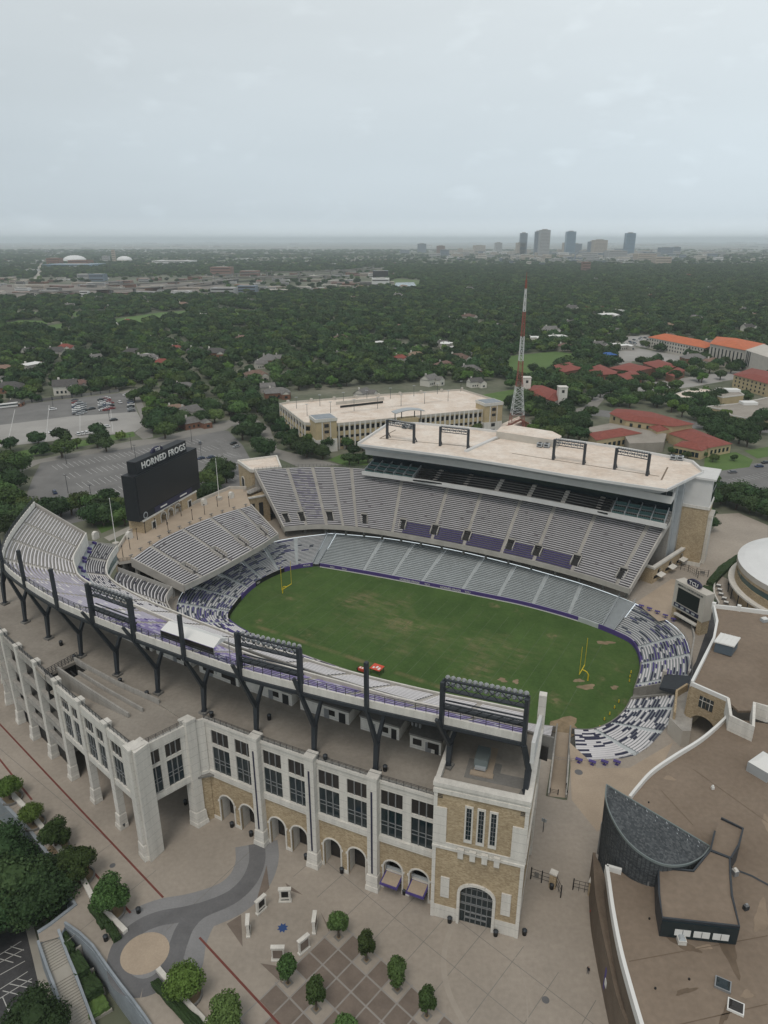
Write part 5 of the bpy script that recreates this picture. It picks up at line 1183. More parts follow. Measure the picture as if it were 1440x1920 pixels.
# diagonal joints over the plaza; brown diamonds round the young trees
j0 = G(634, 1780); ju = (G(688, 1827)-G(634, 1780))/2; jv = (G(582, 1787)-G(634, 1780)); jv2 = (G(685, 1887)-G(582, 1787))
ju = (G(660, 1804)-G(634, 1780)); jv = (G(605, 1809)-G(634, 1780)); 
m = MB().use('brownpave')
for a in range(-1, 9):
    for b in range(-1, 7):
        if (a, b) in ((-1, -1), (1, -1), (3, -1), (5, -1), (-1, 2), (1, 2), (-1, 4), (-1, 5), (-1, 6), (0, 5), (0, 6)): continue
        p = j0+ju*a+jv*b; q = [p+(ju+jv)*.04, p+ju*.96+jv*.04, p+(ju+jv)*.96, p+jv*.96+ju*.04]; m.face([(v.x, v.y, .020) for v in q])
m.build('brown_paving', kind='structure')
m = MB().use('jointlt')
for a in range(-1, 10): ribbon(m, [j0+ju*a-jv*1.1, j0+ju*a+jv*7.0], .2, .024)
for b in range(-1, 8): ribbon(m, [j0+jv*b-ju*1.1, j0+jv*b+ju*9.0], .2, .026)
m.use('joint')
for a in range(-6, 16):
    if a % 2 == 1: ribbon(m, [j0+ju*a-jv*1.2, j0+ju*a-jv*6.0], .10, .024)
for b in range(-6, -1):
    if b % 2: ribbon(m, [j0+jv*b-ju*5, j0+jv*b+ju*12], .10, .026)
for k in range(-9, 2): s = k*12.4+6; ribbon(m, [W(s, -102 if s > 6 else -116), W(s-2, -134)], .10, .023)
for t in (-108, -119): ribbon(m, [W(-95, t+4), W(-60, t-1), W(-5, t-8)], .1, .0235)
m.build('paving_joints', kind='structure')
m = MB().use('brownpave')
for pxs in (((500, 1622), (505, 1665), (480, 1692)), ((535, 1655), (568, 1678), (540, 1668)), ((425, 1732), (452, 1715), (455, 1775)), ((488, 1806), (525, 1812), (530, 1845)), ((600, 1708), (615, 1735), (618, 1750))): m.face(Q(pxs, .021))
m.build('triangular_paving', kind='structure')
m = MB().use('cream'); c = G(905, 1800); M['arcpave'] = mat('pale_arc_paving', (0.36, 0.32, 0.275), .9, .08, .3); m.use('arcpave')
ribbon(m, catmull(Q([(850, 1732), (836, 1770), (832, 1815), (845, 1870), (880, 1935)]), 5), .9, .025); ribbon(m, catmull(Q([(926, 1755), (962, 1790), (985, 1850), (990, 1935)]), 5), .25, .0255); m.build('arc_paving', kind='structure')
m = MB().use('path_dk')
for (x, y, r) in ((211, 1623, .55), (1023, 1875, .6), (1085, 1448, .9)): c = G(x, y); m.face([(c.x+r*math.cos(a*math.pi/8), c.y+r*math.sin(a*math.pi/8), .03) for a in range(16)])
m.build('manhole_covers', kind='structure')
M['bluestar'] = mat('blue_mosaic', (0.03, 0.07, 0.2), .7); m = MB().use('bluestar'); c = G(530, 1740)
m.face([(c.x+(1.0 if a % 2 else .62)*math.cos(a*math.pi/8), c.y+(1.0 if a % 2 else .62)*math.sin(a*math.pi/8), .033) for a in range(16)]); m.build('blue_star_mosaic', kind='structure')
# the paving between the ramp and the round building: tan
sheet('tan_terrace', Q([(1068, 1392), (1120, 1440), (1180, 1440), (1262, 1392), (1240, 1440), (1180, 1500), (1120, 1560), (1072, 1500)]), .027, 'tan')
sheet('light_terrace', Q([(1192, 1130), (1260, 1085), (1300, 1095), (1262, 1160), (1235, 1165)]), .027, 'tan')

# ---------------------------------------------------------------- sunken street side in the lower left corner
m = MB().use('forestfloor'); m.face([(p.x, p.y, PIT_Z) for p in pit]); m.build('lower_ground', kind='structure'); m = MB().use('forestfloor'); pl_ = pit+[pit[0]]
for k in range(18, len(pl_)-1): m.face([(pl_[k].x, pl_[k].y, PIT_Z), (pl_[k+1].x, pl_[k+1].y, PIT_Z), (pl_[k+1].x, pl_[k+1].y, 0), (pl_[k].x, pl_[k].y, 0)])
m.build('earth_bank', kind='structure')
rw_ = thing('retaining_wall', 'blue grey concrete retaining wall along the plaza edge in the lower left', 'wall', G(205, 1775, PIT_Z))
m = MB().use('bluegrey'); e = pit[:8]; e2 = pit[9:19]; m.path_wall(e, .5, PIT_Z, -.02); m.path_wall(e2, .5, PIT_Z, -.02); m.build('wall_face', rw_)
m = MB().use('bluegrey'); m.path_wall(e, .6, .0, .25); m.path_wall(pit[11:19], .35, 0, 1.0); m.build('coping', rw_)
lotp = Q([(-200, 1790), (0, 1752), (47, 1737), (62, 1800), (78, 1870), (95, 1960), (95, 2100), (-300, 2100)], PIT_Z)
sheet('lower_parking_lot', lotp, PIT_Z+.02, 'asphalt_dk')
sheet('lower_sidewalk', Q([(47, 1737), (62, 1733), (84, 1810), (105, 1900), (120, 1980), (100, 1985), (78, 1870), (62, 1800)], PIT_Z), PIT_Z+.03, 'sidewalk')
M['lotline'] = mat('white_line', (.5, .5, .48), .8)
m = MB().use('lotline')
for a, b in (((0, 1790), (40, 1765)), ((0, 1805), (45, 1780)), ((0, 1828), (47, 1802)), ((0, 1855), (52, 1822)), ((0, 1872), (60, 1835)), ((15, 1895), (62, 1868)), ((5, 1870), (20, 1905)), ((20, 1775), (45, 1782)), ((8, 1785), (40, 1795)), ((0, 1798), (25, 1805)), ((30, 1835), (60, 1842)), ((18, 1845), (52, 1852)), ((5, 1858), (35, 1865)), ((18, 1925), (65, 1893)), ((0, 1965), (70, 1920))): ribbon(m, [G(*a, PIT_Z), G(*b, PIT_Z)], .14, PIT_Z+.035)
m.build('lot_lines', kind='structure')
# walkway and stairs
sw = thing('outdoor_staircase', 'long pale concrete staircase dropping from the plaza beside green planters', 'stairs', G(100, 1780, PIT_Z))
s0a, s0b = G(75, 1769, -.05), G(110, 1758, -.05); 
dirn = (G(128, 1905, PIT_Z+.6)-G(80, 1768, -.1)); dirn.z = 0; Ls = dirn.length; dirn.normalize(); wv = (s0b-s0a); wv.z = 0; wd = wv.length; wv.normalize(); wv = (wv - dirn*wv.dot(dirn)).normalized()
m = MB().use('sidewalk'); steps = [(k, .42) for k in range(34)]; x = 0; z = -.1
for k in range(34):
    z -= (abs(PIT_Z)-.1)/34; dx = 2.6 if k == 11 else .42
    m.frame(s0a, dirn, wv); m.box(x, x+dx, 0, wd, PIT_Z-s0a.z, z-s0a.z); x += dx
m.build('steps', sw)
m = MB().use('bluegrey'); zz0 = [.9, .9-2.2, .9-2.2, .9-6.0]; xs_ = [0, 4.6, 7.3, 17]
for y in (-.2, wd+.2):
    m.frame(s0a, dirn, wv)
    for k in range(3): m.hexa([(xs_[k], y-.2, PIT_Z), (xs_[k+1], y-.2, PIT_Z), (xs_[k+1], y+.2, PIT_Z), (xs_[k], y+.2, PIT_Z)], [(xs_[k], y-.2, zz0[k]), (xs_[k+1], y-.2, zz0[k+1]), (xs_[k+1], y+.2, zz0[k+1]), (xs_[k], y+.2, zz0[k])])
m.build('side_walls', sw)
def hedge_box(name, label, pxs, z0, z1, cat='hedge', grp=None, mt='hedge'):
    pts_ = Q(pxs, z1); b = bmesh.new(); 
    f0 = b.faces.new([b.verts.new((p.x, p.y, z1)) for p in pts_]); r = bmesh.ops.extrude_face_region(b, geom=[f0]); 
    for v in [g for g in r['geom'] if isinstance(g, bmesh.types.BMVert)]: v.co.z = z0
    bmesh.ops.triangulate(b, faces=b.faces); bmesh.ops.subdivide_edges(b, edges=b.edges, cuts=5, use_grid_fill=True)
    rs = random.Random(hash(label) % 999)
    for v in b.verts: v.co += Vector((rs.uniform(-.16, .16), rs.uniform(-.16, .16), rs.uniform(-.22, .22)))
    cen = sum((v.co for v in b.verts), Vector())/len(b.verts); cen.z = z0
    me = bpy.data.meshes.new(name); 
    for v in b.verts: v.co -= cen
    bmesh.ops.recalc_face_normals(b, faces=b.faces); b.to_mesh(me); b.free(); me.materials.append(M[mt]); o = bpy.data.objects.new(name, me); C.objects.link(o); o.location = cen; o['label'] = label; o['category'] = cat
    if grp: o['group'] = grp
    return o
gp = 'clipped hedges round the stairs'
hedge_box('clipped_hedge', 'small square clipped hedge at the top of the long staircase', [(113, 1752), (124, 1745), (140, 1772), (128, 1782)], -2.5, -.4, grp=gp)
hedge_box('clipped_hedge', 'second clipped hedge down beside the long staircase', [(128, 1792), (145, 1778), (168, 1812), (140, 1828)], -3.4, -1.6, grp=gp)
hedge_box('clipped_hedge', 'third dark shrub bed beside the staircase, below the second hedge', [(150, 1838), (178, 1820), (192, 1848), (160, 1868)], -4.6, -3.0, grp=gp)
hedge_box('clipped_hedge', 'lowest grassy bed beside the staircase near the photo edge', [(160, 1880), (192, 1862), (205, 1885), (168, 1908)], -5.6, -4.6, grp=gp, mt='grass')
hedge_box('clipped_hedge', 'double clipped hedge between the walkway and the white planter wall', [(164, 1696), (176, 1690), (206, 1725), (190, 1735)], 0, 1.2, grp=gp)
hedge_box('clipped_hedge', 'square clipped hedge next to the round paving', [(196, 1735), (210, 1727), (226, 1752), (213, 1760)], 0, 1.1, grp=gp)
hedge_box('clipped_hedge', 'long narrow clipped hedge right of the ring path', [(283, 1842), (297, 1833), (385, 1920), (368, 1935)], 0, 1.3, grp=gp)
m = MB().use('sidewalk')
for a, b, z in (((140, 1780), (152, 1772), -1.5), ((141, 1832), (176, 1815), -3.2), ((158, 1872), (196, 1852), -4.6), ((170, 1912), (210, 1890), -5.4)):
    m.path_wall([G(*a, z), G(*b, z)], .35, PIT_Z, z)
m.build('planter_walls', sw)
pw = thing('planter_wall', 'low white seat wall of the tree planters along the plaza edge', 'wall', G(100, 1600))
m = MB().use('cream'); m.path_wall(Q([(10, 1478), (60, 1530), (104, 1585), (150, 1640), (176, 1690), (236, 1750)]), .9, 0, .7); m.build('upper_wall', pw)
m = MB().use('cream'); m.path_wall(Q([(297, 1820), (340, 1872), (400, 1935)]), .8, 0, .7); m.build('lower_wall', pw)

# ---------------------------------------------------------------- plaza furniture
def monument(p, ang):
    r = thing('memorial_stone', '', 'monument', (0, 0, 0), 'white stone memorials in a ring')
    m = MB().use('cream'); m.box(-1.15, 1.15, -.35, .35, 0, .35); m.box(-1.0, 1.0, -.25, .25, .35, 2.85); m.box(-1.15, 1.15, -.35, .35, 2.85, 3.1); m.build('stone_block', r)
    m = MB().use('black'); m.box(-.62, .62, .25, .3, 1.3, 2.6); m.box(-.7, .7, .25, .3, .6, .75); m.build('bronze_plaque', r)
    m = MB().use('brownpave'); m.box(-.8, .8, -.3, -.25, .8, 2.5); m.build('rear_panel', r)
    return r
mon0 = None; ctr = G(530, 1740)
for i, ((x, y), lb_) in enumerate(zip([(535, 1690), (490, 1708), (466, 1748), (590, 1742), (570, 1783), (522, 1800)], ['with dark plaque, nearest the arcade', 'with dark plaque beside the grey path', 'seen side on at the left of the ring', 'seen side on at the right of the ring', 'with pale back, beside the brown paving', 'with pale back, closest to the viewer'])):
    p = G(x, y); d = ctr-p; ang = math.atan2(d.y, d.x)-math.pi/2
    if mon0 is None: mon0 = monument(p, ang); mon0.location = p; mon0.rotation_euler.z = ang; mon0['label'] = 'white stone memorial '+lb_
    else: dup(mon0, p, ang, label='white stone memorial '+lb_)
bin0 = thing('trash_can', '', 'trash can', (0, 0, 0), 'black bins of the stadium')
m = MB().use('black'); m.tube((0, 0, 0), (0, 0, 1.05), .38, .42, 10); m.build('bin_body', bin0)
m = MB().use('steel'); m.tube((0, 0, 1.05), (0, 0, 1.3), .46, .2, 10); m.build('dome_lid', bin0)
BL = [((283, 1600), 0, 'at the foot of the corner pier of the wing'), ((232, 1552), 0, 'behind the second pier of the wing'), ((183, 1502), 0, 'behind the third pier of the wing'), ((348, 1508), 0, 'in the shade under the wing'), ((435, 1550), 0, 'between the first two arches'), ((471, 1567), 0, 'left of the first arcade pilaster'), ((492, 1576), 0, 'right of the first arcade pilaster'), ((574, 1610), 0, 'left of the second arcade pilaster'), ((641, 1636), 0, 'between the fifth and sixth arches'), ((758, 1676), 0, 'between the two awnings'), ((843, 1729), 0, 'left of the tall arched door'), ((929, 1754), 0, 'right of the tall arched door'), ((983, 1752), 0, 'at the right corner of the brick tower'), ((1034, 1666), 0, 'by the brick gate post'), ((1111, 1682), 0, 'by the gate post of the round building'),
      ((260, 1711), 0, 'at the end of the white planter wall'), ((199, 1763), 0, 'at the edge of the walkway to the stairs'), ((339, 1838), 0, 'beside the tree below the ring path'),
      ((115, 1210), 24.3, 'on the terrace by the ramp opening'), ((140, 1237), 24.3, 'on the terrace beside the ramp wall'), ((226, 1281), 24.3, 'on the terrace in front of the third steel column'), ((276, 1305), 24.3, 'on the terrace left of the fourth steel column'), ((397, 1344), 24.3, 'on the terrace beside the wing corner'), ((505, 1349), 24.3, 'on the terrace below the grey door'), ((610, 1425), 24.3, 'on the terrace edge above the third bay'), ((722, 1445), 24.3, 'on the terrace right of the last Y column')]
for i, ((x, y), z, lb_) in enumerate(BL):
    if i == 0: bin0.location = G(x, y, z); bin0['label'] = 'black bin '+lb_
    else: dup(bin0, G(x, y, z), label='black bin '+lb_)
def fence_panel(name, label, pts_, h, mt='black', grp=None, sign=False):
    r = thing(name, label, 'gate', pts_[0], grp); m = MB().use(mt); railing(m, pts_, h, 1.0, .04, 3); m.build('bars', r)
    m = MB().use(mt); 
    for p in pts_: m.beam(p, p+Vector((0, 0, h+.3)), .18)
    m.build('posts', r)
    if sign: m = MB().use('concrete_dark'); a = pts_[0].lerp(pts_[1], .3); b = pts_[0].lerp(pts_[1], .7); m.path_wall([a, b], .06, h*.4, h*.8); m.build('sign_plate', r)
gg = 'dark steel gates in the gap by the round building'
fence_panel('steel_gate', 'dark steel gate panels joining the brick tower to the gate post', Q([(995, 1648), (1015, 1655), (1031, 1660)]), 2.6, grp=gg, sign=True)
fence_panel('steel_gate', 'open dark gate leaf swung out from the brick gate post', Q([(1042, 1663), (1051, 1683)]), 2.6, grp=gg)
fence_panel('steel_gate', 'dark gate panel fixed to the round building', Q([(1074, 1668), (1106, 1676)]), 2.4, grp=gg)
fence_panel('steel_gate', 'row of dark gate panels below the right stair tower', Q([(1260, 1065), (1276, 1068), (1290, 1072), (1308, 1084)]), 2.4, grp='dark steel gates behind the far stand', sign=True)
fence_panel('steel_gate', 'single dark gate panel left of the curved hedge', Q([(1305, 1078), (1327, 1082)]), 2.4, grp='dark steel gates behind the far stand', sign=True)
for (x, y, lb_) in ((1036, 1662, 'brick gate post with pale cap beside the corner tower'), (1109, 1678, 'pale gate post against the round building')):
    p = G(x, y); r = thing('gate_post', lb_, 'post', p); m = MB().use('brick'); m.frame(p, E1, E2); m.box(-.6, .6, -.5, .5, 0, 3.2); m.build('shaft', r); m = MB().use('cream'); m.frame(p, E1, E2); m.box(-.7, .7, -.6, .6, 3.2, 3.5); m.build('cap', r)
# barrier frames at the top of the ramp, banner post
for (a, b, lb_) in (((1031, 1487), (1046, 1490), 'low dark barrier frame at the head of the ramp'), ((1061, 1478), (1063, 1492), 'low dark barrier beside the head of the ramp')):
    fence_panel('barrier', lb_, Q([a, b]), 1.1)
p = G(1018, 1560); r = thing('sign_post', 'slim post with a small pale blue sign beside the brick tower', 'sign', p); m = MB().use('steel'); m.tube(p, p+Vector((0, 0, 3.4)), .08); m.build('pole', r); m = MB().use('fascia'); m.frame(p, E1, E2); m.box(-.5, .5, -.04, .04, 2.6, 3.4); m.build('sign_plate', r)
# dark tables behind the south rows
for i, (x, y) in enumerate([(1085, 1430), (1110, 1434), (1133, 1434), (1156, 1434), (1202, 1140), (1217, 1145), (1232, 1151), (1247, 1158), (1262, 1165)]):
    p = G(x, y); m = MB().use('purple'); m.frame(p, E1, E2); m.box(-.8, .8, -.4, .4, .85, 1.05); m.box(-.1, .1, -.1, .1, 0, .85); m.box(-.4, .4, -.3, .3, 0, .08)
    m.build('stand_up_table', label=['small dark purple standing table behind the last row left of the curved roof', 'small dark purple standing table behind the last row in front of the small scoreboard'][i > 3], cat='table', group=['tables by the ramp', 'tables by the small scoreboard'][i > 3])

# people
def person(p, ang, shirt, trouser, label):
    v = [(0, 0, .95), (0, 0, 1.2), (0, 0, 1.42), (0, 0, 1.53), (0, .02, 1.64), (0, .02, 1.72), (.09, 0, .90), (.10, .06, .50), (.10, .02, .07), (.10, .16, .04), (-.09, 0, .90), (-.10, -.06, .50), (-.10, -.14, .08), (-.10, 0, .04), (.2, 0, 1.40), (.25, .02, 1.12), (.24, .12, .90), (-.2, 0, 1.40), (-.25, .0, 1.12), (-.24, .10, .90)]
    ed = [(0, 1), (1, 2), (2, 3), (3, 4), (4, 5), (0, 6), (6, 7), (7, 8), (8, 9), (0, 10), (10, 11), (11, 12), (12, 13), (2, 14), (14, 15), (15, 16), (2, 17), (17, 18), (18, 19)]
    rad = [.15, .14, .15, .055, .09, .085, .095, .065, .045, .04, .095, .065, .045, .04, .06, .042, .035, .06, .042, .035]
    me = bpy.data.meshes.new('person'); me.from_pydata(v, ed, []); o = bpy.data.objects.new('person', me); C.objects.link(o)
    sk = o.modifiers.new('s', 'SKIN'); me.skin_vertices[0].data[0].use_root = True
    for i, r_ in enumerate(rad): me.skin_vertices[0].data[i].radius = (r_, r_)
    o.modifiers.new('u', 'SUBSURF').levels = 1
    bpy.context.view_layer.update(); me2 = bpy.data.meshes.new_from_object(o.evaluated_get(bpy.context.evaluated_depsgraph_get()))
    o.modifiers.clear(); o.data = me2; me2.name = 'person'; me2.materials.clear()
    for mt in (shirt, trouser, mat('skin', (.35, .2, .14), .6), mat('hair', (.03, .02, .015), .7)): me2.materials.append(mt)
    for f_ in me2.polygons:
        z = f_.center.z; y = f_.center.y; f_.material_index = 3 if z > 1.70 or (z > 1.6 and y < 0) else 2 if (z > 1.5 or (z < 1.0 and abs(f_.center.x) > .2)) else 0 if z > .95 else 1
    o.location = p; o.rotation_euler.z = ang; o['label'] = label; o['category'] = 'person'
person(G(1107, 1717), .4, mat('red_shirt', (.4, .03, .03), .8), mat('dark_trousers', (.03, .03, .04), .8), 'person in a red shirt walking beside the wall of the round building')
person(G(1102, 1826), 2.2, mat('black_shirt', (.02, .02, .025), .8), mat('grey_trousers', (.12, .12, .13), .8), 'person in dark clothes walking alone on the wide plaza')

# ---------------------------------------------------------------- round arena complex on the right
AR = 13.0
ar = thing('round_building', 'large low building with brown gravel roof and curved white parapets in the lower right', 'building', G(1300, 1700, 0))
low = [(1205, 1935), (1183, 1860), (1163, 1785), (1149, 1712), (1141, 1655), (1137, 1628)]
up = [(1180, 1498), (1196, 1478), (1222, 1450), (1262, 1422), (1310, 1392), (1340, 1368), (1365, 1344)]
lowc = catmull(Q(low, AR), 5); upc = catmull(Q(up, AR), 5)
mainroof = lowc + Q([(1165, 1632), (1175, 1560)], AR) + upc + Q([(1440, 1355), (1700, 1330), (1750, 2000), (1230, 2050)], AR)
m = MB().use('roofbrown'); m.prism([(p.x, p.y) for p in mainroof], AR-.8, AR-.3); m.build('main_roof', ar)
m = MB().use('whitep'); m.path_wall(lowc, .55, AR-.8, AR+.75); m.path_wall(Q([(1137, 1628), (1165, 1636)], AR), .5, AR-.8, AR+.75); m.path_wall(upc, .5, AR-.8, AR+.7); m.build('white_parapet', ar)
M['brownwall'] = mat('brown_wall', (.16, .125, .095), .9, .15, .3, fine=.1)
low2 = catmull(Q([(1185, 1935), (1162, 1880), (1143, 1800), (1128, 1730), (1118, 1670), (1114, 1600)], 7.5), 5)
m = MB().use('brownwall'); m.face([(p.x, p.y, 7.5) for p in low2] + [(p.x, p.y, 7.5) for p in reversed([q+Vector((2.5, 0, 0)) for q in lowc])]); m.path_wall(low2, .5, 0, 7.7)
m.path_wall([p+Vector((.35, 0, 0)) for p in lowc], .4, 7, AR-.5); m.build('curved_wall', ar)
m = MB().use('brownwall'); u2 = [p+Vector((-.9, .9, 0)) for p in upc]; m.path_wall(upc, .4, 0, AR-.8); m.build('rear_wall', ar)
for k, (x, y, x2, y2) in enumerate(((1139, 1835, 1150, 1868), (1153, 1885, 1166, 1925))):
    a, b = G(x, y, 3.0), G(x2, y2, 3.0); m = MB().use('purple'); m.path_wall([a+Vector((-.5, 0, 0)), b+Vector((-.5, 0, 0))], .12, 1.2, 5.6); m.use('whitep'); m.path_wall([a.lerp(b, .2)+Vector((-.6, 0, 0)), a.lerp(b, .8)+Vector((-.6, 0, 0))], .1, 2.6, 4.0); m.build('banner', ar)
# the dark glass lens
DZ = 19.0
M['lens'] = mat('slate_glass_roof', (.035, .043, .05), .35, col2=(.075, .085, .095), scale=.5, spec=.5)
LZ = lambda x: 20.6-(x-1137)/194*5.4
arc = catmull([G(x, y, LZ(x)) for x, y in ((1137, 1472), (1136, 1500), (1148, 1535), (1172, 1573), (1205, 1603), (1245, 1622), (1285, 1622), (1315, 1608), (1331, 1588))], 5)
m = MB().use('tile_dk'); m.face([(p.x, p.y, p.z) for p in arc]); m.build('lens_roof', ar)
m = MB().use('unit_green' if 'unit_green' in M else 'steel'); 
arq = arc+[arc[0]]; m.path_wall(arq, .2, lambda k: arq[k].z-.2, lambda k: arq[k].z+.22); m.build('lens_rim', ar)
cenL = sum(arc, Vector())/len(arc); arb = [cenL+(p-cenL)*.95 for p in arc]; 
m = MB().use('tile_dk')
for k in range(len(arc)-1): m.face([(arb[k].x, arb[k].y, 3.5), (arb[k+1].x, arb[k+1].y, 3.5), (arc[k+1].x, arc[k+1].y, arc[k+1].z-.2), (arc[k].x, arc[k].y, arc[k].z-.2)])
m.face([(arb[-1].x, arb[-1].y, 8), (arb[0].x, arb[0].y, 8), (arc[0].x, arc[0].y, arc[0].z-.2), (arc[-1].x, arc[-1].y, arc[-1].z-.2)]); m.build('lens_drum', ar)
m = MB().use('steel')
for k in range(0, len(arc)-1, 1):
    for z in range(5): f0 = z/5; a = arb[k].lerp(arc[k], f0); b = arb[k+1].lerp(arc[k+1], f0); m.beam((a.x, a.y, 3.5+(arc[k].z-3.7)*f0), (b.x, b.y, 3.5+(arc[k+1].z-3.7)*f0), .09)
    m.beam((arb[k].x, arb[k].y, 3.5), (arc[k].x, arc[k].y, arc[k].z-.2), .09)
m.build('drum_mullions', ar)
m = MB().use('fascia')
ux = (arc[-1]-arc[0]).normalized()
rs = random.Random(4)
for k in range(9):                           # pale worn seams between the roof panels
    x = (k+1)/10; a = arc[0].lerp(arc[-1], x); nn = Vector((ux.y, -ux.x, 0)); 
    for q in range(7):
        p = a+nn*(.3+q*.95)+ux*rs.uniform(-.25, .25)
        if abs(x-.5)*2 < 1-(q/8)**2: m.box(p.x-.05, p.x+.05, p.y-.4, p.y+.3, p.z+.01, p.z+.03)
m.build('roof_seams', ar)
m = MB(); p = G(1137, 1640, 0); a, b = G(1122, 1600, 6), G(1165, 1622, 6)
m.use('mull')
for z in (7.6, 9.4, 11.2, 12.9): m.path_wall([a, b], .5, z, z+.35)
for k in range(5): q = a.lerp(b, k/4); m.beam((q.x, q.y, 6), (q.x, q.y, 13.2), .5)
m.use('glass'); m.path_wall([a, b], .2, 6, 13); m.build('corner_glazing', ar)
# raised roof with dark clerestory
RB = 16.2
rb = Q([(1234, 1628), (1300, 1634), (1331, 1596), (1368, 1610), (1369, 1640), (1372, 1680), (1386, 1738), (1242, 1722), (1236, 1680)], RB)
m = MB().use('roofbrown'); m.prism([(p.x, p.y) for p in rb], RB-.4, RB); m.build('raised_roof', ar)
m = MB().use('steel'); m.path_wall(rb+[rb[0]], .3, AR-.3, RB+.25); m.build('raised_wall', ar)
m = MB(); a, b = rb[7], rb[6]; xd = (b-a).normalized(); yd = Vector((xd.y, -xd.x, 0)); ln = (b-a).length; m.frame(a, xd, yd); m.use('glass'); m.frame((a.x, a.y, 0), xd, yd); m.box(0, ln, .15, .3, AR, RB-.2); m.use('whitep')
for k in range(3): x = ln*(.18+.25*k); m.box(x, x+ln*.21, .3, .36, AR+.5, AR+1.7); m.use('mull'); m.box(x+ln*.10, x+ln*.11, .36, .4, AR+.5, AR+1.7); m.use('whitep')
m.build('clerestory', ar)
m = MB().use('steel'); sb_ = Q([(1352, 1535), (1393, 1555), (1385, 1585), (1370, 1610), (1332, 1595), (1340, 1560)], RB-.2); m.path_wall(sb_, .3, AR-.3, RB+.1); m.build('small_raised_wall', ar)
m = MB().use('roofbrown'); m.face([(p.x, p.y, RB-.3) for p in sb_]); m.build('small_raised_roof', ar)
m = MB().use('steel'); ribbon(m, Q([(1370, 1625), (1410, 1640), (1450, 1662)], AR), .4, AR-.24); m.build('roof_seam', ar)
# upper block with brick gateway
UB = 13.5
ub = Q([(1297, 1282), (1318, 1240), (1338, 1200), (1344, 1168), (1338, 1138), (1385, 1143), (1440, 1150), (1650, 1160), (1650, 1330), (1440, 1330), (1385, 1330), (1365, 1312)], UB)
m = MB().use('roofbrown'); m.prism([(p.x, p.y) for p in ub], UB-.9, UB-.35); m.build('upper_roof', ar)
m = MB().use('whitep'); m.path_wall(ub[:8], .6, UB-.9, UB+.8)
for p in (ub[4], ub[5]): m.beam((p.x, p.y, UB-.5), (p.x, p.y, UB+1.4), 1.0)
m.path_wall([ub[0], ub[11]], .5, UB-.5, UB+.5); m.build('upper_parapet', ar)
a, b = ub[0], ub[11]; xd = (b-a); xd.z = 0; ln = xd.length; xd.normalize(); yd = Vector((xd.y, -xd.x, 0)); m = MB().use('brick'); m.frame((a.x, a.y, 0), xd, yd)
m.arch(0, ln*.98, .0, UB-.5, ln*.48, 5.6, 4.2, .2, -.6, rise=2.2, soffit='cream'); m.box(-.6, .2, -14, -.3, 0, UB-.6); m.build('gateway_wall', ar)
m = MB(); m.frame((a.x, a.y, 0), xd, yd); m.use('dark'); m.box(ln*.48-3, ln*.48+3, -9, -8.8, 0, 7); m.box(-.2, ln, -1.5, -1.3, 7.5, UB-1)
for x in (ln*.38, ln*.58):
    m.use('glass'); m.box(x-.8, x+.8, .2, .26, 8.6, 11.6); m.use('cream'); m.box(x-.06, x+.06, .26, .32, 8.6, 11.6); m.box(x-.8, x+.8, .26, .32, 10.5, 10.65)
m.build('gateway_windows', ar)
m = MB().use('cream'); m.path_wall(Q([(1365, 1312), (1370, 1345), (1412, 1365), (1414, 1320), (1440, 1328), (1560, 1330)], 16), .6, AR-.5, 16.5); m.build('stage_wall', ar)
m = MB().use('plaster'); m.prism([(p.x, p.y) for p in Q([(1250, 1375), (1262, 1330), (1300, 1320), (1290, 1400), (1275, 1400)], 0)], 0, 4.5, cap='concrete'); m.use('brick'); m.path_wall(Q([(1258, 1378), (1262, 1335), (1282, 1322)], 0), .5, 0, 6.5); m.build('low_annex', ar)
m = MB().use('asphalt_dk'); sheet('service_lane', Q([(1322, 1140), (1338, 1150), (1343, 1190), (1325, 1235), (1300, 1285), (1272, 1300), (1305, 1240), (1322, 1190)]), .045, 'asphalt_dk')
shd = thing('roof_shed', 'white topped blue sided shed on the brown roof behind the curved parapet', 'shed', G(1355, 1215, UB))
a = G(1338, 1222, UB-.3); xd = (G(1368, 1230, UB)-a).normalized(); yd = Vector((-xd.y, xd.x, 0)); M['shedblue'] = mat('shed_side', (.10, .13, .16), .5)
m = MB().use('shedblue'); m.frame((a.x, a.y, UB-.3), xd, yd); m.box(0, 4.2, 0, 5.0, 0, 2.8); m.build('sides', shd); m = MB().use('whitep'); m.frame((a.x, a.y, UB-.3), xd, yd); m.box(-.3, 4.5, -.3, 5.3, 2.8, 3.1)
for k in range(5): m.box(-.3+k*1.1, -.2+k*1.1, -.3, 5.3, 3.1, 3.2)
m.build('ribbed_roof', shd)
def roofbox(name, label, cat, px, z, sx, sy, h, mt, cap, ang=0, grp=None, inset=None):
    p = G(*px, z); r = thing(name, label, cat, p, grp); xd = Vector((math.cos(ang), math.sin(ang), 0)); m = MB().use(mt); m.frame(p, xd, Vector((-xd.y, xd.x, 0))); m.box(-sx/2, sx/2, -sy/2, sy/2, 0, h); m.build('curb', r)
    m = MB().use(cap); m.frame(p, xd, Vector((-xd.y, xd.x, 0))); k = inset or .85; m.hexa([(-sx/2*k, -sy/2*k, h), (sx/2*k, -sy/2*k, h), (sx/2*k, sy/2*k, h), (-sx/2*k, sy/2*k, h)], [(-sx/4, -sy/4, h+.35), (sx/4, -sy/4, h+.35), (sx/4, sy/4, h+.35), (-sx/4, sy/4, h+.35)]); m.build('top', r)
roofbox('skylight', 'square blue glass skylight, the upper of two on the brown roof', 'skylight', (1355, 1848), AR-.3, 2.1, 1.8, .4, 'mull', 'glass', -.5)
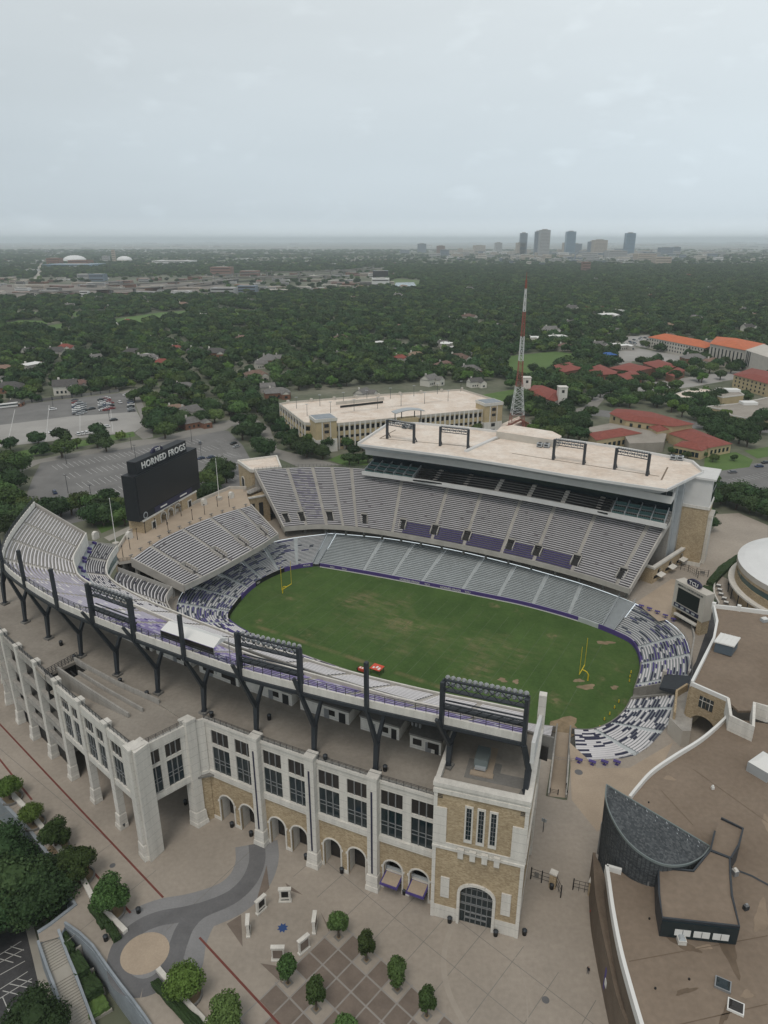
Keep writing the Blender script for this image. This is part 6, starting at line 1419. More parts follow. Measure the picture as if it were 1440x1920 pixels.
roofbox('skylight', 'square dark skylight with white frame, the lower of two on the brown roof', 'skylight', (1379, 1890), AR-.3, 2.1, 1.8, .4, 'whitep', 'glass2', -.5)
roofbox('roof_vent', 'square white roof vent just below the clerestory windows', 'vent', (1277, 1766), AR-.3, 1.2, 1.2, .8, 'cream', 'fascia', -.1)
roofbox('roof_vent', 'small round topped roof vent left of the raised roof', 'vent', (1216, 1658), AR-.3, .7, .7, .9, 'mull', 'whitep', 0)
roofbox('roof_vent', 'small dark twin vent right of the raised roof', 'vent', (1398, 1705), AR-.3, .8, .6, .8, 'steel', 'mull', .3)
roofbox('roof_vent', 'small grey vent beside the seam at the right of the raised roof', 'vent', (1377, 1640), AR-.3, .9, .9, 1.0, 'mull', 'cream', .3)
roofbox('roof_unit', 'large white mechanical unit at the right edge of the brown roof', 'air conditioner', (1432, 1446), AR-.3, 5.5, 4.2, 2.2, 'fascia', 'whitep', .6, inset=.98)
roofbox('roof_vent', 'tiny white vent cap in the middle of the brown roof', 'vent', (1336, 1479), AR-.3, .5, .5, .5, 'whitep', 'whitep', 0)
roofbox('roof_unit', 'small white unit behind the far parapet of the upper roof', 'air conditioner', (1433, 1165), UB-.3, 1.8, 1.4, .9, 'fascia', 'whitep', .2)
M['stain'] = mat('roof_stain', (.14, .105, .075), .95, .2, .5); M['stain2'] = mat('pale_roof_stain', (.27, .21, .155), .95, .15, .5)
m = MB(); rs = random.Random(8)
for k in range(26):
    x, y = rs.uniform(1200, 1440), rs.uniform(1450, 1915)
    if (x < 1400 and 1470 < y < 1760) or x < 1190+(y-1640)*.25+30: continue
    p = G(x, y, AR-.295+k*.0006); m.use('stain' if k % 3 else 'stain2'); m.face(blob((p.x, p.y), rs.uniform(.3, 1.1), AR-.29+k*.0008, seed=k, rx=rs.uniform(1.5, 4), ang=rs.uniform(0, 3), rough=.5))
m.build('roof_stains', ar)
m = MB().use('stain')
for k in range(12):
    p = G(1225+(k % 3)*75+rs.uniform(-9, 9), 1500+(k//3)*115+rs.uniform(-9, 9), AR-.28)
    if 1230 < 1225+(k % 3)*75 < 1400 and k//3 in (0, 1, 2): continue
    m.use('black'); m.tube((p.x, p.y, AR-.3), (p.x, p.y, AR-.1), .16, n=8)
for a, b in (((1180, 1800), (1440, 1752)), ((1225, 1930), (1440, 1880)), ((1300, 1440), (1440, 1540)), ((1240, 1480), (1300, 1545))): m.use('stain'); ribbon(m, Q([a, b], AR), .12, AR-.27)
m.build('roof_seams', ar)
# domed arena at the right edge
dm = thing('domed_arena', 'round arena with white domed roof and cream ring terrace cut off by the right edge', 'arena', G(1500, 1100, 0))
cA = G(1571, 1074, 12); Rr = (G(1396, 1070, 12)-cA).length; R2 = (G(1367, 1088, 5)-Vector((cA.x, cA.y, 5))).length
def circ(r, n=72): return [Vector((cA.x+r*math.cos(2*math.pi*k/n), cA.y+r*math.sin(2*math.pi*k/n), 0)) for k in range(n+1)]
m = MB().use('roofwhite'); M['whiteroof'] = mat('white_membrane', (.72, .73, .73), .8, .06, .1); m.use('whiteroof'); n = 72; rr = [0, .35, .6, .8, .93, 1.0]; zz = [16.5, 16.0, 15.2, 14.2, 13.2, 12.4]
for q in range(5):
    A = circ(Rr*rr[q]); Bq = circ(Rr*rr[q+1])
    for k in range(n): m.face([(Bq[k].x, Bq[k].y, zz[q+1]), (Bq[k+1].x, Bq[k+1].y, zz[q+1]), (A[k+1].x, A[k+1].y, zz[q]), (A[k].x, A[k].y, zz[q])][: (3 if q == 0 else 4)])
m.build('dome_roof', dm, smooth=False)
m = MB().use('plaster'); m.path_wall(circ(Rr-.3), .6, 10.6, 12.3); m.use('brick'); m.path_wall(circ(Rr-.5), .6, 0, 7.5); m.path_wall(circ(Rr-.45), .6, 9.6, 10.6); m.build('ring_wall', dm)
m = MB().use('tealglass'); m.path_wall(circ(Rr-.9), .5, 7.4, 9.7); m.build('window_band', dm)
m = MB().use('cream'); A = circ(R2); Bq = circ(Rr-.5)
for k in range(n): m.hexa([(p.x, p.y, 4.4) for p in (A[k], A[k+1], Bq[k+1], Bq[k])], [(p.x, p.y, 5.0) for p in (A[k], A[k+1], Bq[k+1], Bq[k])])
m.build('terrace_ring', dm)
m = MB().use('brick'); m.path_wall(circ(R2-2.2), .5, 0, 4.4); m.build('lower_wall', dm)
m = MB().use('steel')
for k in range(0, 72, 2): p = circ(R2-.6)[k]; m.beam((p.x, p.y, 0), (p.x, p.y, 4.4), .3)
m.build('columns', dm)
hedge_box('curved_hedge', 'dark curved hedge between the gates and the domed arena', [(1325, 1088), (1338, 1094), (1352, 1078), (1375, 1055), (1392, 1036), (1380, 1040), (1352, 1058)], 0, 1.6)
hedge_box('hedge_bed', 'dark green planting bed behind the small scoreboard', [(1318, 1097), (1335, 1098), (1338, 1118), (1344, 1130), (1336, 1138), (1326, 1125)], 0, 1.0)
for i in range(5):
    p = G(1347+i*2.2*(1 if i < 3 else 1.6), 1100+i*8); r = thing('picnic_table', 'pale outdoor table on the patio beside the domed arena', 'table', p, 'patio tables by the domed arena')
    m = MB().use('whitep'); m.frame(p, E1, E2); m.box(-.7, .7, -.5, .5, .7, .8); m.build('table_top', r); m = MB().use('steel'); m.frame(p, E1, E2); m.box(-.1, .1, -.1, .1, 0, .7); m.box(-.9, .9, -1.0, -.7, .35, .45); m.box(-.9, .9, .7, 1.0, .35, .45); m.build('benches', r)
m = MB().use('cream'); m.path_wall(catmull(Q([(1340, 1092), (1338, 1115), (1347, 1135)]), 4), .4, 0, 1.2); m.build('patio_wall', label='low cream curved wall round the patio tables', cat='wall')

# small scoreboard at the south end
ss = thing('small_scoreboard', 'white framed video board with dark screen and blue oval emblem on a brick base', 'scoreboard', G(1285, 1175))
a = G(1257, 1160); b = G(1311, 1192); xd = (b-a); ln = xd.length; xd.normalize(); yd = Vector((xd.y, -xd.x, 0)); ZS = 13.6
m = MB().use('brick'); m.frame(a, xd, yd); m.box(0, 1.3, -3.2, 0, 0, 4.6); m.box(ln-1.6, ln, -3.2, 0, 0, 4.6); m.box(1.3, ln-1.6, -3.2, -2.6, 0, 4.6); m.build('base', ss)
m = MB().use('dark'); m.frame(a, xd, yd); m.box(1.4, ln-1.7, -2.6, -2.4, 0, 4.4); m.use('cream'); m.box(1.3, ln-1.6, -.6, .5, 2.4, 3.0); m.build('kiosk_opening', ss)
m = MB().use('plaster'); m.frame(a, xd, yd); m.box(-.2, ln+.2, -3.3, .2, 4.6, ZS); m.build('frame', ss)
m = MB().use('screen'); m.frame(a, xd, yd); m.box(1.3, ln-1.8, .2, .3, 6.8, ZS-1.9); m.build('screen', ss)
m = MB().use('navy'); m.frame(a, xd, yd); m.box(.6, ln-1.3, .2, .34, 5.2, 6.4); m.use('fascia')
for k in range(4): m.box(1.2+k*2.1, 2.4+k*2.1, .34, .38, 5.5, 6.1)
m.build('number_panel', ss)
m = MB().use('navy'); m.frame(a, xd, yd); c = ln/2; pts_ = [(c+2.6*math.cos(q*math.pi/10), ZS+.9+1.3*math.sin(q*math.pi/10)) for q in range(20)]; m.hexa([(x, -1.6, z) for x, z in pts_], [(x, -.8, z) for x, z in pts_]); m.build('oval_emblem', ss)
pc = a+xd*c+yd*(-.75); letters('emblem_letters', 'TCU', 1.7, (pc.x, pc.y, ZS+.9), xd, (0, 0, 1), 'whitep', ss, .1)
pc = a+xd*c+yd*.3; letters('board_lettering', 'AMON G. CARTER STADIUM', .75, (pc.x, pc.y, ZS-1.0), xd, (0, 0, 1), 'steel', ss, .05)
m = MB().use('concrete'); m.path_wall(Q([(1296, 1170), (1301, 1200), (1290, 1265)]), .4, 0, 1.2); m.build('low_wall', label='low concrete wall behind the right end rows beside the service lane', cat='wall')

# ================================================================ the city
def ZT(px, ytop, Y):                       # height of a point seen at photo row ytop at forward distance Y
    v = ytop-960; dn = F_PX*SP + v*CP; fw = F_PX*CP - v*SP; return HC - dn*Y/fw
EX = []                                    # areas kept clear of scattered trees (pixel polygons)
def area(name, pxs, z, m_, clear=True):
    if clear: EX.append(pxs)
    return sheet(name, Q(pxs), z, m_)
area('far_parking_lot', [(-60, 772), (0, 763), (223, 737), (247, 743), (257, 772), (130, 781), (0, 797), (-60, 806)], .05, 'asphalt')
area('far_parking_lot_concrete', [(-60, 806), (0, 797), (130, 781), (257, 772), (270, 797), (253, 810), (0, 838), (-60, 846)], .05, 'lotconc')
area('lot_exit_road', [(222, 736), (256, 728), (285, 800), (287, 820), (268, 824), (253, 812), (268, 797), (250, 745)], .045, 'road')
area('grass_verge', [(-60, 862), (60, 842), (250, 809), (254, 818), (160, 836), (40, 858), (-60, 876)], .06, 'grass')
area('north_street', [(-60, 885), (70, 862), (250, 826), (290, 822), (410, 792), (440, 795), (425, 806), (300, 830), (76, 868), (40, 885), (-60, 900)], .055, 'road')
area('street_along_lot', [(408, 792), (470, 780), (505, 800), (520, 842), (590, 860), (640, 872), (560, 876), (500, 850), (478, 800), (440, 800)], .04, 'road')
LOT2 = [(76, 868), (300, 830), (410, 806), (428, 808), (455, 835), (470, 862), (462, 880), (446, 925), (380, 955), (230, 960), (120, 985), (40, 955), (60, 900)]
area('stadium_parking_lot', LOT2, .05, 'asphalt')
area('east_parking_lot', [(1322, 885), (1345, 878), (1440, 866), (1600, 850), (1600, 960), (1440, 940), (1320, 925)], .05, 'asphalt')
area('back_street', [(900, 805), (985, 795), (1095, 762), (1150, 700), (1180, 650), (1200, 652), (1170, 705), (1110, 775), (1000, 806), (960, 850), (900, 835)], .045, 'road')
area('church_street', [(1060, 780), (1120, 768), (1300, 790), (1440, 800), (1440, 812), (1290, 802), (1120, 780)], .04, 'asphalt', False)
area('campus_street', [(1195, 737), (1300, 725), (1440, 700), (1440, 690), (1360, 698), (1260, 712), (1190, 722)], .04, 'lotconc')
area('school_lot', [(1148, 660), (1200, 654), (1290, 668), (1275, 680), (1160, 676)], .05, 'lotconc')
area('car_lot', [(1165, 632), (1215, 628), (1235, 640), (1300, 656), (1310, 662), (1230, 655), (1168, 645)], .055, 'lotconc')
area('church_lot', [(1085, 740), (1130, 730), (1150, 740), (1120, 752), (1088, 752)], .055, 'lotconc')
area('practice_field', [(950, 668), (1040, 659), (1088, 664), (1075, 682), (1010, 700), (985, 712), (950, 700)], .06, 'grass')
area('church_lawn', [(905, 740), (970, 729), (975, 752), (940, 756), (915, 748)], .06, 'grass')
area('campus_lawn', [(1322, 852), (1380, 848), (1412, 862), (1405, 876), (1340, 884), (1320, 876)], .06, 'grass')
area('corner_lawn', [(1395, 845), (1440, 838), (1440, 856), (1420, 860)], .06, 'grass', False)
area('garage_lawn', [(615, 862), (640, 852), (690, 850), (692, 872), (650, 874)], .06, 'grass')
area('school_lawn', [(1092, 716), (1125, 712), (1135, 728), (1100, 732)], .06, 'grass', False)
area('south_drive', [(1300, 985), (1330, 965), (1385, 962), (1440, 985), (1440, 1010), (1395, 1040), (1330, 1085), (1290, 1062), (1308, 1020)], .03, 'plaza')
area('north_gardens', [(190, 1000), (250, 975), (330, 955), (470, 905), (520, 880), (470, 870), (440, 925), (300, 955), (180, 985)], .03, 'grass', False)
area('north_walk', [(205, 1015), (265, 985), (262, 978), (195, 1008)], .05, 'sidewalk', False)
for pts_ in ([(0, 607), (40, 600), (95, 602), (80, 614), (10, 618)], [(45, 588), (75, 584), (80, 592), (50, 596)], [(215, 598), (300, 586), (355, 582), (350, 592), (300, 600), (255, 614), (215, 612)], [(130, 585), (200, 582), (205, 590), (140, 594)], [(80, 612), (120, 606), (118, 620), (85, 622)], [(390, 580), (430, 577), (460, 582), (430, 588)], [(430, 585), (520, 578), (518, 584), (440, 592)]):
    area('golf_fairway', pts_, .08, mat('fairway_grass', (.10, .17, .05), .95, .15, .01))
area('river_bank', [(728, 528), (745, 522), (790, 526), (788, 538), (770, 546), (728, 542)], .08, mat('bank_grass', (.12, .17, .07), .95, .15, .01))
area('river', [(742, 530), (776, 529), (780, 536), (768, 541), (738, 540)], .14, 'water')
EXT = [(-200, 526), (300, 520), (720, 504), (720, 542), (560, 550), (430, 557), (300, 556), (-200, 566)]      # rail and industrial belt
EX.append([(500, 740), (640, 870), (960, 800), (930, 720), (800, 715)])                                   # garage block
EX.append([(950, 800), (985, 825), (1010, 800), (985, 780)])
lotc = mat('lot_paint', (.5, .5, .49), .9, .15, 1.0)
def stalls(name, a, b, rows, gap, tick=2.75, ln=9.6, w_=.14):
    # stall lines: a..b is the first row in pixels, following rows step away from it
    A, Bq = G(*a), G(*b); u = (Bq-A); n = int(u.length/tick); u.normalize(); v = Vector((-u.y, u.x, 0)); v = v if v.y < 0 else -v
    m = MB().use(lotc)
    for r in range(rows):
        o = A+v*gap*r
        for k in range(n+1):
            if random.random() < .03: continue
            p = o+u*tick*k; q = p+v*ln; nn = u*w_/2; m.face([(x.x, x.y, .07) for x in (p-nn, p+nn, q+nn, q-nn)])
    m.build(name, kind='structure')
stalls('parking_lines', (97, 873), (375, 822), 6, 19, w_=.2)
stalls('parking_lines', (420, 822), (456, 858), 1, 10, 3, 6, .2)
stalls('parking_lines', (1335, 905), (1460, 880), 1, 12, 2.9, 6, .2); stalls('parking_lines', (1330, 918), (1480, 925), 1, 12, 2.9, 5, .2)
m = MB().use(lotc)
for a, b in (((28, 768), (14, 833)), ((92, 760), (86, 828)), ((150, 752), (150, 818)), ((205, 745), (212, 812))): ribbon(m, [G(*a), G(*b)], .35, .08)
m.build('lot_seams', kind='structure')

# parking garage
gr = thing('parking_garage', 'large tan parking garage with three decks of dark openings behind the far stand', 'parking garage', G(700, 800, 0))
gp_ = Q([(524, 757), (571, 793), (625, 795), (905, 768), (938, 752), (866, 730), (700, 741), (540, 754)], 15)
m = MB().use('roofwhite'); m.face([(p.x, p.y, 14.2) for p in gp_]); m.build('roof_deck', gr)
m = MB().use('yellowwall')
def gface(a, b, n, fl, z0=2.6, dz=3.9, col='yellowwall'):
    xd = (b-a); xd.z = 0; ln = xd.length; xd.normalize(); yd = Vector((xd.y, -xd.x, 0)); o = Vector((a.x, a.y, 0))
    w_ = MB().use(col); w_.frame(o, xd, yd); bw_ = ln/n
    w_.box(0, ln, -.5, 0, 0, z0-.9); w_.box(0, ln, -.5, 0, z0+dz*fl-1.6, 15)
    for f0 in range(fl-1): w_.box(0, ln, -.5, 0, z0+dz*f0+1.5, z0+dz*(f0+1)-.2)
    w_.use('cream')
    for k in range(n+1): w_.box(max(0, bw_*k-.5), min(ln, bw_*k+.5), -.6, .25, 0, 15.25)
    w_.build('facade', gr)
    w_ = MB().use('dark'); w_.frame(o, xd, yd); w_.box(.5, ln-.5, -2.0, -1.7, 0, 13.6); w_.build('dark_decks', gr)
gface(gp_[2], gp_[3], 30, 3, 2.4, 4.1); gface(gp_[0], gp_[1], 9, 3, 2.4, 4.1); gface(gp_[1], gp_[2], 2, 3, 2.4, 4.1)
m = MB().use('plaster'); m.path_wall(gp_+[gp_[0]], .5, 13.8, 15.3); m.path_wall(Q([(630, 757), (720, 748)], 15), .6, 14.2, 16.2)
for k in range(9): p = gp_[7].lerp(gp_[5], k/8); m.beam((p.x, p.y, 14), (p.x, p.y, 16.3), 1.4)
m.build('parapet', gr)
m = MB().use('concrete'); a, b = G(640, 775, 14.3), G(830, 752, 14.3); ribbon(m, [a, b], .5, 14.8); m.use('dark'); m.path_wall(Q([(638, 764), (718, 755)], 14.5), .4, 14.3, 15.6); m.build('ramp_wall', gr)
for (px, lb_) in (((589, 799), 'tower_l'), ((905, 768), 'tower_r')):
    p = G(px[0], px[1], 15); xd = (gp_[3]-gp_[2]).normalized(); xd.z = 0; yd = Vector((xd.y, -xd.x, 0)); o = Vector((p.x, p.y, 0)); m = MB(); m.frame(o, xd, yd)
    m.use('cream'); m.box(0, 12.5, -9, 2.5, 0, 7.5); m.use('yellowwall'); m.box(.15, 12.35, -8.9, 2.4, 7.5, 17.5); m.use('cream'); m.box(-.2, 12.7, -9.2, 2.8, 17.5, 19.2)
    m.use('bluegrey'); m.box(.5, 12, -8.5, 2.2, 19.2, 19.3); m.use('cream'); m.box(3.6, 8.9, 2.4, 2.6, 7.4, 17.4); m.use('brick'); m.box(4.2, 8.3, 2.6, 2.7, 7.5, 17.2)
    m.use('dark'); m.box(5.0, 7.6, 2.7, 2.8, 14.2, 16.2); m.box(5.0, 7.6, 2.7, 2.8, 11, 12.6); m.box(5, 7.6, 2.5, 2.62, .2, 3); m.box(5, 7.6, 2.5, 2.62, 4.6, 6.6); m.build('stair_tower', gr)
p = G(765, 790, 15); m = MB().use('fascia'); o = Vector((p.x, p.y, 0)); m.frame(o, xd, yd)
pts_ = [(-9+18*k/8, 20.6+1.3*math.sin(math.pi*k/8)) for k in range(9)]
for k in range(8): (x0, z0), (x1, z1) = pts_[k], pts_[k+1]; m.hexa([(x0, -3, z0), (x1, -3, z1), (x1, 3, z1), (x0, 3, z0)], [(x0, -3, z0+.4), (x1, -3, z1+.4), (x1, 3, z1+.4), (x0, 3, z0+.4)])
m.use('steel')
for x in (-8, -4, 4, 8): m.box(x-.2, x+.2, -.2, .2, 14, 20.7)
m.use('yellowwall'); m.box(-5.5, 5.5, -3, 2.5, 0, 17.2); m.build('arched_canopy', gr)
for k in range(15):
    x, y = 556+ (k % 8)*44 + (k//8)*20, 772 - (k % 8)*4.6 + (k//8)*8 - (6 if k < 8 else 0); p = G(x, y, 14.2)
    r = thing('deck_lamp', 'thin grey light pole on the top deck of the tan garage', 'street lamp', p, 'lamp poles on the garage deck'); m = MB().use('steel'); m.tube(p, p+Vector((0, 0, 7)), .16, .1, 5); m.build('pole', r); m = MB().use('fascia'); m.box(p.x-.9, p.x+.9, p.y-.2, p.y+.2, 21.1, 21.35); m.build('lamp_head', r)

# red and white lattice radio mast
mp_ = G(967, 818); ms_ = thing('radio_mast', 'tall tapering red and white lattice radio mast rising behind the far stand', 'radio mast', mp_)
Htop = ZT(991, 524, mp_.y)
M['mast_red'] = mat('mast_red', (.30, .10, .08), .6, .1, .3); M['mast_white'] = mat('mast_white', (.62, .63, .63), .6)
rows_ = [(524, 'mast_red'), (541, 'mast_white'), (584, 'mast_red'), (630, 'mast_white'), (676, 'mast_red'), (724, 'mast_white'), (776, 'mast_red'), (818, 'mast_red')]
def mastw(z): t = 1-z/Htop; return .28+ (1.9*t if t < .6 else 1.14+ (t-.6)*8.5)
for k in range(7):
    z1 = ZT(990, rows_[k][0], mp_.y); z0 = max(0, ZT(990, rows_[k+1][0], mp_.y)); m = MB().use(rows_[k][1]); nn = max(2, int((z1-z0)/3.2)); tk = .13 if k > 1 else .16
    for q in range(nn):
        a, b = z0+(z1-z0)*q/nn, z0+(z1-z0)*(q+1)/nn; wa, wb = mastw(a), mastw(b); ca = [(wa, wa), (-wa, wa), (-wa, -wa), (wa, -wa)]; cb_ = [(wb, wb), (-wb, wb), (-wb, -wb), (wb, -wb)]
        for j in range(4):
            A = (mp_.x+ca[j][0], mp_.y+ca[j][1], a); Bq = (mp_.x+cb_[j][0], mp_.y+cb_[j][1], b); A2 = (mp_.x+ca[(j+1) % 4][0], mp_.y+ca[(j+1) % 4][1], a); B2 = (mp_.x+cb_[(j+1) % 4][0], mp_.y+cb_[(j+1) % 4][1], b)
            m.beam(A, Bq, tk*1.6); m.beam(A, B2, tk); m.beam(A2, Bq, tk); m.beam(A, A2, tk)
    m.build('lattice_section', ms_)
m = MB().use('mast_red'); m.tube((mp_.x, mp_.y, Htop), (mp_.x, mp_.y, Htop+4), .25, .1); m.build('tip', ms_)
m = MB().use('redbrick'); m.path_wall(Q([(948, 812), (975, 798), (990, 806)]), .8, 0, 4.5); m.use('plaster'); m.prism([(p.x, p.y) for p in Q([(938, 806), (973, 790), (978, 800), (945, 818)])], 0, 3.5, cap='roofwhite'); m.build('base_building', ms_)

# generic buildings
def gable(mb, o, xd, L_, D_, z0, hw, hr, roof, wall, over=.5, hip=False):
    yd = Vector((xd.y, -xd.x, 0)); mb.frame(Vector((o.x, o.y, 0)), xd, yd); mb.use(wall)
    x0, x1, y0, y1 = -L_/2, L_/2, -D_/2, D_/2; mb.box(x0, x1, y0, y1, z0, hw)
    mb.use(roof); ins = D_/2 if hip else 0; a, b, c, d = x0-over, x1+over, y0-over, y1+over; zr = hw+hr
    P0, P1, P2, P3 = (a, c, hw), (b, c, hw), (b, d, hw), (a, d, hw); R0, R1 = (a+ins, 0, zr), (b-ins, 0, zr)
    mb.face([P0, P1, R1, R0]); mb.face([P2, P3, R0, R1]); mb.face([(a, c, hw-.02), (b, c, hw-.02), (b, d, hw-.02), (a, d, hw-.02)])
    if not hip: mb.use(wall)
    mb.face([P1, P2, R1]); mb.face([P3, P0, R0]); mb.frame()
def win_grid(mb, o, xd, yd, x0, x1, n, zs, w_, h, mt='glass'):
    mb.frame(Vector((o.x, o.y, 0)), xd, yd); mb.use(mt)
    for z in zs:
        for k in range(n): x = x0+(x1-x0)*(k+.5)/n; mb.box(x-w_/2, x+w_/2, 0, .12, z, z+h)
    mb.frame()
def block(name, label, cat, pxs, h, wall, roof, wins=None, zroof=True, parapet=True, grp=None, base=0, clear=True):
    """flat roofed building from its roof outline in pixels"""
    P_ = Q(pxs, h); r = thing(name, label, cat, (sum((p.x for p in P_))/len(P_), sum((p.y for p in P_))/len(P_), 0), grp)
    if clear: EX.append([p for p in [(x, y+h*.0) for x, y in pxs]]); EXW.append([(p.x, p.y) for p in P_])
    m = MB().use(wall); m.prism([(p.x, p.y) for p in P_], 0, h-.5); m.build('wall', r)
    m = MB().use(roof); m.face([(p.x, p.y, h-.35) for p in P_]); m.build('roof', r)
    if parapet: m = MB().use('cream'); m.path_wall(P_+[P_[0]], .5, h-.5, h+.25); m.build('parapet', r)
    if wins:
        m = MB()
        for (i, n, zs, w_, hh) in wins:
            a, b = P_[i], P_[(i+1) % len(P_)]; xd = (b-a); xd.z = 0; ln = xd.length; xd.normalize(); yd = Vector((xd.y, -xd.x, 0)); c = sum(P_, Vector())/len(P_)
            if yd.dot(c-a) > 0: yd = -yd
            win_grid(m, a, xd, yd, 1, ln-1, n, zs, w_, hh)
        m.build('windows', r)
    return r
EXW = []
def hiproof(parent, pxs, z, hr, mt, name='roof'):
    P_ = Q(pxs, z); c = sum(P_, Vector())/len(P_); m = MB().use(mt)
    if len(P_) == 4:
        l0 = (P_[0]-P_[1]).length; l1 = (P_[1]-P_[2]).length
        if l0 < l1: P_ = P_[1:]+P_[:1]; l0, l1 = l1, l0
        a = (P_[0]+P_[3])/2; b = (P_[1]+P_[2])/2; d = (b-a).normalized(); k = min(l1/2, l0*.45); R0 = a+d*k+Vector((0, 0, hr)); R1 = b-d*k+Vector((0, 0, hr))
        m.face([P_[0], P_[1], R1, R0]); m.face([P_[2], P_[3], R0, R1]); m.face([P_[1], P_[2], R1]); m.face([P_[3], P_[0], R0])
    else:
        ins_ = [p+(c-p)*.5+Vector((0, 0, hr)) for p in P_]
        for k in range(len(P_)): m.face([P_[k], P_[(k+1) % len(P_)], ins_[(k+1) % len(P_)], ins_[k]])
        m.face(ins_)
    m.face([(p.x, p.y, p.z-.05) for p in Q(pxs, z)]); return m.build(name, parent)
def roofed(name, label, cat, wings, wall, roof, hr=3.0, wins=()):
    """a building of several wings: (eave outline in pixels, eave height)"""
    p0 = G(wings[0][0][0][0], wings[0][0][0][1], wings[0][1]); r = thing(name, label, cat, (p0.x, p0.y, 0))
    for pxs, z in wings:
        P_ = Q(pxs, z); EXW.append([(p.x, p.y) for p in P_]); c = sum(P_, Vector())/len(P_); m = MB().use(wall); m.prism([((p.x-c.x)*.96+c.x, (p.y-c.y)*.96+c.y) for p in P_], 0, z-.05); m.build('wall', r); hiproof(r, pxs, z, hr, roof)
    for (wi, i, n, zs, w_, hh) in wins:
        P_ = Q(*wings[wi]); c = sum(P_, Vector())/len(P_); P_ = [Vector(((p.x-c.x)*.96+c.x, (p.y-c.y)*.96+c.y, 0)) for p in P_]; a, b = P_[i], P_[(i+1) % len(P_)]; xd = (b-a); ln = xd.length; xd.normalize(); yd = Vector((xd.y, -xd.x, 0))
        if yd.dot(Vector((c.x, c.y, 0))-a) > 0: yd = -yd
        m = MB(); win_grid(m, a, xd, yd, 1, ln-1, n, zs, w_, hh); m.build('windows', r)
    return r
ha = roofed('campus_hall', 'tan campus building with several dark red hip roofs just beyond the far stand', 'building',
    [([(1142, 775), (1172, 788), (1262, 800), (1303, 795), (1230, 775), (1155, 766)], 9), ([(1102, 812), (1118, 826), (1205, 812), (1165, 802)], 6), ([(1215, 800), (1232, 810), (1265, 803), (1240, 795)], 7), ([(1253, 813), (1290, 800), (1374, 832), (1330, 840)], 5.5), ([(1262, 835), (1316, 846), (1334, 838), (1280, 826)], 5)],
    'yellowwall', 'tileroof', 2.2, [(0, 0, 2, (6,), 2, 2), (0, 1, 5, (5.5,), 1.8, 2), (1, 1, 9, (1.0,), 2, 2.6), (3, 2, 5, (1.5,), 1.6, 2.2), (4, 0, 6, (.9,), 1.8, 2.6)])
m = MB().use('deck'); m.prism([(p.x, p.y) for p in Q([(1105, 800), (1145, 792), (1250, 812), (1245, 828), (1180, 830), (1165, 805), (1105, 812)], 6)], 0, 5.6); m.build('flat_roof', ha)
ch = roofed('church', 'small church with dark red roof and two pale square towers beside the radio mast', 'church', [([(980, 739), (1026, 749), (1046, 733), (1000, 722)], 7), ([(1026, 749), (1040, 753), (1062, 741), (1046, 733)], 6.5)], 'plaster', 'tileroof', 4.0, [(0, 0, 7, (1.5,), 1.5, 4)])
for px in ((986, 728), (1053, 747)):
    p = G(*px, 7); m = MB().use('cream'); m.box(p.x-3, p.x+3, p.y-3, p.y+3, 0, 15); m.use('dark'); m.box(p.x-.9, p.x+.9, p.y-3.1, p.y-3, 11.5, 13.5); m.use('cream'); m.box(p.x-3.3, p.x+3.3, p.y-3.3, p.y+3.3, 15, 15.6); m.build('square_tower', ch)
roofed('school', 'long low red brick school with dark red roofs beside the green practice field', 'school', [([(1032, 686), (1058, 698), (1098, 690), (1070, 678)], 6), ([(1098, 690), (1118, 704), (1165, 700), (1125, 683)], 6), ([(1155, 700), (1175, 712), (1205, 706), (1190, 694)], 6.5), ([(1140, 690), (1180, 680), (1225, 690), (1190, 697)], 6.5), ([(1205, 680), (1235, 674), (1275, 686), (1240, 694)], 6.5), ([(1248, 700), (1270, 688), (1285, 694), (1262, 706)], 6)], 'redbrick', 'tileroof', 2.0, [(1, 1, 6, (2,), 2, 2), (2, 1, 3, (2,), 2.4, 2.4)])
rd = roofed('seminary_building', 'very large cream building with bright orange tiled roofs at the right behind the trees', 'building', [([(1214, 632), (1322, 653), (1342, 646), (1240, 627)], 12), ([(1330, 644), (1398, 657), (1436, 645), (1344, 631)], 17)], 'plaster', 'orange_roof', 4.5, [(0, 0, 20, (2, 5.5, 9), 1.5, 1.8), (1, 0, 9, (4,), 1.5, 10)])
p = G(1425, 690, 24); m = MB().use('plaster'); P_ = Q([(1398, 655), (1450, 672), (1480, 660), (1432, 644)], 19); m.prism([(p.x, p.y) for p in P_], 0, 18.5); m.use('glass2'); a, b = P_[0], P_[1]; xd = (b-a).normalized(); win_grid(m, a, xd, Vector((xd.y, -xd.x, 0)), 3, 12, 3, (5,), 1.6, 13); m.build('front_gable', rd)
roofed('dormitory', 'three storey yellow dormitory with dark red roof at the right edge', 'building', [([(1373, 702), (1440, 720), (1520, 735), (1540, 715), (1410, 690)], 10)], 'yellowwall', 'tileroof', 2.5, [(0, 0, 8, (1.5, 4.6, 7.4), 1.4, 1.5), (0, 4, 3, (4.6, 7.4), 1.2, 1.4)])
block('tan_hall', 'low tan flat roofed hall at the right edge with a raised skylight box', 'building', [(1325, 762), (1365, 770), (1370, 778), (1405, 785), (1440, 778), (1520, 765), (1500, 745), (1440, 745), (1380, 757)], 6, 'yellowwall', 'deck', [(2, 3, (1,), 2, 3)])
block('tan_hall', 'small tan hall with a white roof box between the trees behind the tan hall', 'building', [(1262, 740), (1290, 748), (1310, 742), (1340, 732), (1300, 728)], 6, 'yellowwall', 'roofwhite')
block('tan_hall', 'tan flat hall with a white roof box left of the yellow dormitory', 'building', [(1330, 737), (1355, 745), (1395, 740), (1375, 728), (1345, 727)], 7, 'yellowwall', 'deck')
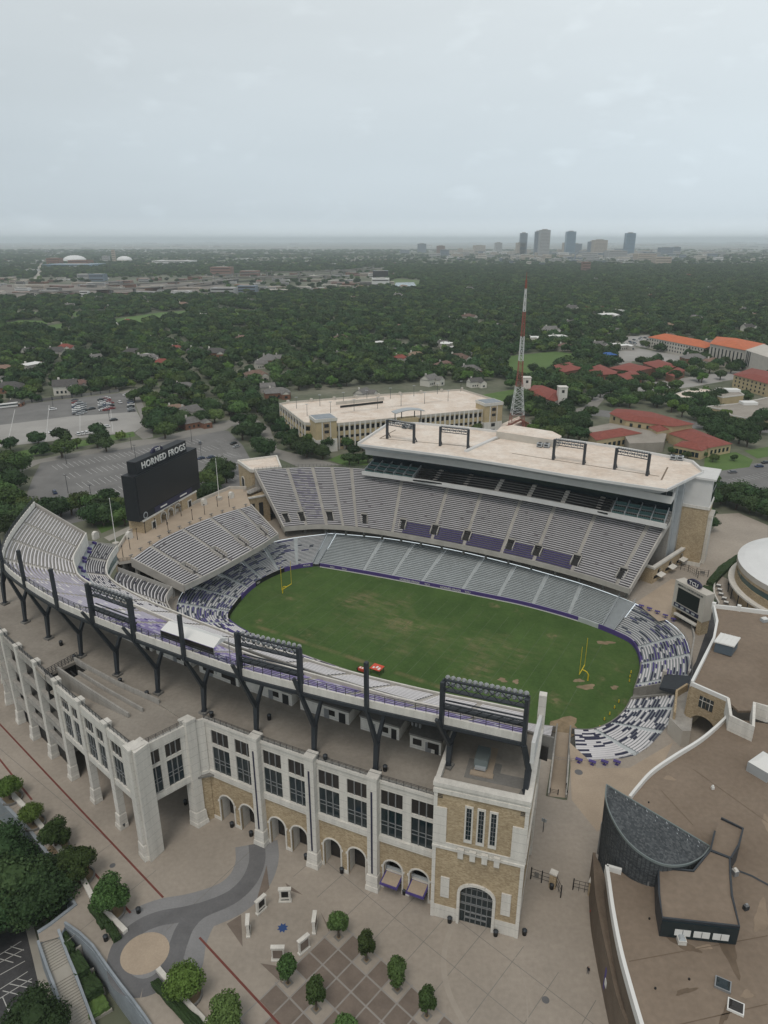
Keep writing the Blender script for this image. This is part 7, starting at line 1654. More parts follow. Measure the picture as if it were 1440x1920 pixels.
for (px, h, s_) in (((1403, 757), 6, 5), ((1372, 733), 7, 5)):
    p = G(*px, h); m = MB().use('whitep'); m.box(p.x-s_, p.x+s_, p.y-s_*.7, p.y+s_*.7, h-.3, h+1.5); m.build('skylight_box', label='white skylight box on the tan hall roof '+('by the right edge' if h == 6 else 'beside the dormitory'), cat='skylight')
for (px, cc) in (((1110, 676), (.03, .2, .45)), ((1140, 672), (.04, .12, .35))):
    p = G(*px); r = thing('play_canopy', 'bright blue shade canopy beside the school, '+('lighter one on the left' if px[0] == 1110 else 'darker one on the right'), 'canopy', p); m = MB().use(mat('blue_fabric%d' % px[0], cc, .6)); m.hexa([(p.x-8, p.y-5, 4), (p.x+8, p.y-5, 4), (p.x+8, p.y+5, 4), (p.x-8, p.y+5, 4)], [(p.x-3, p.y-1, 6), (p.x+3, p.y-1, 6), (p.x+3, p.y+1, 6), (p.x-3, p.y+1, 6)]); m.build('fabric', r)
    m = MB().use('steel')
    for a in (-7.5, 7.5):
        for b in (-4.5, 4.5): m.tube((p.x+a, p.y+b, 0), (p.x+a, p.y+b, 4), .15, .15, 5)
    m.build('posts', r)

# cars
def carmesh(col, label):
    r = thing('parked_car', label, 'car', (0, 0, 0)); cm = mat('car_paint_'+'_'.join(str(int(c*99)) for c in col), col, .25, spec=.6)
    m = MB().use(cm); m.hexa([(-2.2, -.88, .3), (2.2, -.88, .3), (2.2, .88, .3), (-2.2, .88, .3)], [(-2.25, -.85, .72), (2.2, -.85, .78), (2.2, .85, .78), (-2.25, .85, .72)]); m.hexa([(-2.2, -.85, .72), (2.2, -.85, .78), (2.2, .85, .78), (-2.2, .85, .72)], [(-2.1, -.78, .86), (2.1, -.78, .95), (2.1, .78, .95), (-2.1, .78, .86)]); m.hexa([(-.95, -.62, 1.38), (1.25, -.62, 1.40), (1.25, .62, 1.40), (-.95, .62, 1.38)], [(-.8, -.55, 1.46), (1.1, -.55, 1.48), (1.1, .55, 1.48), (-.8, .55, 1.46)]); m.build('body', r)
    m = MB().use('glass'); m.hexa([(-1.45, -.76, .87), (1.8, -.76, .92), (1.8, .76, .92), (-1.45, .76, .87)], [(-.95, -.62, 1.38), (1.25, -.62, 1.40), (1.25, .62, 1.40), (-.95, .62, 1.38)]); m.build('windows', r)
    for x in (-1.4, 1.4):
        for y in (-.86, .72): m = MB().use('black'); m.tube((x, y, .33), (x, y+.16, .33), .33, n=10); m.build('wheel', r)
    return r
def carlabel(c, where): return c+' car '+where
CCOL = {'white': (.7, .7, .7), 'black': (.015, .015, .017), 'silver': (.35, .36, .37), 'dark blue': (.02, .035, .09), 'grey': (.12, .12, .13), 'red': (.25, .03, .03)}
CP_ = {}
def car(c, px, ang, where, grp, z=.06, sc_=1.0):
    p = G(*px, 0) if not isinstance(px, Vector) else px; p = Vector((p.x, p.y, z))
    if c not in CP_: CP_[c] = carmesh(CCOL[c], 'x'); o = CP_[c]; o.location = p; o.rotation_euler.z = ang
    else: o = dup(CP_[c], p, ang)
    o['label'] = carlabel(c, where); o['group'] = grp; o.scale = (sc_,)*3; return o
lx = (G(223, 737)-G(0, 763)); la = math.atan2(lx.y, lx.x); rs = random.Random(5); cl = ['white', 'white', 'silver', 'black', 'grey', 'dark blue', 'white', 'red']
gl = 'cars in the far parking lot'
for (x, y0, y1, n, wh) in ((140, 752, 777, 7, 'in the first column of the far lot'), (155, 759, 775, 5, 'in the second column of the far lot'), (190, 751, 770, 5, 'in the third column of the far lot'), (201, 748, 766, 6, 'in the fourth column of the far lot'), (208, 757, 767, 3, 'in the short fifth column of the far lot'), (244, 752, 772, 6, 'in the column by the exit road'), (148, 756, 778, 6, 'in the tight middle column of the left group'), (196, 750, 770, 6, 'in the tight middle column of the right group')):
    for k in range(n):
        y = y0+(y1-y0)*k/max(1, n-1); car(rs.choice(cl), (x+rs.uniform(-1, 1)+(y-y0)*.12, y), la+rs.choice((0, math.pi)), wh, gl, sc_=1.15)
for c, px, wh in (('white', (237, 742), 'alone at the top corner of the far lot'), ('white', (225, 756), 'standing lengthwise near the exit road'), ('black', (213, 789), 'driving across the pale concrete'), ('white', (199, 802), 'crossing the pale concrete near the grass strip'), ('white', (99, 812), 'long van near the grass verge'), ('white', (99, 769), 'alone on the dark asphalt'), ('black', (172, 768), 'between the two groups of cars')): car(c, px, la+(math.pi/2 if px[0] == 225 else rs.uniform(-.1, .1)), wh, gl, sc_=1.2)
for k in range(4): car('white', (147+k*8, 816-k*1.2), la+math.pi/2, ['first', 'second', 'third', 'last'][k]+' of four in a row beside the grass strip', gl, sc_=1.2)
g2 = 'vehicles in the stadium parking lot'
for c, px, wh, a in (('dark blue', (103, 925), 'alone at the left end of the stadium lot', 1.5), ('grey', (375, 832), 'near the top of the stadium lot', 1.2), ('dark blue', (377, 861), 'right of the black scoreboard, left of two', .1), ('dark blue', (395, 859), 'right of the black scoreboard, right of two', .1), ('black', (438, 833), 'dark one at the right border of the stadium lot', .3), ('silver', (443, 839), 'pale one at the right border of the stadium lot', .3)): car(c, px, la+a, wh, g2)
g3 = 'cars at the right edge'
for c, px, wh, a in (('grey', (1373, 887), 'by the campus lawn', -.5), ('dark blue', (1423, 876), 'nearer one in the right hand lot', -.4), ('black', (1435, 869), 'farther one in the right hand lot', -.4)): car(c, px, la+a, wh, g3)
for k in range(26): car(rs.choice(cl), (1172+rs.random()*52, 634+rs.random()*16+0), la+1.1, 'packed in the lot left of the orange roofed building', 'cars in the lot by the orange roofed building', sc_=1.2)
for k in range(8): car(rs.choice(cl), (1232+k*9, 652+k*1.9), la-.6, 'parked along the foot of the orange roofed building', 'cars along the orange roofed building', sc_=1.2)
p = G(12, 765); r = thing('coach', 'long white coach parked at the left edge of the far lot', 'bus', p); m = MB().use('whitep'); m.frame(Vector((p.x, p.y, .3)), lx.normalized()); m.box(-9, 9, -1.3, 1.3, .2, 3.0); m.build('body', r); m = MB().use('glass'); m.frame(Vector((p.x, p.y, .3)), lx.normalized()); m.box(-8.7, 8.8, -1.34, 1.34, 1.5, 2.4); m.build('windows', r)
# street lamps
for i, (x, y, lb_) in enumerate(((128, 925, 'in the left of the stadium lot'), (125, 870, 'near the street end of the stadium lot'), (247, 843, 'on the street side of the stadium lot'), (255, 865, 'left of the scoreboard in the stadium lot'), (378, 862, 'right of the scoreboard in the stadium lot'), (360, 830, 'by the street beyond the scoreboard'), (173, 945, 'at the near edge of the stadium lot'), (205, 785, 'among the cars of the far lot'), (100, 765, 'on the dark asphalt of the far lot'), (1346, 938, 'in the right hand lot'), (1232, 1010, 'x'))):
    if lb_ == 'x': continue
    p = G(x, y); r = thing('street_lamp', 'thin dark lamp pole '+lb_, 'street lamp', p, 'parking lot lamps'); m = MB().use('steel'); m.tube(p, p+Vector((0, 0, 9)), .14, .09, 6); m.build('pole', r); m = MB().use('steel'); m.box(p.x-.9, p.x+.9, p.y-.15, p.y+.15, 8.9, 9.1); m.build('lamp_head', r)
fl = thing('lot_fence', 'dark low fence wall along the back of the far parking lot', 'fence', G(0, 762)); m = MB().use('concrete_dark'); m.path_wall(Q([(-60, 770), (0, 762), (223, 735)]), .4, 0, 2.2); m.build('panels', fl); m = MB().use('steel')
for k in range(14): p = G(-20, 765).lerp(G(223, 735), k/13); m.beam((p.x, p.y, 0), (p.x, p.y, 2.6), .5)
m.build('posts', fl)

# houses among the trees
HT = [('grey gabled white house', 'shingle', 'housewall', False, 13, 9, 5.2, 3.4), ('brown hip roofed house', 'shingle_b', 'plaster', True, 16, 11, 4.5, 3.0), ('grey hip roofed house', 'shingle', 'redbrick', True, 18, 11, 4.2, 3.2), ('red roofed house', 'tileroof', 'plaster', True, 14, 10, 5.5, 3.0), ('white flat topped house', 'whitep', 'housewall', True, 15, 9, 5, 1.0)]
hproto = []
def house(i):
    nm, rf, wl_, hip, a, b, hw, hr = HT[i]; r = thing('house', nm, 'house', (0, 0, 0)); o = Vector((0, 0, 0)); m = MB(); gable(m, o, Vector((1, 0, 0)), a, b, 0, hw, hr, rf, wl_, hip=hip)
    # split: walls and roof meshes
    wm = MB(); wm.use(wl_); wm.box(-a/2, a/2, -b/2, b/2, 0, hw)
    if not hip: wm.face([(a/2, -b/2, hw), (a/2, b/2, hw), (a/2, 0, hw+hr*.95)]); wm.face([(-a/2, -b/2, hw), (-a/2, b/2, hw), (-a/2, 0, hw+hr*.95)])
    wm.box(a*.1, a*.1+6, -b/2-5, -b/2, 0, hw*.9); wm.build('wall', r)
    m = MB().use(rf); ins = b/2 if hip else 0; e_ = .5; A, Bq, Cq, D = (-a/2-e_, -b/2-e_, hw), (a/2+e_, -b/2-e_, hw), (a/2+e_, b/2+e_, hw), (-a/2-e_, b/2+e_, hw); R0, R1 = (-a/2-e_+ins, 0, hw+hr), (a/2+e_-ins, 0, hw+hr)
    m.face([A, Bq, R1, R0]); m.face([Cq, D, R0, R1]); m.face([(p[0], p[1], p[2]-.04) for p in (A, Bq, Cq, D)])
    if hip: m.face([Bq, Cq, R1]); m.face([D, A, R0])
    x0 = a*.1; zr = hw*.9; m.face([(x0-.4, -b/2-5.4, zr), (x0+3, -b/2-5.4, zr+hr*.75), (x0+3, 0, zr+hr*.75), (x0-.4, 0, zr)]); m.face([(x0+3, -b/2-5.4, zr+hr*.75), (x0+6.4, -b/2-5.4, zr), (x0+6.4, 0, zr), (x0+3, 0, zr+hr*.75)]); m.build('roof', r)
    m = MB().use('housewall'); m.face([(x0, -b/2-5.01, zr), (x0+6, -b/2-5.01, zr), (x0+3, -b/2-5.01, zr+hr*.7)]); m.box(-a*.3, -a*.3+1.1, .8, 1.8, hw, hw+hr+1); m.build('chimney_and_gable', r)
    m = MB().use('glass')
    for x in (-a*.38, -a*.2, -.02*a, a*.46-.6): m.box(x, x+1.2, -b/2-.08, -b/2, 1.1, 2.6)
    m.box(x0+2, x0+4, -b/2-5.1, -b/2-5, 1, 2.6); m.build('windows', r); return r
HS = [(125, 738, 0, .3, 1.5), (150, 728, 1, .3, 1.1), (20, 735, 2, .2, 1.3), (5, 722, 0, .2, 1), (124, 660, 3, .1, 1.2), (160, 668, 1, .2, 1.1), (180, 678, 0, .8, 1.0), (75, 690, 1, .4, .9), (250, 668, 2, .1, 1.3), (275, 682, 2, .4, 1.5), (305, 690, 3, .3, 1.2), (330, 660, 3, .2, 1.0), (370, 665, 2, .3, 1.3), (405, 670, 2, .1, 1.5), (355, 785, 0, .9, 1.2), (365, 800, 2, .7, 1.1), (330, 775, 1, .5, 1), (345, 733, 2, .3, 1.1), (490, 690, 0, .5, 1.0), (530, 680, 2, .3, 1.3), (500, 675, 4, .3, 1), (480, 712, 1, .4, 1.3), (502, 735, 0, .3, 1.0), (520, 745, 2, .3, 1.2), (600, 700, 4, .2, .8), (640, 640, 1, .2, 1.2), (675, 640, 4, .1, 1), (640, 670, 2, .3, 1), (735, 665, 2, .3, 1.1), (750, 680, 3, .2, 1.1), (780, 675, 1, .2, 1.3), (830, 650, 0, .3, 1), (855, 658, 4, .2, 1), (680, 748, 0, 1.1, 1.1), (805, 722, 0, .9, 1.2), (880, 700, 2, .2, 1.2), (890, 725, 0, .4, 1), (420, 608, 4, .1, 1.1), (215, 612, 4, .2, 1), (240, 608, 3, .2, 1), (975, 625, 0, .2, 1), (1000, 640, 4, .2, 1.2), (1030, 628, 0, .3, 1.5), (1045, 640, 4, .1, 1.5), (1015, 588, 4, .1, 1.2), (1140, 600, 4, .2, 2.0), (1160, 590, 4, .2, 1.5), (1095, 583, 3, .2, 1.1), (1130, 584, 3, .2, 1.1), (1145, 625, 0, 1.0, 1.1), (1120, 655, 0, .4, 1.2), (1150, 652, 4, .3, 1), (1225, 590, 4, .1, 1.4), (960, 578, 1, .2, 1), (940, 548, 4, .1, 1.3), (1400, 620, 0, .3, 1.2), (1415, 595, 1, .2, 1), (1220, 560, 3, .2, 1.2), (1330, 545, 0, .2, 1.2), (1290, 520, 3, .1, 1.4), (1060, 540, 3, .2, 1.2), (880, 545, 0, .3, 1.2), (10, 700, 1, .4, 1.2), (30, 760, 2, .3, .7), (290, 640, 1, .3, 1), (455, 640, 1, .2, 1.1), (560, 620, 4, .2, 1), (1250, 615, 1, .2, 1.1), (1300, 600, 2, .3, 1.2), (1370, 575, 1, .3, 1.2)]
def houselabel(i, x, y):
    side = 'far left' if x < 250 else 'left' if x < 500 else 'middle' if x < 900 else 'right' if x < 1200 else 'far right'
    dep = 'near the lots' if y > 700 else 'half hidden in the trees' if y > 630 else 'deep in the distant trees'
    return HT[i][0]+' '+dep+', '+side+' of the view'
hlab = {}
for (x, y, i, a, s_) in HS + [(random.uniform(-60, 1500), random.uniform(520, 700), random.choice((0, 0, 1, 2, 2, 4)), random.uniform(0, 1.5), random.uniform(.9, 1.5)) for _ in range(55)]:
    while len(hproto) <= i: hproto.append(None)
    s_ *= .86; p = G(x, y); p.z = 0
    if hproto[i] is None: hproto[i] = house(i); o = hproto[i]; o.location = p; o.rotation_euler.z = a; o.scale = (s_,)*3
    else: o = dup(hproto[i], p, a, s_)
    o['label'] = houselabel(i, x, y); o['group'] = 'houses, '+houselabel(i, x, y); EXW.append([(p.x+dx*s_, p.y+dy*s_) for dx, dy in ((-9, -15), (9, -15), (9, 4), (-9, 4))])

# ---------------------------------------------------------------- far city
M['twr_blue'] = mat('tower_blue', (.13, .22, .31), .3, spec=.5); M['twr_grey'] = mat('tower_grey', (.36, .36, .36), .7); M['twr_tan'] = mat('tower_tan', (.42, .36, .30), .8); M['twr_slate'] = mat('tower_slate', (.16, .20, .25), .5); M['twr_brown'] = mat('tower_brown', (.24, .15, .12), .8)
def tower(x0, x1, yt, yb, mt, label, depth=.8, grp=None, name='office_tower', bands=True, top=None):
    a, b = G(x0, yb), G(x1, yb); w_ = (b-a).length; dp = max(8, w_*depth); h = ZT(x0, yt, a.y); r = thing(name, label, 'building', a, grp); xd = (b-a).normalized(); yd = Vector((xd.y, -xd.x, 0))
    m = MB().use(mt); m.frame(a, xd, yd); m.box(0, w_, -dp, 0, 0, h); m.build('wall', r)
    m = MB().use('glass2' if mt != 'twr_blue' else 'glass'); m.frame(a, xd, yd); n = max(2, int(h/9))
    for k in range(n): z = h*(k+.4)/n; m.box(w_*.04, w_*.96, 0, .25, z, z+min(2.2, h/n*.35))
    m.build('window_bands', r)
    m = MB().use(top or 'concrete'); m.frame(a, xd, yd); m.box(w_*.25, w_*.75, -dp*.7, -dp*.3, h, h+min(6, h*.06)); m.build('roof_plant', r); return r
for t_ in ((974, 987, 437, 478, 'twr_slate', 'slate blue office tower at the left of the skyline'), (1001, 1011, 434, 480, 'twr_slate', 'dark glass tower touching the tallest pale tower'), (1010, 1029, 431, 482, 'twr_grey', 'tallest pale grey tower with a small roof mast on the skyline'), (1060, 1077, 434, 478, 'twr_blue', 'blue glass tower in the middle of the skyline'), (1171, 1188, 437, 480, 'twr_blue', 'lone blue glass tower at the right of the skyline'), (1102, 1114, 453, 478, 'twr_slate', 'dark block left of the tan stepped block'), (1112, 1137, 450, 480, 'twr_tan', 'wide tan stepped office block right of the blue tower'), (1066, 1090, 457, 476, 'twr_slate', 'dark mid rise in front of the blue tower'), (783, 799, 457, 474, 'twr_slate', 'isolated dark tower left of downtown'), (819, 834, 461, 478, 'twr_brown', 'brown tower left of downtown'), (826, 842, 468, 482, 'twr_slate', 'low dark block beside the brown tower'), (858, 868, 466, 476, 'twr_tan', 'small tan block left of downtown'), (888, 910, 460, 473, 'twr_tan', 'wide tan slab left of the skyline'), (928, 941, 455, 473, 'twr_grey', 'grey slab just left of the skyline'), (968, 985, 455, 478, 'twr_tan', 'tan block in front of the slate tower'), (1091, 1106, 491, 512, 'twr_brown', 'lone brown apartment tower in the trees before downtown'), (1238, 1261, 464, 480, 'twr_slate', 'dark office block right of downtown'), (1262, 1275, 463, 478, 'twr_slate', 'narrower dark block right of downtown'), (1055, 1068, 455, 476, 'twr_tan', 'tan block left of the blue tower'), (1140, 1175, 470, 486, 'twr_grey', 'long pale block under the lone blue tower'), (1195, 1230, 476, 490, 'twr_tan', 'long tan block right of the lone blue tower'), (1228, 1258, 482, 497, 'twr_tan', 'tan warehouse block with yellowish wall'), (1090, 1120, 474, 487, 'twr_grey', 'pale civic block before the tan stepped block')):
    tower(*t_)
rs = random.Random(21)
for k in range(190):                      # low downtown blocks
    x = rs.gauss(1090, 140); y = 475+abs(rs.gauss(0, 11)); w_ = rs.uniform(6, 22)
    if y > 500: continue
    tower(x, x+w_, y-rs.uniform(3, 9), y, rs.choice(['twr_grey', 'twr_tan', 'twr_grey', 'twr_slate', 'white', 'plaster']), 'low pale block in the dense city centre', grp='low blocks of the city centre', name='city_block')
for k in range(280):                       # scattered far suburbs
    x = rs.uniform(-50, 1500); y = 455+rs.random()**1.2*42; tower(x, x+rs.uniform(8, 34), y-rs.uniform(1, 2.6), y, rs.choice(['white', 'plaster', 'twr_grey', 'white']), 'tiny pale building near the horizon', grp='pale buildings near the horizon', name='distant_building', depth=.5)
for k in range(130):
    x = rs.uniform(-60, 740); y = rs.uniform(478, 524); tower(x, x+rs.uniform(8, 26), y-rs.uniform(1.2, 3.6), y, rs.choice(['white', 'plaster', 'twr_grey', 'twr_tan', 'redbrick', 'white']), 'small pale building among the trees beyond the rail yard', grp='small buildings beyond the rail yard', name='low_building', depth=.6)
for k in range(120):                      # industrial belt on the left
    x = rs.uniform(-60, 720); y = rs.uniform(524, 556) - max(0, x-300)*.025; tower(x, x+rs.uniform(10, 42), y-rs.uniform(2, 6.5), y, rs.choice(['twr_grey', 'white', 'twr_tan', 'plaster', 'twr_brown', 'concrete_dark', 'redbrick']), 'low warehouse in the belt beyond the golf course', grp='warehouses beyond the golf course', name='warehouse', depth=.6)
for t_ in ((146, 167, 514, 528, 'twr_grey', 'pale grey apartment slab, left of the pair by the railway'), (168, 195, 514, 528, 'twr_slate', 'blue grey apartment slab, right of the pair by the railway'), (395, 433, 501, 518, 'twr_brown', 'dark brown office block beyond the highway'), (450, 484, 508, 518, 'twr_brown', 'second dark brown low block beyond the highway'), (697, 730, 522, 538, 'white', 'white office block with dark top floors by the river'), (699, 728, 508, 522, 'glass2', 'dark upper storeys behind the white block by the river'), (285, 356, 489, 496, 'white', 'long white exhibition hall in the far left'), (88, 112, 484, 498, 'redbrick', 'red brick hall left of the big dome'), (80, 172, 496, 502, 'twr_blue', 'long blue glazed building under the big dome'), (128, 165, 488, 498, 'redbrick', 'red brick drum under the big white dome'), (445, 480, 536, 548, 'twr_slate', 'blue grey apartment row beyond the trees'), (395, 440, 540, 552, 'twr_grey', 'grey apartment row beyond the trees'), (150, 165, 546, 556, 'white', 'small bright white shed by the railway'), (88, 110, 540, 548, 'concrete_dark', 'dark tank shed by the railway')): tower(*t_)
def dome(px, y, r_, label, h=.35):
    p = G(px, y); R_ = r_*p.y/1415; m = MB().use('whiteroof'); n = 20
    rg = [[(p.x+R_*math.cos(q*math.pi/10)*math.cos(t*math.pi/10), p.y+R_*math.cos(q*math.pi/10)*math.sin(t*math.pi/10), 12+R_*h*math.sin(q*math.pi/10)) for t in range(21)] for q in range(6)]
    for q in range(5): 
        for t in range(20): m.face([rg[q][t], rg[q][t+1], rg[q+1][t+1], rg[q+1][t]] if q < 4 else [rg[q][t], rg[q][t+1], rg[q+1][t]])
    d_ = m.build('dome_shell', None, label=label, cat='dome'); r = MB().use('plaster'); r.prism([(p.x+R_*math.cos(t*math.pi/10), p.y+R_*math.sin(t*math.pi/10)) for t in range(20)], 0, 12); 
    o = r.build('drum_wall', None); o.parent = d_; o.matrix_parent_inverse = d_.matrix_world.inverted(); o.location = (o.location.x-d_.location.x, o.location.y-d_.location.y, o.location.z-d_.location.z); o.matrix_parent_inverse = Matrix()
dome(141, 493, 21, 'big white dome roof in the far left distance', .45); dome(234, 492, 14, 'smaller white dome right of the slim tower', .5)
tower(211, 217, 469, 493, 'twr_tan', 'slim tan tower between the two white domes', name='slim_tower'); tower(192, 204, 480, 492, 'twr_grey', 'pale pointed hall left of the slim tower')
hw_ = thing('highway', 'raised concrete highway crossing the left distance', 'bridge', G(300, 535)); 
for q, (pts_, w_) in enumerate((([(-60, 556), (60, 548), (200, 542), (300, 537), (400, 527), (480, 519), (560, 515), (720, 502)], 30), ([(200, 534), (330, 528), (430, 520), (560, 520), (640, 512)], 16), ([(400, 516), (500, 510), (620, 508), (700, 500)], 14))):
    m = MB().use('road'); P_ = catmull(Q(pts_, 9+q*3), 4); ribbon(m, P_, w_, 9+q*3); m.path_wall(P_, 1.0, 7+q*3, 10+q*3); m.use('concrete')
    for p in P_[::2]: m.beam((p.x, p.y, 0), (p.x, p.y, 8+q*3), 5)
    m.build('deck', hw_)
area('straight_avenue', [(62, 525), (72, 500), (80, 488), (84, 488), (80, 505), (74, 526)], .1, 'sidewalk')
area('rail_yard', [(-200, 534), (200, 532), (420, 528), (420, 545), (200, 556), (-200, 566)], .06, mat('yard_ground', (.20, .18, .16), .95, .25, .02))
m = MB().use(mat('distant_plain', (.13, .15, .12), .95, col2=(.34, .34, .31), scale=.0011)); m.face([(-11000, 7600, .3), (11000, 7600, .3), (24000, 20000, .3), (15000, 32000, .3), (-15000, 32000, .3), (-24000, 20000, .3)]); m.build('distant_plain', kind='structure')

# ================================================================ trees
def tree_mesh(seed, nl, rad, hgt, trunk, leafn, leafs, mt, flat=.72):
    """crown: foliage clumps of small leaf faces over dark inner lumps; trunk with limbs"""
    rs = np.random.RandomState(seed); r2 = random.Random(seed); v = []; f = []; ctr = []
    for k in range(nl):
        a = k*2.4+r2.random()*1.0; d = rad*(.0 if k == 0 else r2.uniform(.30, .66)); z = trunk+(hgt-trunk)*(.62 if k == 0 else r2.uniform(.28, .72)); ctr.append((math.cos(a)*d, math.sin(a)*d, z, rad*r2.uniform(.34, .56) if k else rad*.6))
    for cx, cy, cz, r_ in ctr:
        n = int(leafn/nl); dr = rs.normal(size=(n, 3)); dr /= np.linalg.norm(dr, axis=1)[:, None]; rr = r_*(.68+.46*rs.rand(n)**.8); P_ = dr*rr[:, None]*np.array([1, 1, flat])+np.array([cx, cy, cz])
        nr = dr+rs.normal(size=(n, 3))*.55; nr /= np.linalg.norm(nr, axis=1)[:, None]; t = np.cross(nr, rs.normal(size=(n, 3))); t /= np.linalg.norm(t, axis=1)[:, None]; b = np.cross(nr, t); s_ = leafs*(.6+.8*rs.rand(n))[:, None]
        for i in range(n):
            j = len(v); p = P_[i]; q = t[i]*s_[i]; w_ = b[i]*s_[i]*.75; v += [tuple(p-q), tuple(p-w_), tuple(p+q), tuple(p+w_)]; f.append((j, j+1, j+2, j+3))
        j = len(v); R_ = r_*.74                # inner lump
        rings = 4; seg = 7
        for a in range(1, rings):
            for c in range(seg): th = math.pi*a/rings; ph = 2*math.pi*c/seg; k2 = R_*(.85+.3*r2.random()); v.append((cx+math.sin(th)*math.cos(ph)*k2, cy+math.sin(th)*math.sin(ph)*k2, cz+math.cos(th)*k2*flat))
        v += [(cx, cy, cz+R_*flat), (cx, cy, cz-R_*flat)]; tp, bt = len(v)-2, len(v)-1
        for a in range(rings-2):
            for c in range(seg): f.append((j+a*seg+c, j+a*seg+(c+1) % seg, j+(a+1)*seg+(c+1) % seg, j+(a+1)*seg+c))
        for c in range(seg): f.append((tp, j+c, j+(c+1) % seg)); f.append((bt, j+(rings-2)*seg+(c+1) % seg, j+(rings-2)*seg+c))
    me = bpy.data.meshes.new('crown'); me.from_pydata(v, [], f); me.materials.append(M[mt])
    tm = MB().use('bark'); tr = rad*.07+.06; tm.tube((0, 0, -.2), (0, 0, trunk*1.05), tr*1.3, tr, 7)
    for cx, cy, cz, r_ in ctr[:6]: tm.tube((0, 0, trunk*.9), (cx*.8, cy*.8, cz-r_*.2), tr*.6, tr*.2, 5)
    m2 = bpy.data.meshes.new('trunk'); m2.from_pydata([tuple(x) for x in tm.v], [], tm.f); m2.materials.append(M['bark']); return me, m2
KINDS = {}
def kind(key, *a): KINDS[key] = tree_mesh(*a)
kind('young', 3, 9, 1.6, 6.1, 1.3, 3400, .165, 'leaf', 1.25)
kind('young2', 13, 9, 1.55, 5.9, 1.3, 3200, .165, 'leaf', 1.3)
kind('plaza', 5, 11, 2.9, 6.0, 1.5, 6500, .17, 'leaf', .9)
kind('plaza2', 15, 10, 2.8, 6.0, 1.5, 6000, .17, 'leaf_lt', .9)
kind('oak', 7, 18, 6.2, 9.5, 2.6, 14000, .22, 'leaf_dk')
kind('mid1', 21, 11, 5.6, 9.2, 2.2, 2300, .45, 'leaf'); kind('mid2', 22, 10, 5.2, 8.5, 2.2, 2100, .45, 'leaf_dk'); kind('mid3', 23, 12, 6.2, 10.5, 2.4, 2500, .46, 'leaf_dk'); kind('mid4', 24, 9, 4.4, 8.6, 2.2, 1900, .42, 'leaf_lt')
kind('shrub', 31, 6, 1.6, 2.2, .4, 1400, .16, 'leaf_dk', .8)
kind('far1', 41, 8, 6.2, 9.5, 2, 520, .95, 'leaf'); kind('far2', 42, 7, 6.0, 9.0, 2, 480, .95, 'leaf_dk'); kind('far3', 43, 8, 7.0, 11, 2, 560, 1.0, 'leaf_dk'); kind('far4', 44, 7, 5.2, 9.0, 2, 440, .9, 'leaf_lt')
def tree(key, p, s_, label, grp, name='tree', rz=None, zs=1.0):
    cr, tk = KINDS[key]; r = thing(name, label, 'tree', p, grp); r.scale = (s_, s_, s_*zs); r.rotation_euler.z = random.uniform(0, 6.28) if rz is None else rz
    for nm, me in (('crown', cr), ('trunk', tk)): o = bpy.data.objects.new(nm, me); C.objects.link(o); o.parent = r
    return r
ntree = 0
for i, ((x, y), lb_) in enumerate(zip([(635, 1757), (687, 1800), (745, 1855), (800, 1905), (540, 1843), (593, 1892), (650, 1955)], ['nearest the arcade, at the top of the brown paving', 'second down the right row on the brown paving', 'third down the right row on the brown paving', 'last of the right row on the brown paving', 'first of the left row, below the pale memorials', 'second of the left row on the brown paving', 'cut off by the bottom edge of the photo'])):
    tree('young' if i % 2 == 0 else 'young2', G(x, y, .05), 1.0+.05*(i % 3), 'young round tree '+lb_, 'young trees on the brown paving', 'young_tree'); ntree += 1
    m = MB().use('joint'); p = G(x, y); m.face([(p.x+a, p.y+b, .03) for a, b in ((-.95, 0), (0, -.95), (.95, 0), (0, .95))]); m.use('dirt'); m.face([(p.x+a, p.y+b, .036) for a, b in ((-.5, 0), (0, -.5), (.5, 0), (0, .5))]); m.build('tree_pit', kind='structure')
for i, ((x, y), s_, k, lb_) in enumerate([((20, 1498), .95, 'plaza2', 'uppermost of the row along the plaza edge'), ((62, 1545), .85, 'plaza2', 'second of the row along the plaza edge'), ((106, 1590), 1.0, 'plaza', 'third of the row along the plaza edge'), ((152, 1645), 1.1, 'plaza', 'fourth of the row along the plaza edge'), ((208, 1712), 1.15, 'plaza', 'beside the clipped hedges above the ring path'), ((350, 1868), 1.05, 'plaza2', 'below the ring path beside the seat wall'), ((428, 1942), 1.05, 'plaza', 'in the planter at the bottom edge')]):
    p = G(x, y); tree(k, p, s_, 'bushy green tree in a round planter, '+lb_, 'trees in planters along the plaza', 'planter_tree'); ntree += 1
    m = MB().use('concrete_dark'); n = 14; m.path_wall([(p.x+.3+2.1*math.cos(-2.0+a*3.3/n), p.y+2.1*math.sin(-2.0+a*3.3/n)) for a in range(n+1)], .25, 0, .55); m.use('dirt'); m.face([(p.x+.3+2.0*math.cos(a*.449), p.y+2.0*math.sin(a*.449), .05) for a in range(14)]); m.build('round_planter', label='dark rimmed round planter of the tree, '+lb_, cat='planter', group='round tree planters')
for i, ((x, y), s_, lb_) in enumerate([((84, 1722), 1.2, 'in the middle of the dark clump left of the stairs'), ((40, 1720), 1.25, 'at the left of the dark clump by the stairs'), ((15, 1655), 1.1, 'at the upper left of the dark clump'), ((-25, 1760), 1.2, 'at the photo edge left of the stairs'), ((75, 1960), .85, 'over the lot in the bottom left corner'), ((-60, 1680), 1.2, 'beyond the left edge of the dark clump')]):
    tree('oak', G(x, y, PIT_Z), s_, 'big dark live oak '+lb_, 'dark oaks in the lower left corner', 'oak_tree'); ntree += 1
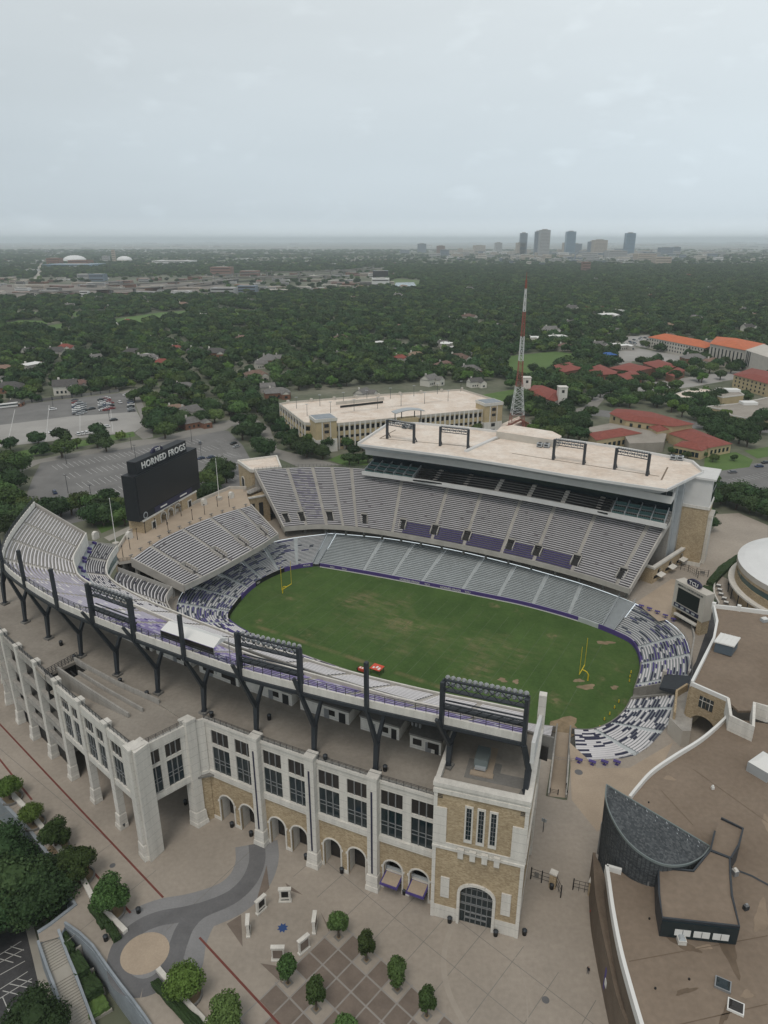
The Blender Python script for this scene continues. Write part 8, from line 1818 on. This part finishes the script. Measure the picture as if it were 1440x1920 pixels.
def row(pxs, key, s0, lab, grp, z=0):
    global ntree
    for i, (x, y) in enumerate(pxs): tree(random.choice(key), G(x, y, z), s0*random.uniform(.85, 1.15), lab, grp); ntree += 1
MK = ['mid1', 'mid2', 'mid3']
row([(117, 858), (200, 847), (15, 880), (35, 888)], ['mid2', 'mid1'], 1.05, 'round dark tree on the street between the two parking lots', 'trees between the two parking lots')
row([(10, 905), (30, 920), (15, 940), (0, 925), (35, 895), (25, 960), (5, 985), (45, 985), (18, 1005), (-10, 960), (48, 968)], MK, 1.1, 'dark tree in the clump left of the stadium lot', 'trees left of the stadium lot')
row([(95, 965), (115, 968), (135, 965), (150, 960), (105, 975), (190, 968), (205, 950), (225, 958), (175, 985), (195, 985), (178, 962), (235, 985), (215, 975), (245, 965)], MK, .85, 'tree beside the left edge of the black scoreboard', 'trees left of the scoreboard')
row([(388, 912), (400, 895), (415, 890), (425, 905), (405, 918), (378, 940), (395, 935), (430, 890)], MK, .9, 'tree between the scoreboard and the corner building', 'trees right of the scoreboard')
row([(296, 812), (310, 822), (300, 800), (325, 808), (318, 792)], MK, 1.1, 'dark tree at the street corner above the scoreboard', 'trees at the street corner')
row([(450, 800), (462, 815), (475, 828), (488, 845), (500, 858), (470, 800), (485, 818), (455, 825)], ['mid2', 'mid3'], .95, 'dark tree lining the right border of the stadium lot', 'trees along the stadium lot')
row([(520, 815), (530, 830), (545, 842), (560, 850), (575, 858), (535, 815), (550, 828), (568, 842), (515, 800), (585, 852)], ['mid2', 'mid3'], .9, 'dark tree at the left foot of the tan garage', 'trees at the left foot of the garage')
row([(650, 842), (663, 855), (680, 845), (672, 870), (690, 868), (655, 872), (905, 805), (915, 795), (893, 815), (918, 782), (912, 765)], ['mid1', 'mid2'], .7, 'small tree between the tan garage and the far stand', 'small trees by the garage')
row([(1015, 810), (1035, 800), (1055, 812), (1075, 795), (1045, 790), (1065, 825), (1090, 812), (1025, 825), (1020, 795), (1085, 830), (1040, 830), (1060, 785)], MK, 1.05, 'dark tree in the clump right of the radio mast', 'trees right of the radio mast')
row([(1332, 925), (1345, 932), (1330, 950), (1352, 945), (1365, 938), (1385, 940), (1400, 945), (1415, 948), (1430, 950), (1445, 955), (1380, 955), (1405, 962), (1428, 968), (1320, 975), (1325, 995), (1440, 975)], ['mid2', 'mid3'], .85, 'dark tree in the belt below the right hand parking lot', 'trees right of the stair tower')
row([(1325, 790), (1345, 795), (1360, 802), (1375, 808), (1390, 815), (1405, 820), (1340, 808), (1365, 822), (1385, 832), (1400, 838), (1355, 835), (1335, 822), (1425, 815), (1430, 795), (1415, 805), (1320, 805)], ['mid2', 'mid3'], 1.0, 'dark tree between the red roofed hall and the tan hall', 'trees right of the red roofed hall')
row([(1230, 715), (1205, 718), (1190, 722), (1250, 705), (1185, 735), (1210, 738), (1160, 728), (1145, 740), (1170, 750), (1195, 755), (1215, 750), (1240, 745), (1180, 765), (1160, 762), (1225, 760), (1290, 755), (1310, 760), (1300, 745), (1280, 765), (1255, 762), (1110, 750), (1125, 745), (1330, 758), (1345, 752)], MK, .95, 'campus tree between the school and the red roofed hall', 'campus trees in the middle right')
row([(1135, 735), (1150, 722), (1165, 715), (1100, 705), (1090, 712), (1075, 720), (1120, 728), (1060, 700), (1045, 705), (1030, 708), (1015, 705), (1000, 700), (1080, 700), (1095, 725), (1115, 715), (1070, 745), (1085, 735)], MK, .95, 'dark tree behind the church and before the school', 'trees behind the church')
row([(1300, 690), (1315, 695), (1330, 700), (1345, 690), (1360, 685), (1320, 680), (1340, 675), (1295, 705), (1310, 715), (1370, 700), (1385, 690), (1350, 712), (1275, 700), (1265, 715)], MK, 1.05, 'dark tree in front of the orange roofed building', 'trees before the orange roofed building')
row([(1315, 718), (1218, 722)], ['mid4'], 1.0, 'bright yellow green tree standing among darker campus trees', 'yellow green campus trees')
row([(1336, 866), (1376, 864), (1318, 858), (1288, 862), (1258, 852), (1225, 838), (1240, 832), (1280, 768)], ['mid1'], .45, 'young tree on the lawn by the red roofed hall', 'young trees on the campus lawn')
row([(1340, 905)], ['mid1'], .5, 'small tree on the island of the right hand lot', 'lot island tree')
for (x, y) in ((1306, 1010), (1312, 1000)): tree('mid2', G(x, y), .6, 'small dark tree at the foot of the brick stair tower', 'small trees by the stair tower'); ntree += 1
# the wooded suburbs: nearest trees one by one, the rest as one wood
def inpoly_np(X, Y, poly):
    ins_ = np.zeros(len(X), bool); n = len(poly); j = n-1
    for i in range(n):
        xi, yi = poly[i][0], poly[i][1]; xj, yj = poly[j][0], poly[j][1]
        c = ((yi > Y) != (yj > Y)) & (X < (xj-xi)*(Y-yi)/((yj-yi) if yj != yi else 1e-9)+xi); ins_ ^= c; j = i
    return ins_
rng_ = np.random.RandomState(11); pts_all = []
for (y0, y1, sp, kk) in ((330, 900, 9.4, 1.0), (900, 1800, 10.8, 1.1), (1800, 3200, 14.0, 1.35), (3200, 6000, 26, 2.1), (6000, 9000, 70, 3.4)):
    nx = int((1.75*y1+300)/sp); ny = int((y1-y0)/sp); gx, gy = np.meshgrid(np.arange(nx)-nx/2, np.arange(ny)); X = (gx.ravel()+rng_.uniform(-.45, .45, nx*ny))*sp; Y = y0+(gy.ravel()+rng_.uniform(-.45, .45, nx*ny))*sp
    k = np.abs(X) < np.where(Y < 1800, Y*.80+120, Y*.70); X, Y = X[k], Y[k]; s_ = kk*rng_.uniform(.62, 1.22, len(X))
    s_ *= np.where(rng_.rand(len(X)) < .12, .6, 1.0); pts_all.append(np.stack([X, Y, s_], 1))
P_ = np.concatenate(pts_all); X, Y, S_ = P_[:, 0], P_[:, 1], P_[:, 2]
dep = Y*CP+HC*SP; up = Y*SP-HC*CP; PX = 720+F_PX*X/dep; PYY = 960-F_PX*up/dep
keep = np.ones(len(X), bool)
for pol in EX: keep &= ~inpoly_np(PX, PYY, pol)
for pol in EXW: keep &= ~inpoly_np(X, Y, pol)
keep &= ~(inpoly_np(PX, PYY, EXT) & (rng_.rand(len(X)) < .93))
# the stadium block, the campus foreground and the lots are planted by hand
keep &= ~inpoly_np(PX, PYY, [(-400, 850), (-20, 855), (70, 862), (300, 822), (430, 795), (480, 780), (520, 800), (600, 865), (960, 830), (1110, 790), (1130, 765), (1200, 760), (1300, 790), (1900, 800), (1900, 1500), (-400, 1500)])
camp = inpoly_np(PX, PYY, [(1140, 790), (1100, 765), (1150, 690), (1220, 640), (1500, 630), (1900, 640), (1900, 900), (1200, 850)]); keep &= ~(camp & (rng_.rand(len(X)) < .45)); keep &= ~inpoly_np(PX, PYY, [(1200, 655), (1340, 690), (1440, 710), (1440, 745), (1330, 735), (1250, 700), (1180, 690)]) | (rng_.rand(len(X)) < .12)
# city ground is thinner: built up belts
city = inpoly_np(PX, PYY, [(740, 498), (1500, 498), (1500, 466), (1240, 470), (760, 472), (740, 480)]); keep &= ~(city & (rng_.rand(len(X)) < .72))
belt = inpoly_np(PX, PYY, [(-200, 490), (740, 480), (740, 520), (-200, 530)]); keep &= ~(belt & (rng_.rand(len(X)) < .58))
far = PYY < 492; keep &= ~(far & (rng_.rand(len(X)) < .5))
# residential streets leave thin gaps
for (ang, sp, wd_) in ((.35, 118, 6.5), (.35+math.pi/2, 210, 6.5)):
    d_ = np.abs(((X*math.cos(ang)+Y*math.sin(ang)) % sp)-sp/2); keep &= ~((d_ < wd_*.5+1) & (Y < 2200))
yards = np.sin(X*.021+1.3)*np.sin(Y*.017+.4)+np.sin(X*.05+Y*.031); keep &= ~((yards > .95) & (rng_.rand(len(X)) < .62))
X, Y, S_, PX, PYY = X[keep], Y[keep], S_[keep], PX[keep], PYY[keep]
vis = (PX > 0) & (PX < 1440); order = np.argsort(np.where(vis, Y/S_, 1e9)); NI = max(0, 296-ntree)
near = order[:NI]; rest = np.setdiff1d(np.arange(len(X)), near)
zn = ['left', 'centre left', 'centre', 'centre right', 'right']
for i in near:
    k = random.choice(['mid1', 'mid1', 'mid2', 'mid2', 'mid3', 'mid3', 'mid4']); zz_ = zn[min(4, int(PX[i]/288))]
    tree(k, (X[i], Y[i], 0), float(S_[i]), ('yellow green' if k == 'mid4' else 'dark green')+' suburban tree beyond the lots, '+zz_+' of the view', 'suburban trees, '+zz_)
me = bpy.data.meshes.new('wood'); me.from_pydata([(X[i], Y[i], 0) for i in rest], [], [])
a = me.attributes.new('sc', 'FLOAT_VECTOR', 'POINT'); a.data.foreach_set('vector', [c for i in rest for c in (float(S_[i]), float(S_[i]), float(min(S_[i], .95+.12*S_[i])))])
a = me.attributes.new('rz', 'FLOAT', 'POINT'); a.data.foreach_set('value', [random.uniform(0, 6.28) for i in rest])
a = me.attributes.new('kd', 'INT', 'POINT'); a.data.foreach_set('value', [random.choices((0, 1, 2, 3), (4, 4, 4, 1.1))[0] for i in rest])
wood = bpy.data.objects.new('wooded_suburbs', me); C.objects.link(wood); wood['kind'] = 'stuff'; wood['label'] = 'dense dark green wood of suburban trees stretching to the horizon'; wood['category'] = 'wood'
ng = bpy.data.node_groups.new('plant', 'GeometryNodeTree'); ng.interface.new_socket('Geometry', in_out='INPUT', socket_type='NodeSocketGeometry'); ng.interface.new_socket('Geometry', in_out='OUTPUT', socket_type='NodeSocketGeometry')
n_ = ng.nodes; l_ = ng.links; gi = n_.new('NodeGroupInput'); go = n_.new('NodeGroupOutput'); iop = n_.new('GeometryNodeInstanceOnPoints'); iop.inputs['Pick Instance'].default_value = True
g2i = n_.new('GeometryNodeGeometryToInstance')
# the tree shapes come from four small trees standing in the wood
for q, key in enumerate(('far4', 'far3', 'far2', 'far1')):
    cr, tk = KINDS[key]; j = int(rest[1000+q*77]); r = thing('tree', 'small tree on the edge of the distant wood', 'tree', (X[j], Y[j], 0), 'source trees of the wood'); o = bpy.data.objects.new('crown', cr); C.objects.link(o); o.parent = r; t_ = bpy.data.objects.new('trunk', tk); C.objects.link(t_); t_.parent = r
    oi = n_.new('GeometryNodeObjectInfo'); oi.inputs['Object'].default_value = o; oi.inputs['As Instance'].default_value = True; oi.transform_space = 'ORIGINAL'; l_.new(oi.outputs['Geometry'], g2i.inputs[0])
l_.new(g2i.outputs[0], iop.inputs['Instance']); l_.new(gi.outputs[0], iop.inputs['Points'])
def attr(nm, dt): x = n_.new('GeometryNodeInputNamedAttribute'); x.data_type = dt; x.inputs['Name'].default_value = nm; return x.outputs['Attribute']
l_.new(attr('kd', 'INT'), iop.inputs['Instance Index']); l_.new(attr('sc', 'FLOAT_VECTOR'), iop.inputs['Scale'])
cx = n_.new('ShaderNodeCombineXYZ'); l_.new(attr('rz', 'FLOAT'), cx.inputs[2]); l_.new(cx.outputs[0], iop.inputs['Rotation']); l_.new(iop.outputs[0], go.inputs[0])
md = wood.modifiers.new('plant', 'NODES'); md.node_group = ng
print('TREES', ntree, len(near), len(rest))

hz = None
m = MB(); m.use('concrete'); m.box(-26500, 26500, -14500, 38500, -11, 200)
hz = m.build('haze', None, kind='stuff')
hm = bpy.data.materials.new('haze_air'); hm.use_nodes = True; n = hm.node_tree; n.nodes.clear(); oo = n.nodes.new('ShaderNodeOutputMaterial'); pv = n.nodes.new('ShaderNodeVolumePrincipled')
pv.inputs['Density'].default_value = 0.000085; pv.inputs['Color'].default_value = (.84, .93, 1.0, 1); pv.inputs['Anisotropy'].default_value = 0.0
n.links.new(pv.outputs[0], oo.inputs['Volume']); hz.data.materials.clear(); hz.data.materials.append(hm)

# ---------------------------------------------------------------- labels: say which one where a row shares its words
ords = ['first', 'second', 'third', 'fourth', 'fifth', 'sixth', 'seventh', 'eighth', 'ninth', 'tenth', 'eleventh', 'twelfth', 'thirteenth', 'fourteenth', 'fifteenth', 'sixteenth']
bpy.context.view_layer.update()
byl = {}
for o in bpy.data.objects:
    if o.parent is None and 'label' in o and 'kind' not in o: byl.setdefault(o['label'], []).append(o)
for lb_, os_ in byl.items():
    if 1 < len(os_) <= 16:
        os_.sort(key=lambda o: o.location.x/(o.location.y*CP+(HC-o.location.z)*SP))
        for k, o in enumerate(os_): o['label'] = ' '.join(lb_.split()[:12]).rstrip(',')+', '+(ords[k] if k else 'first')+' from left'
for o in bpy.data.objects:
    if 'label' in o and len(o['label'].split()) > 16: print('LONG', o.name, o['label'])
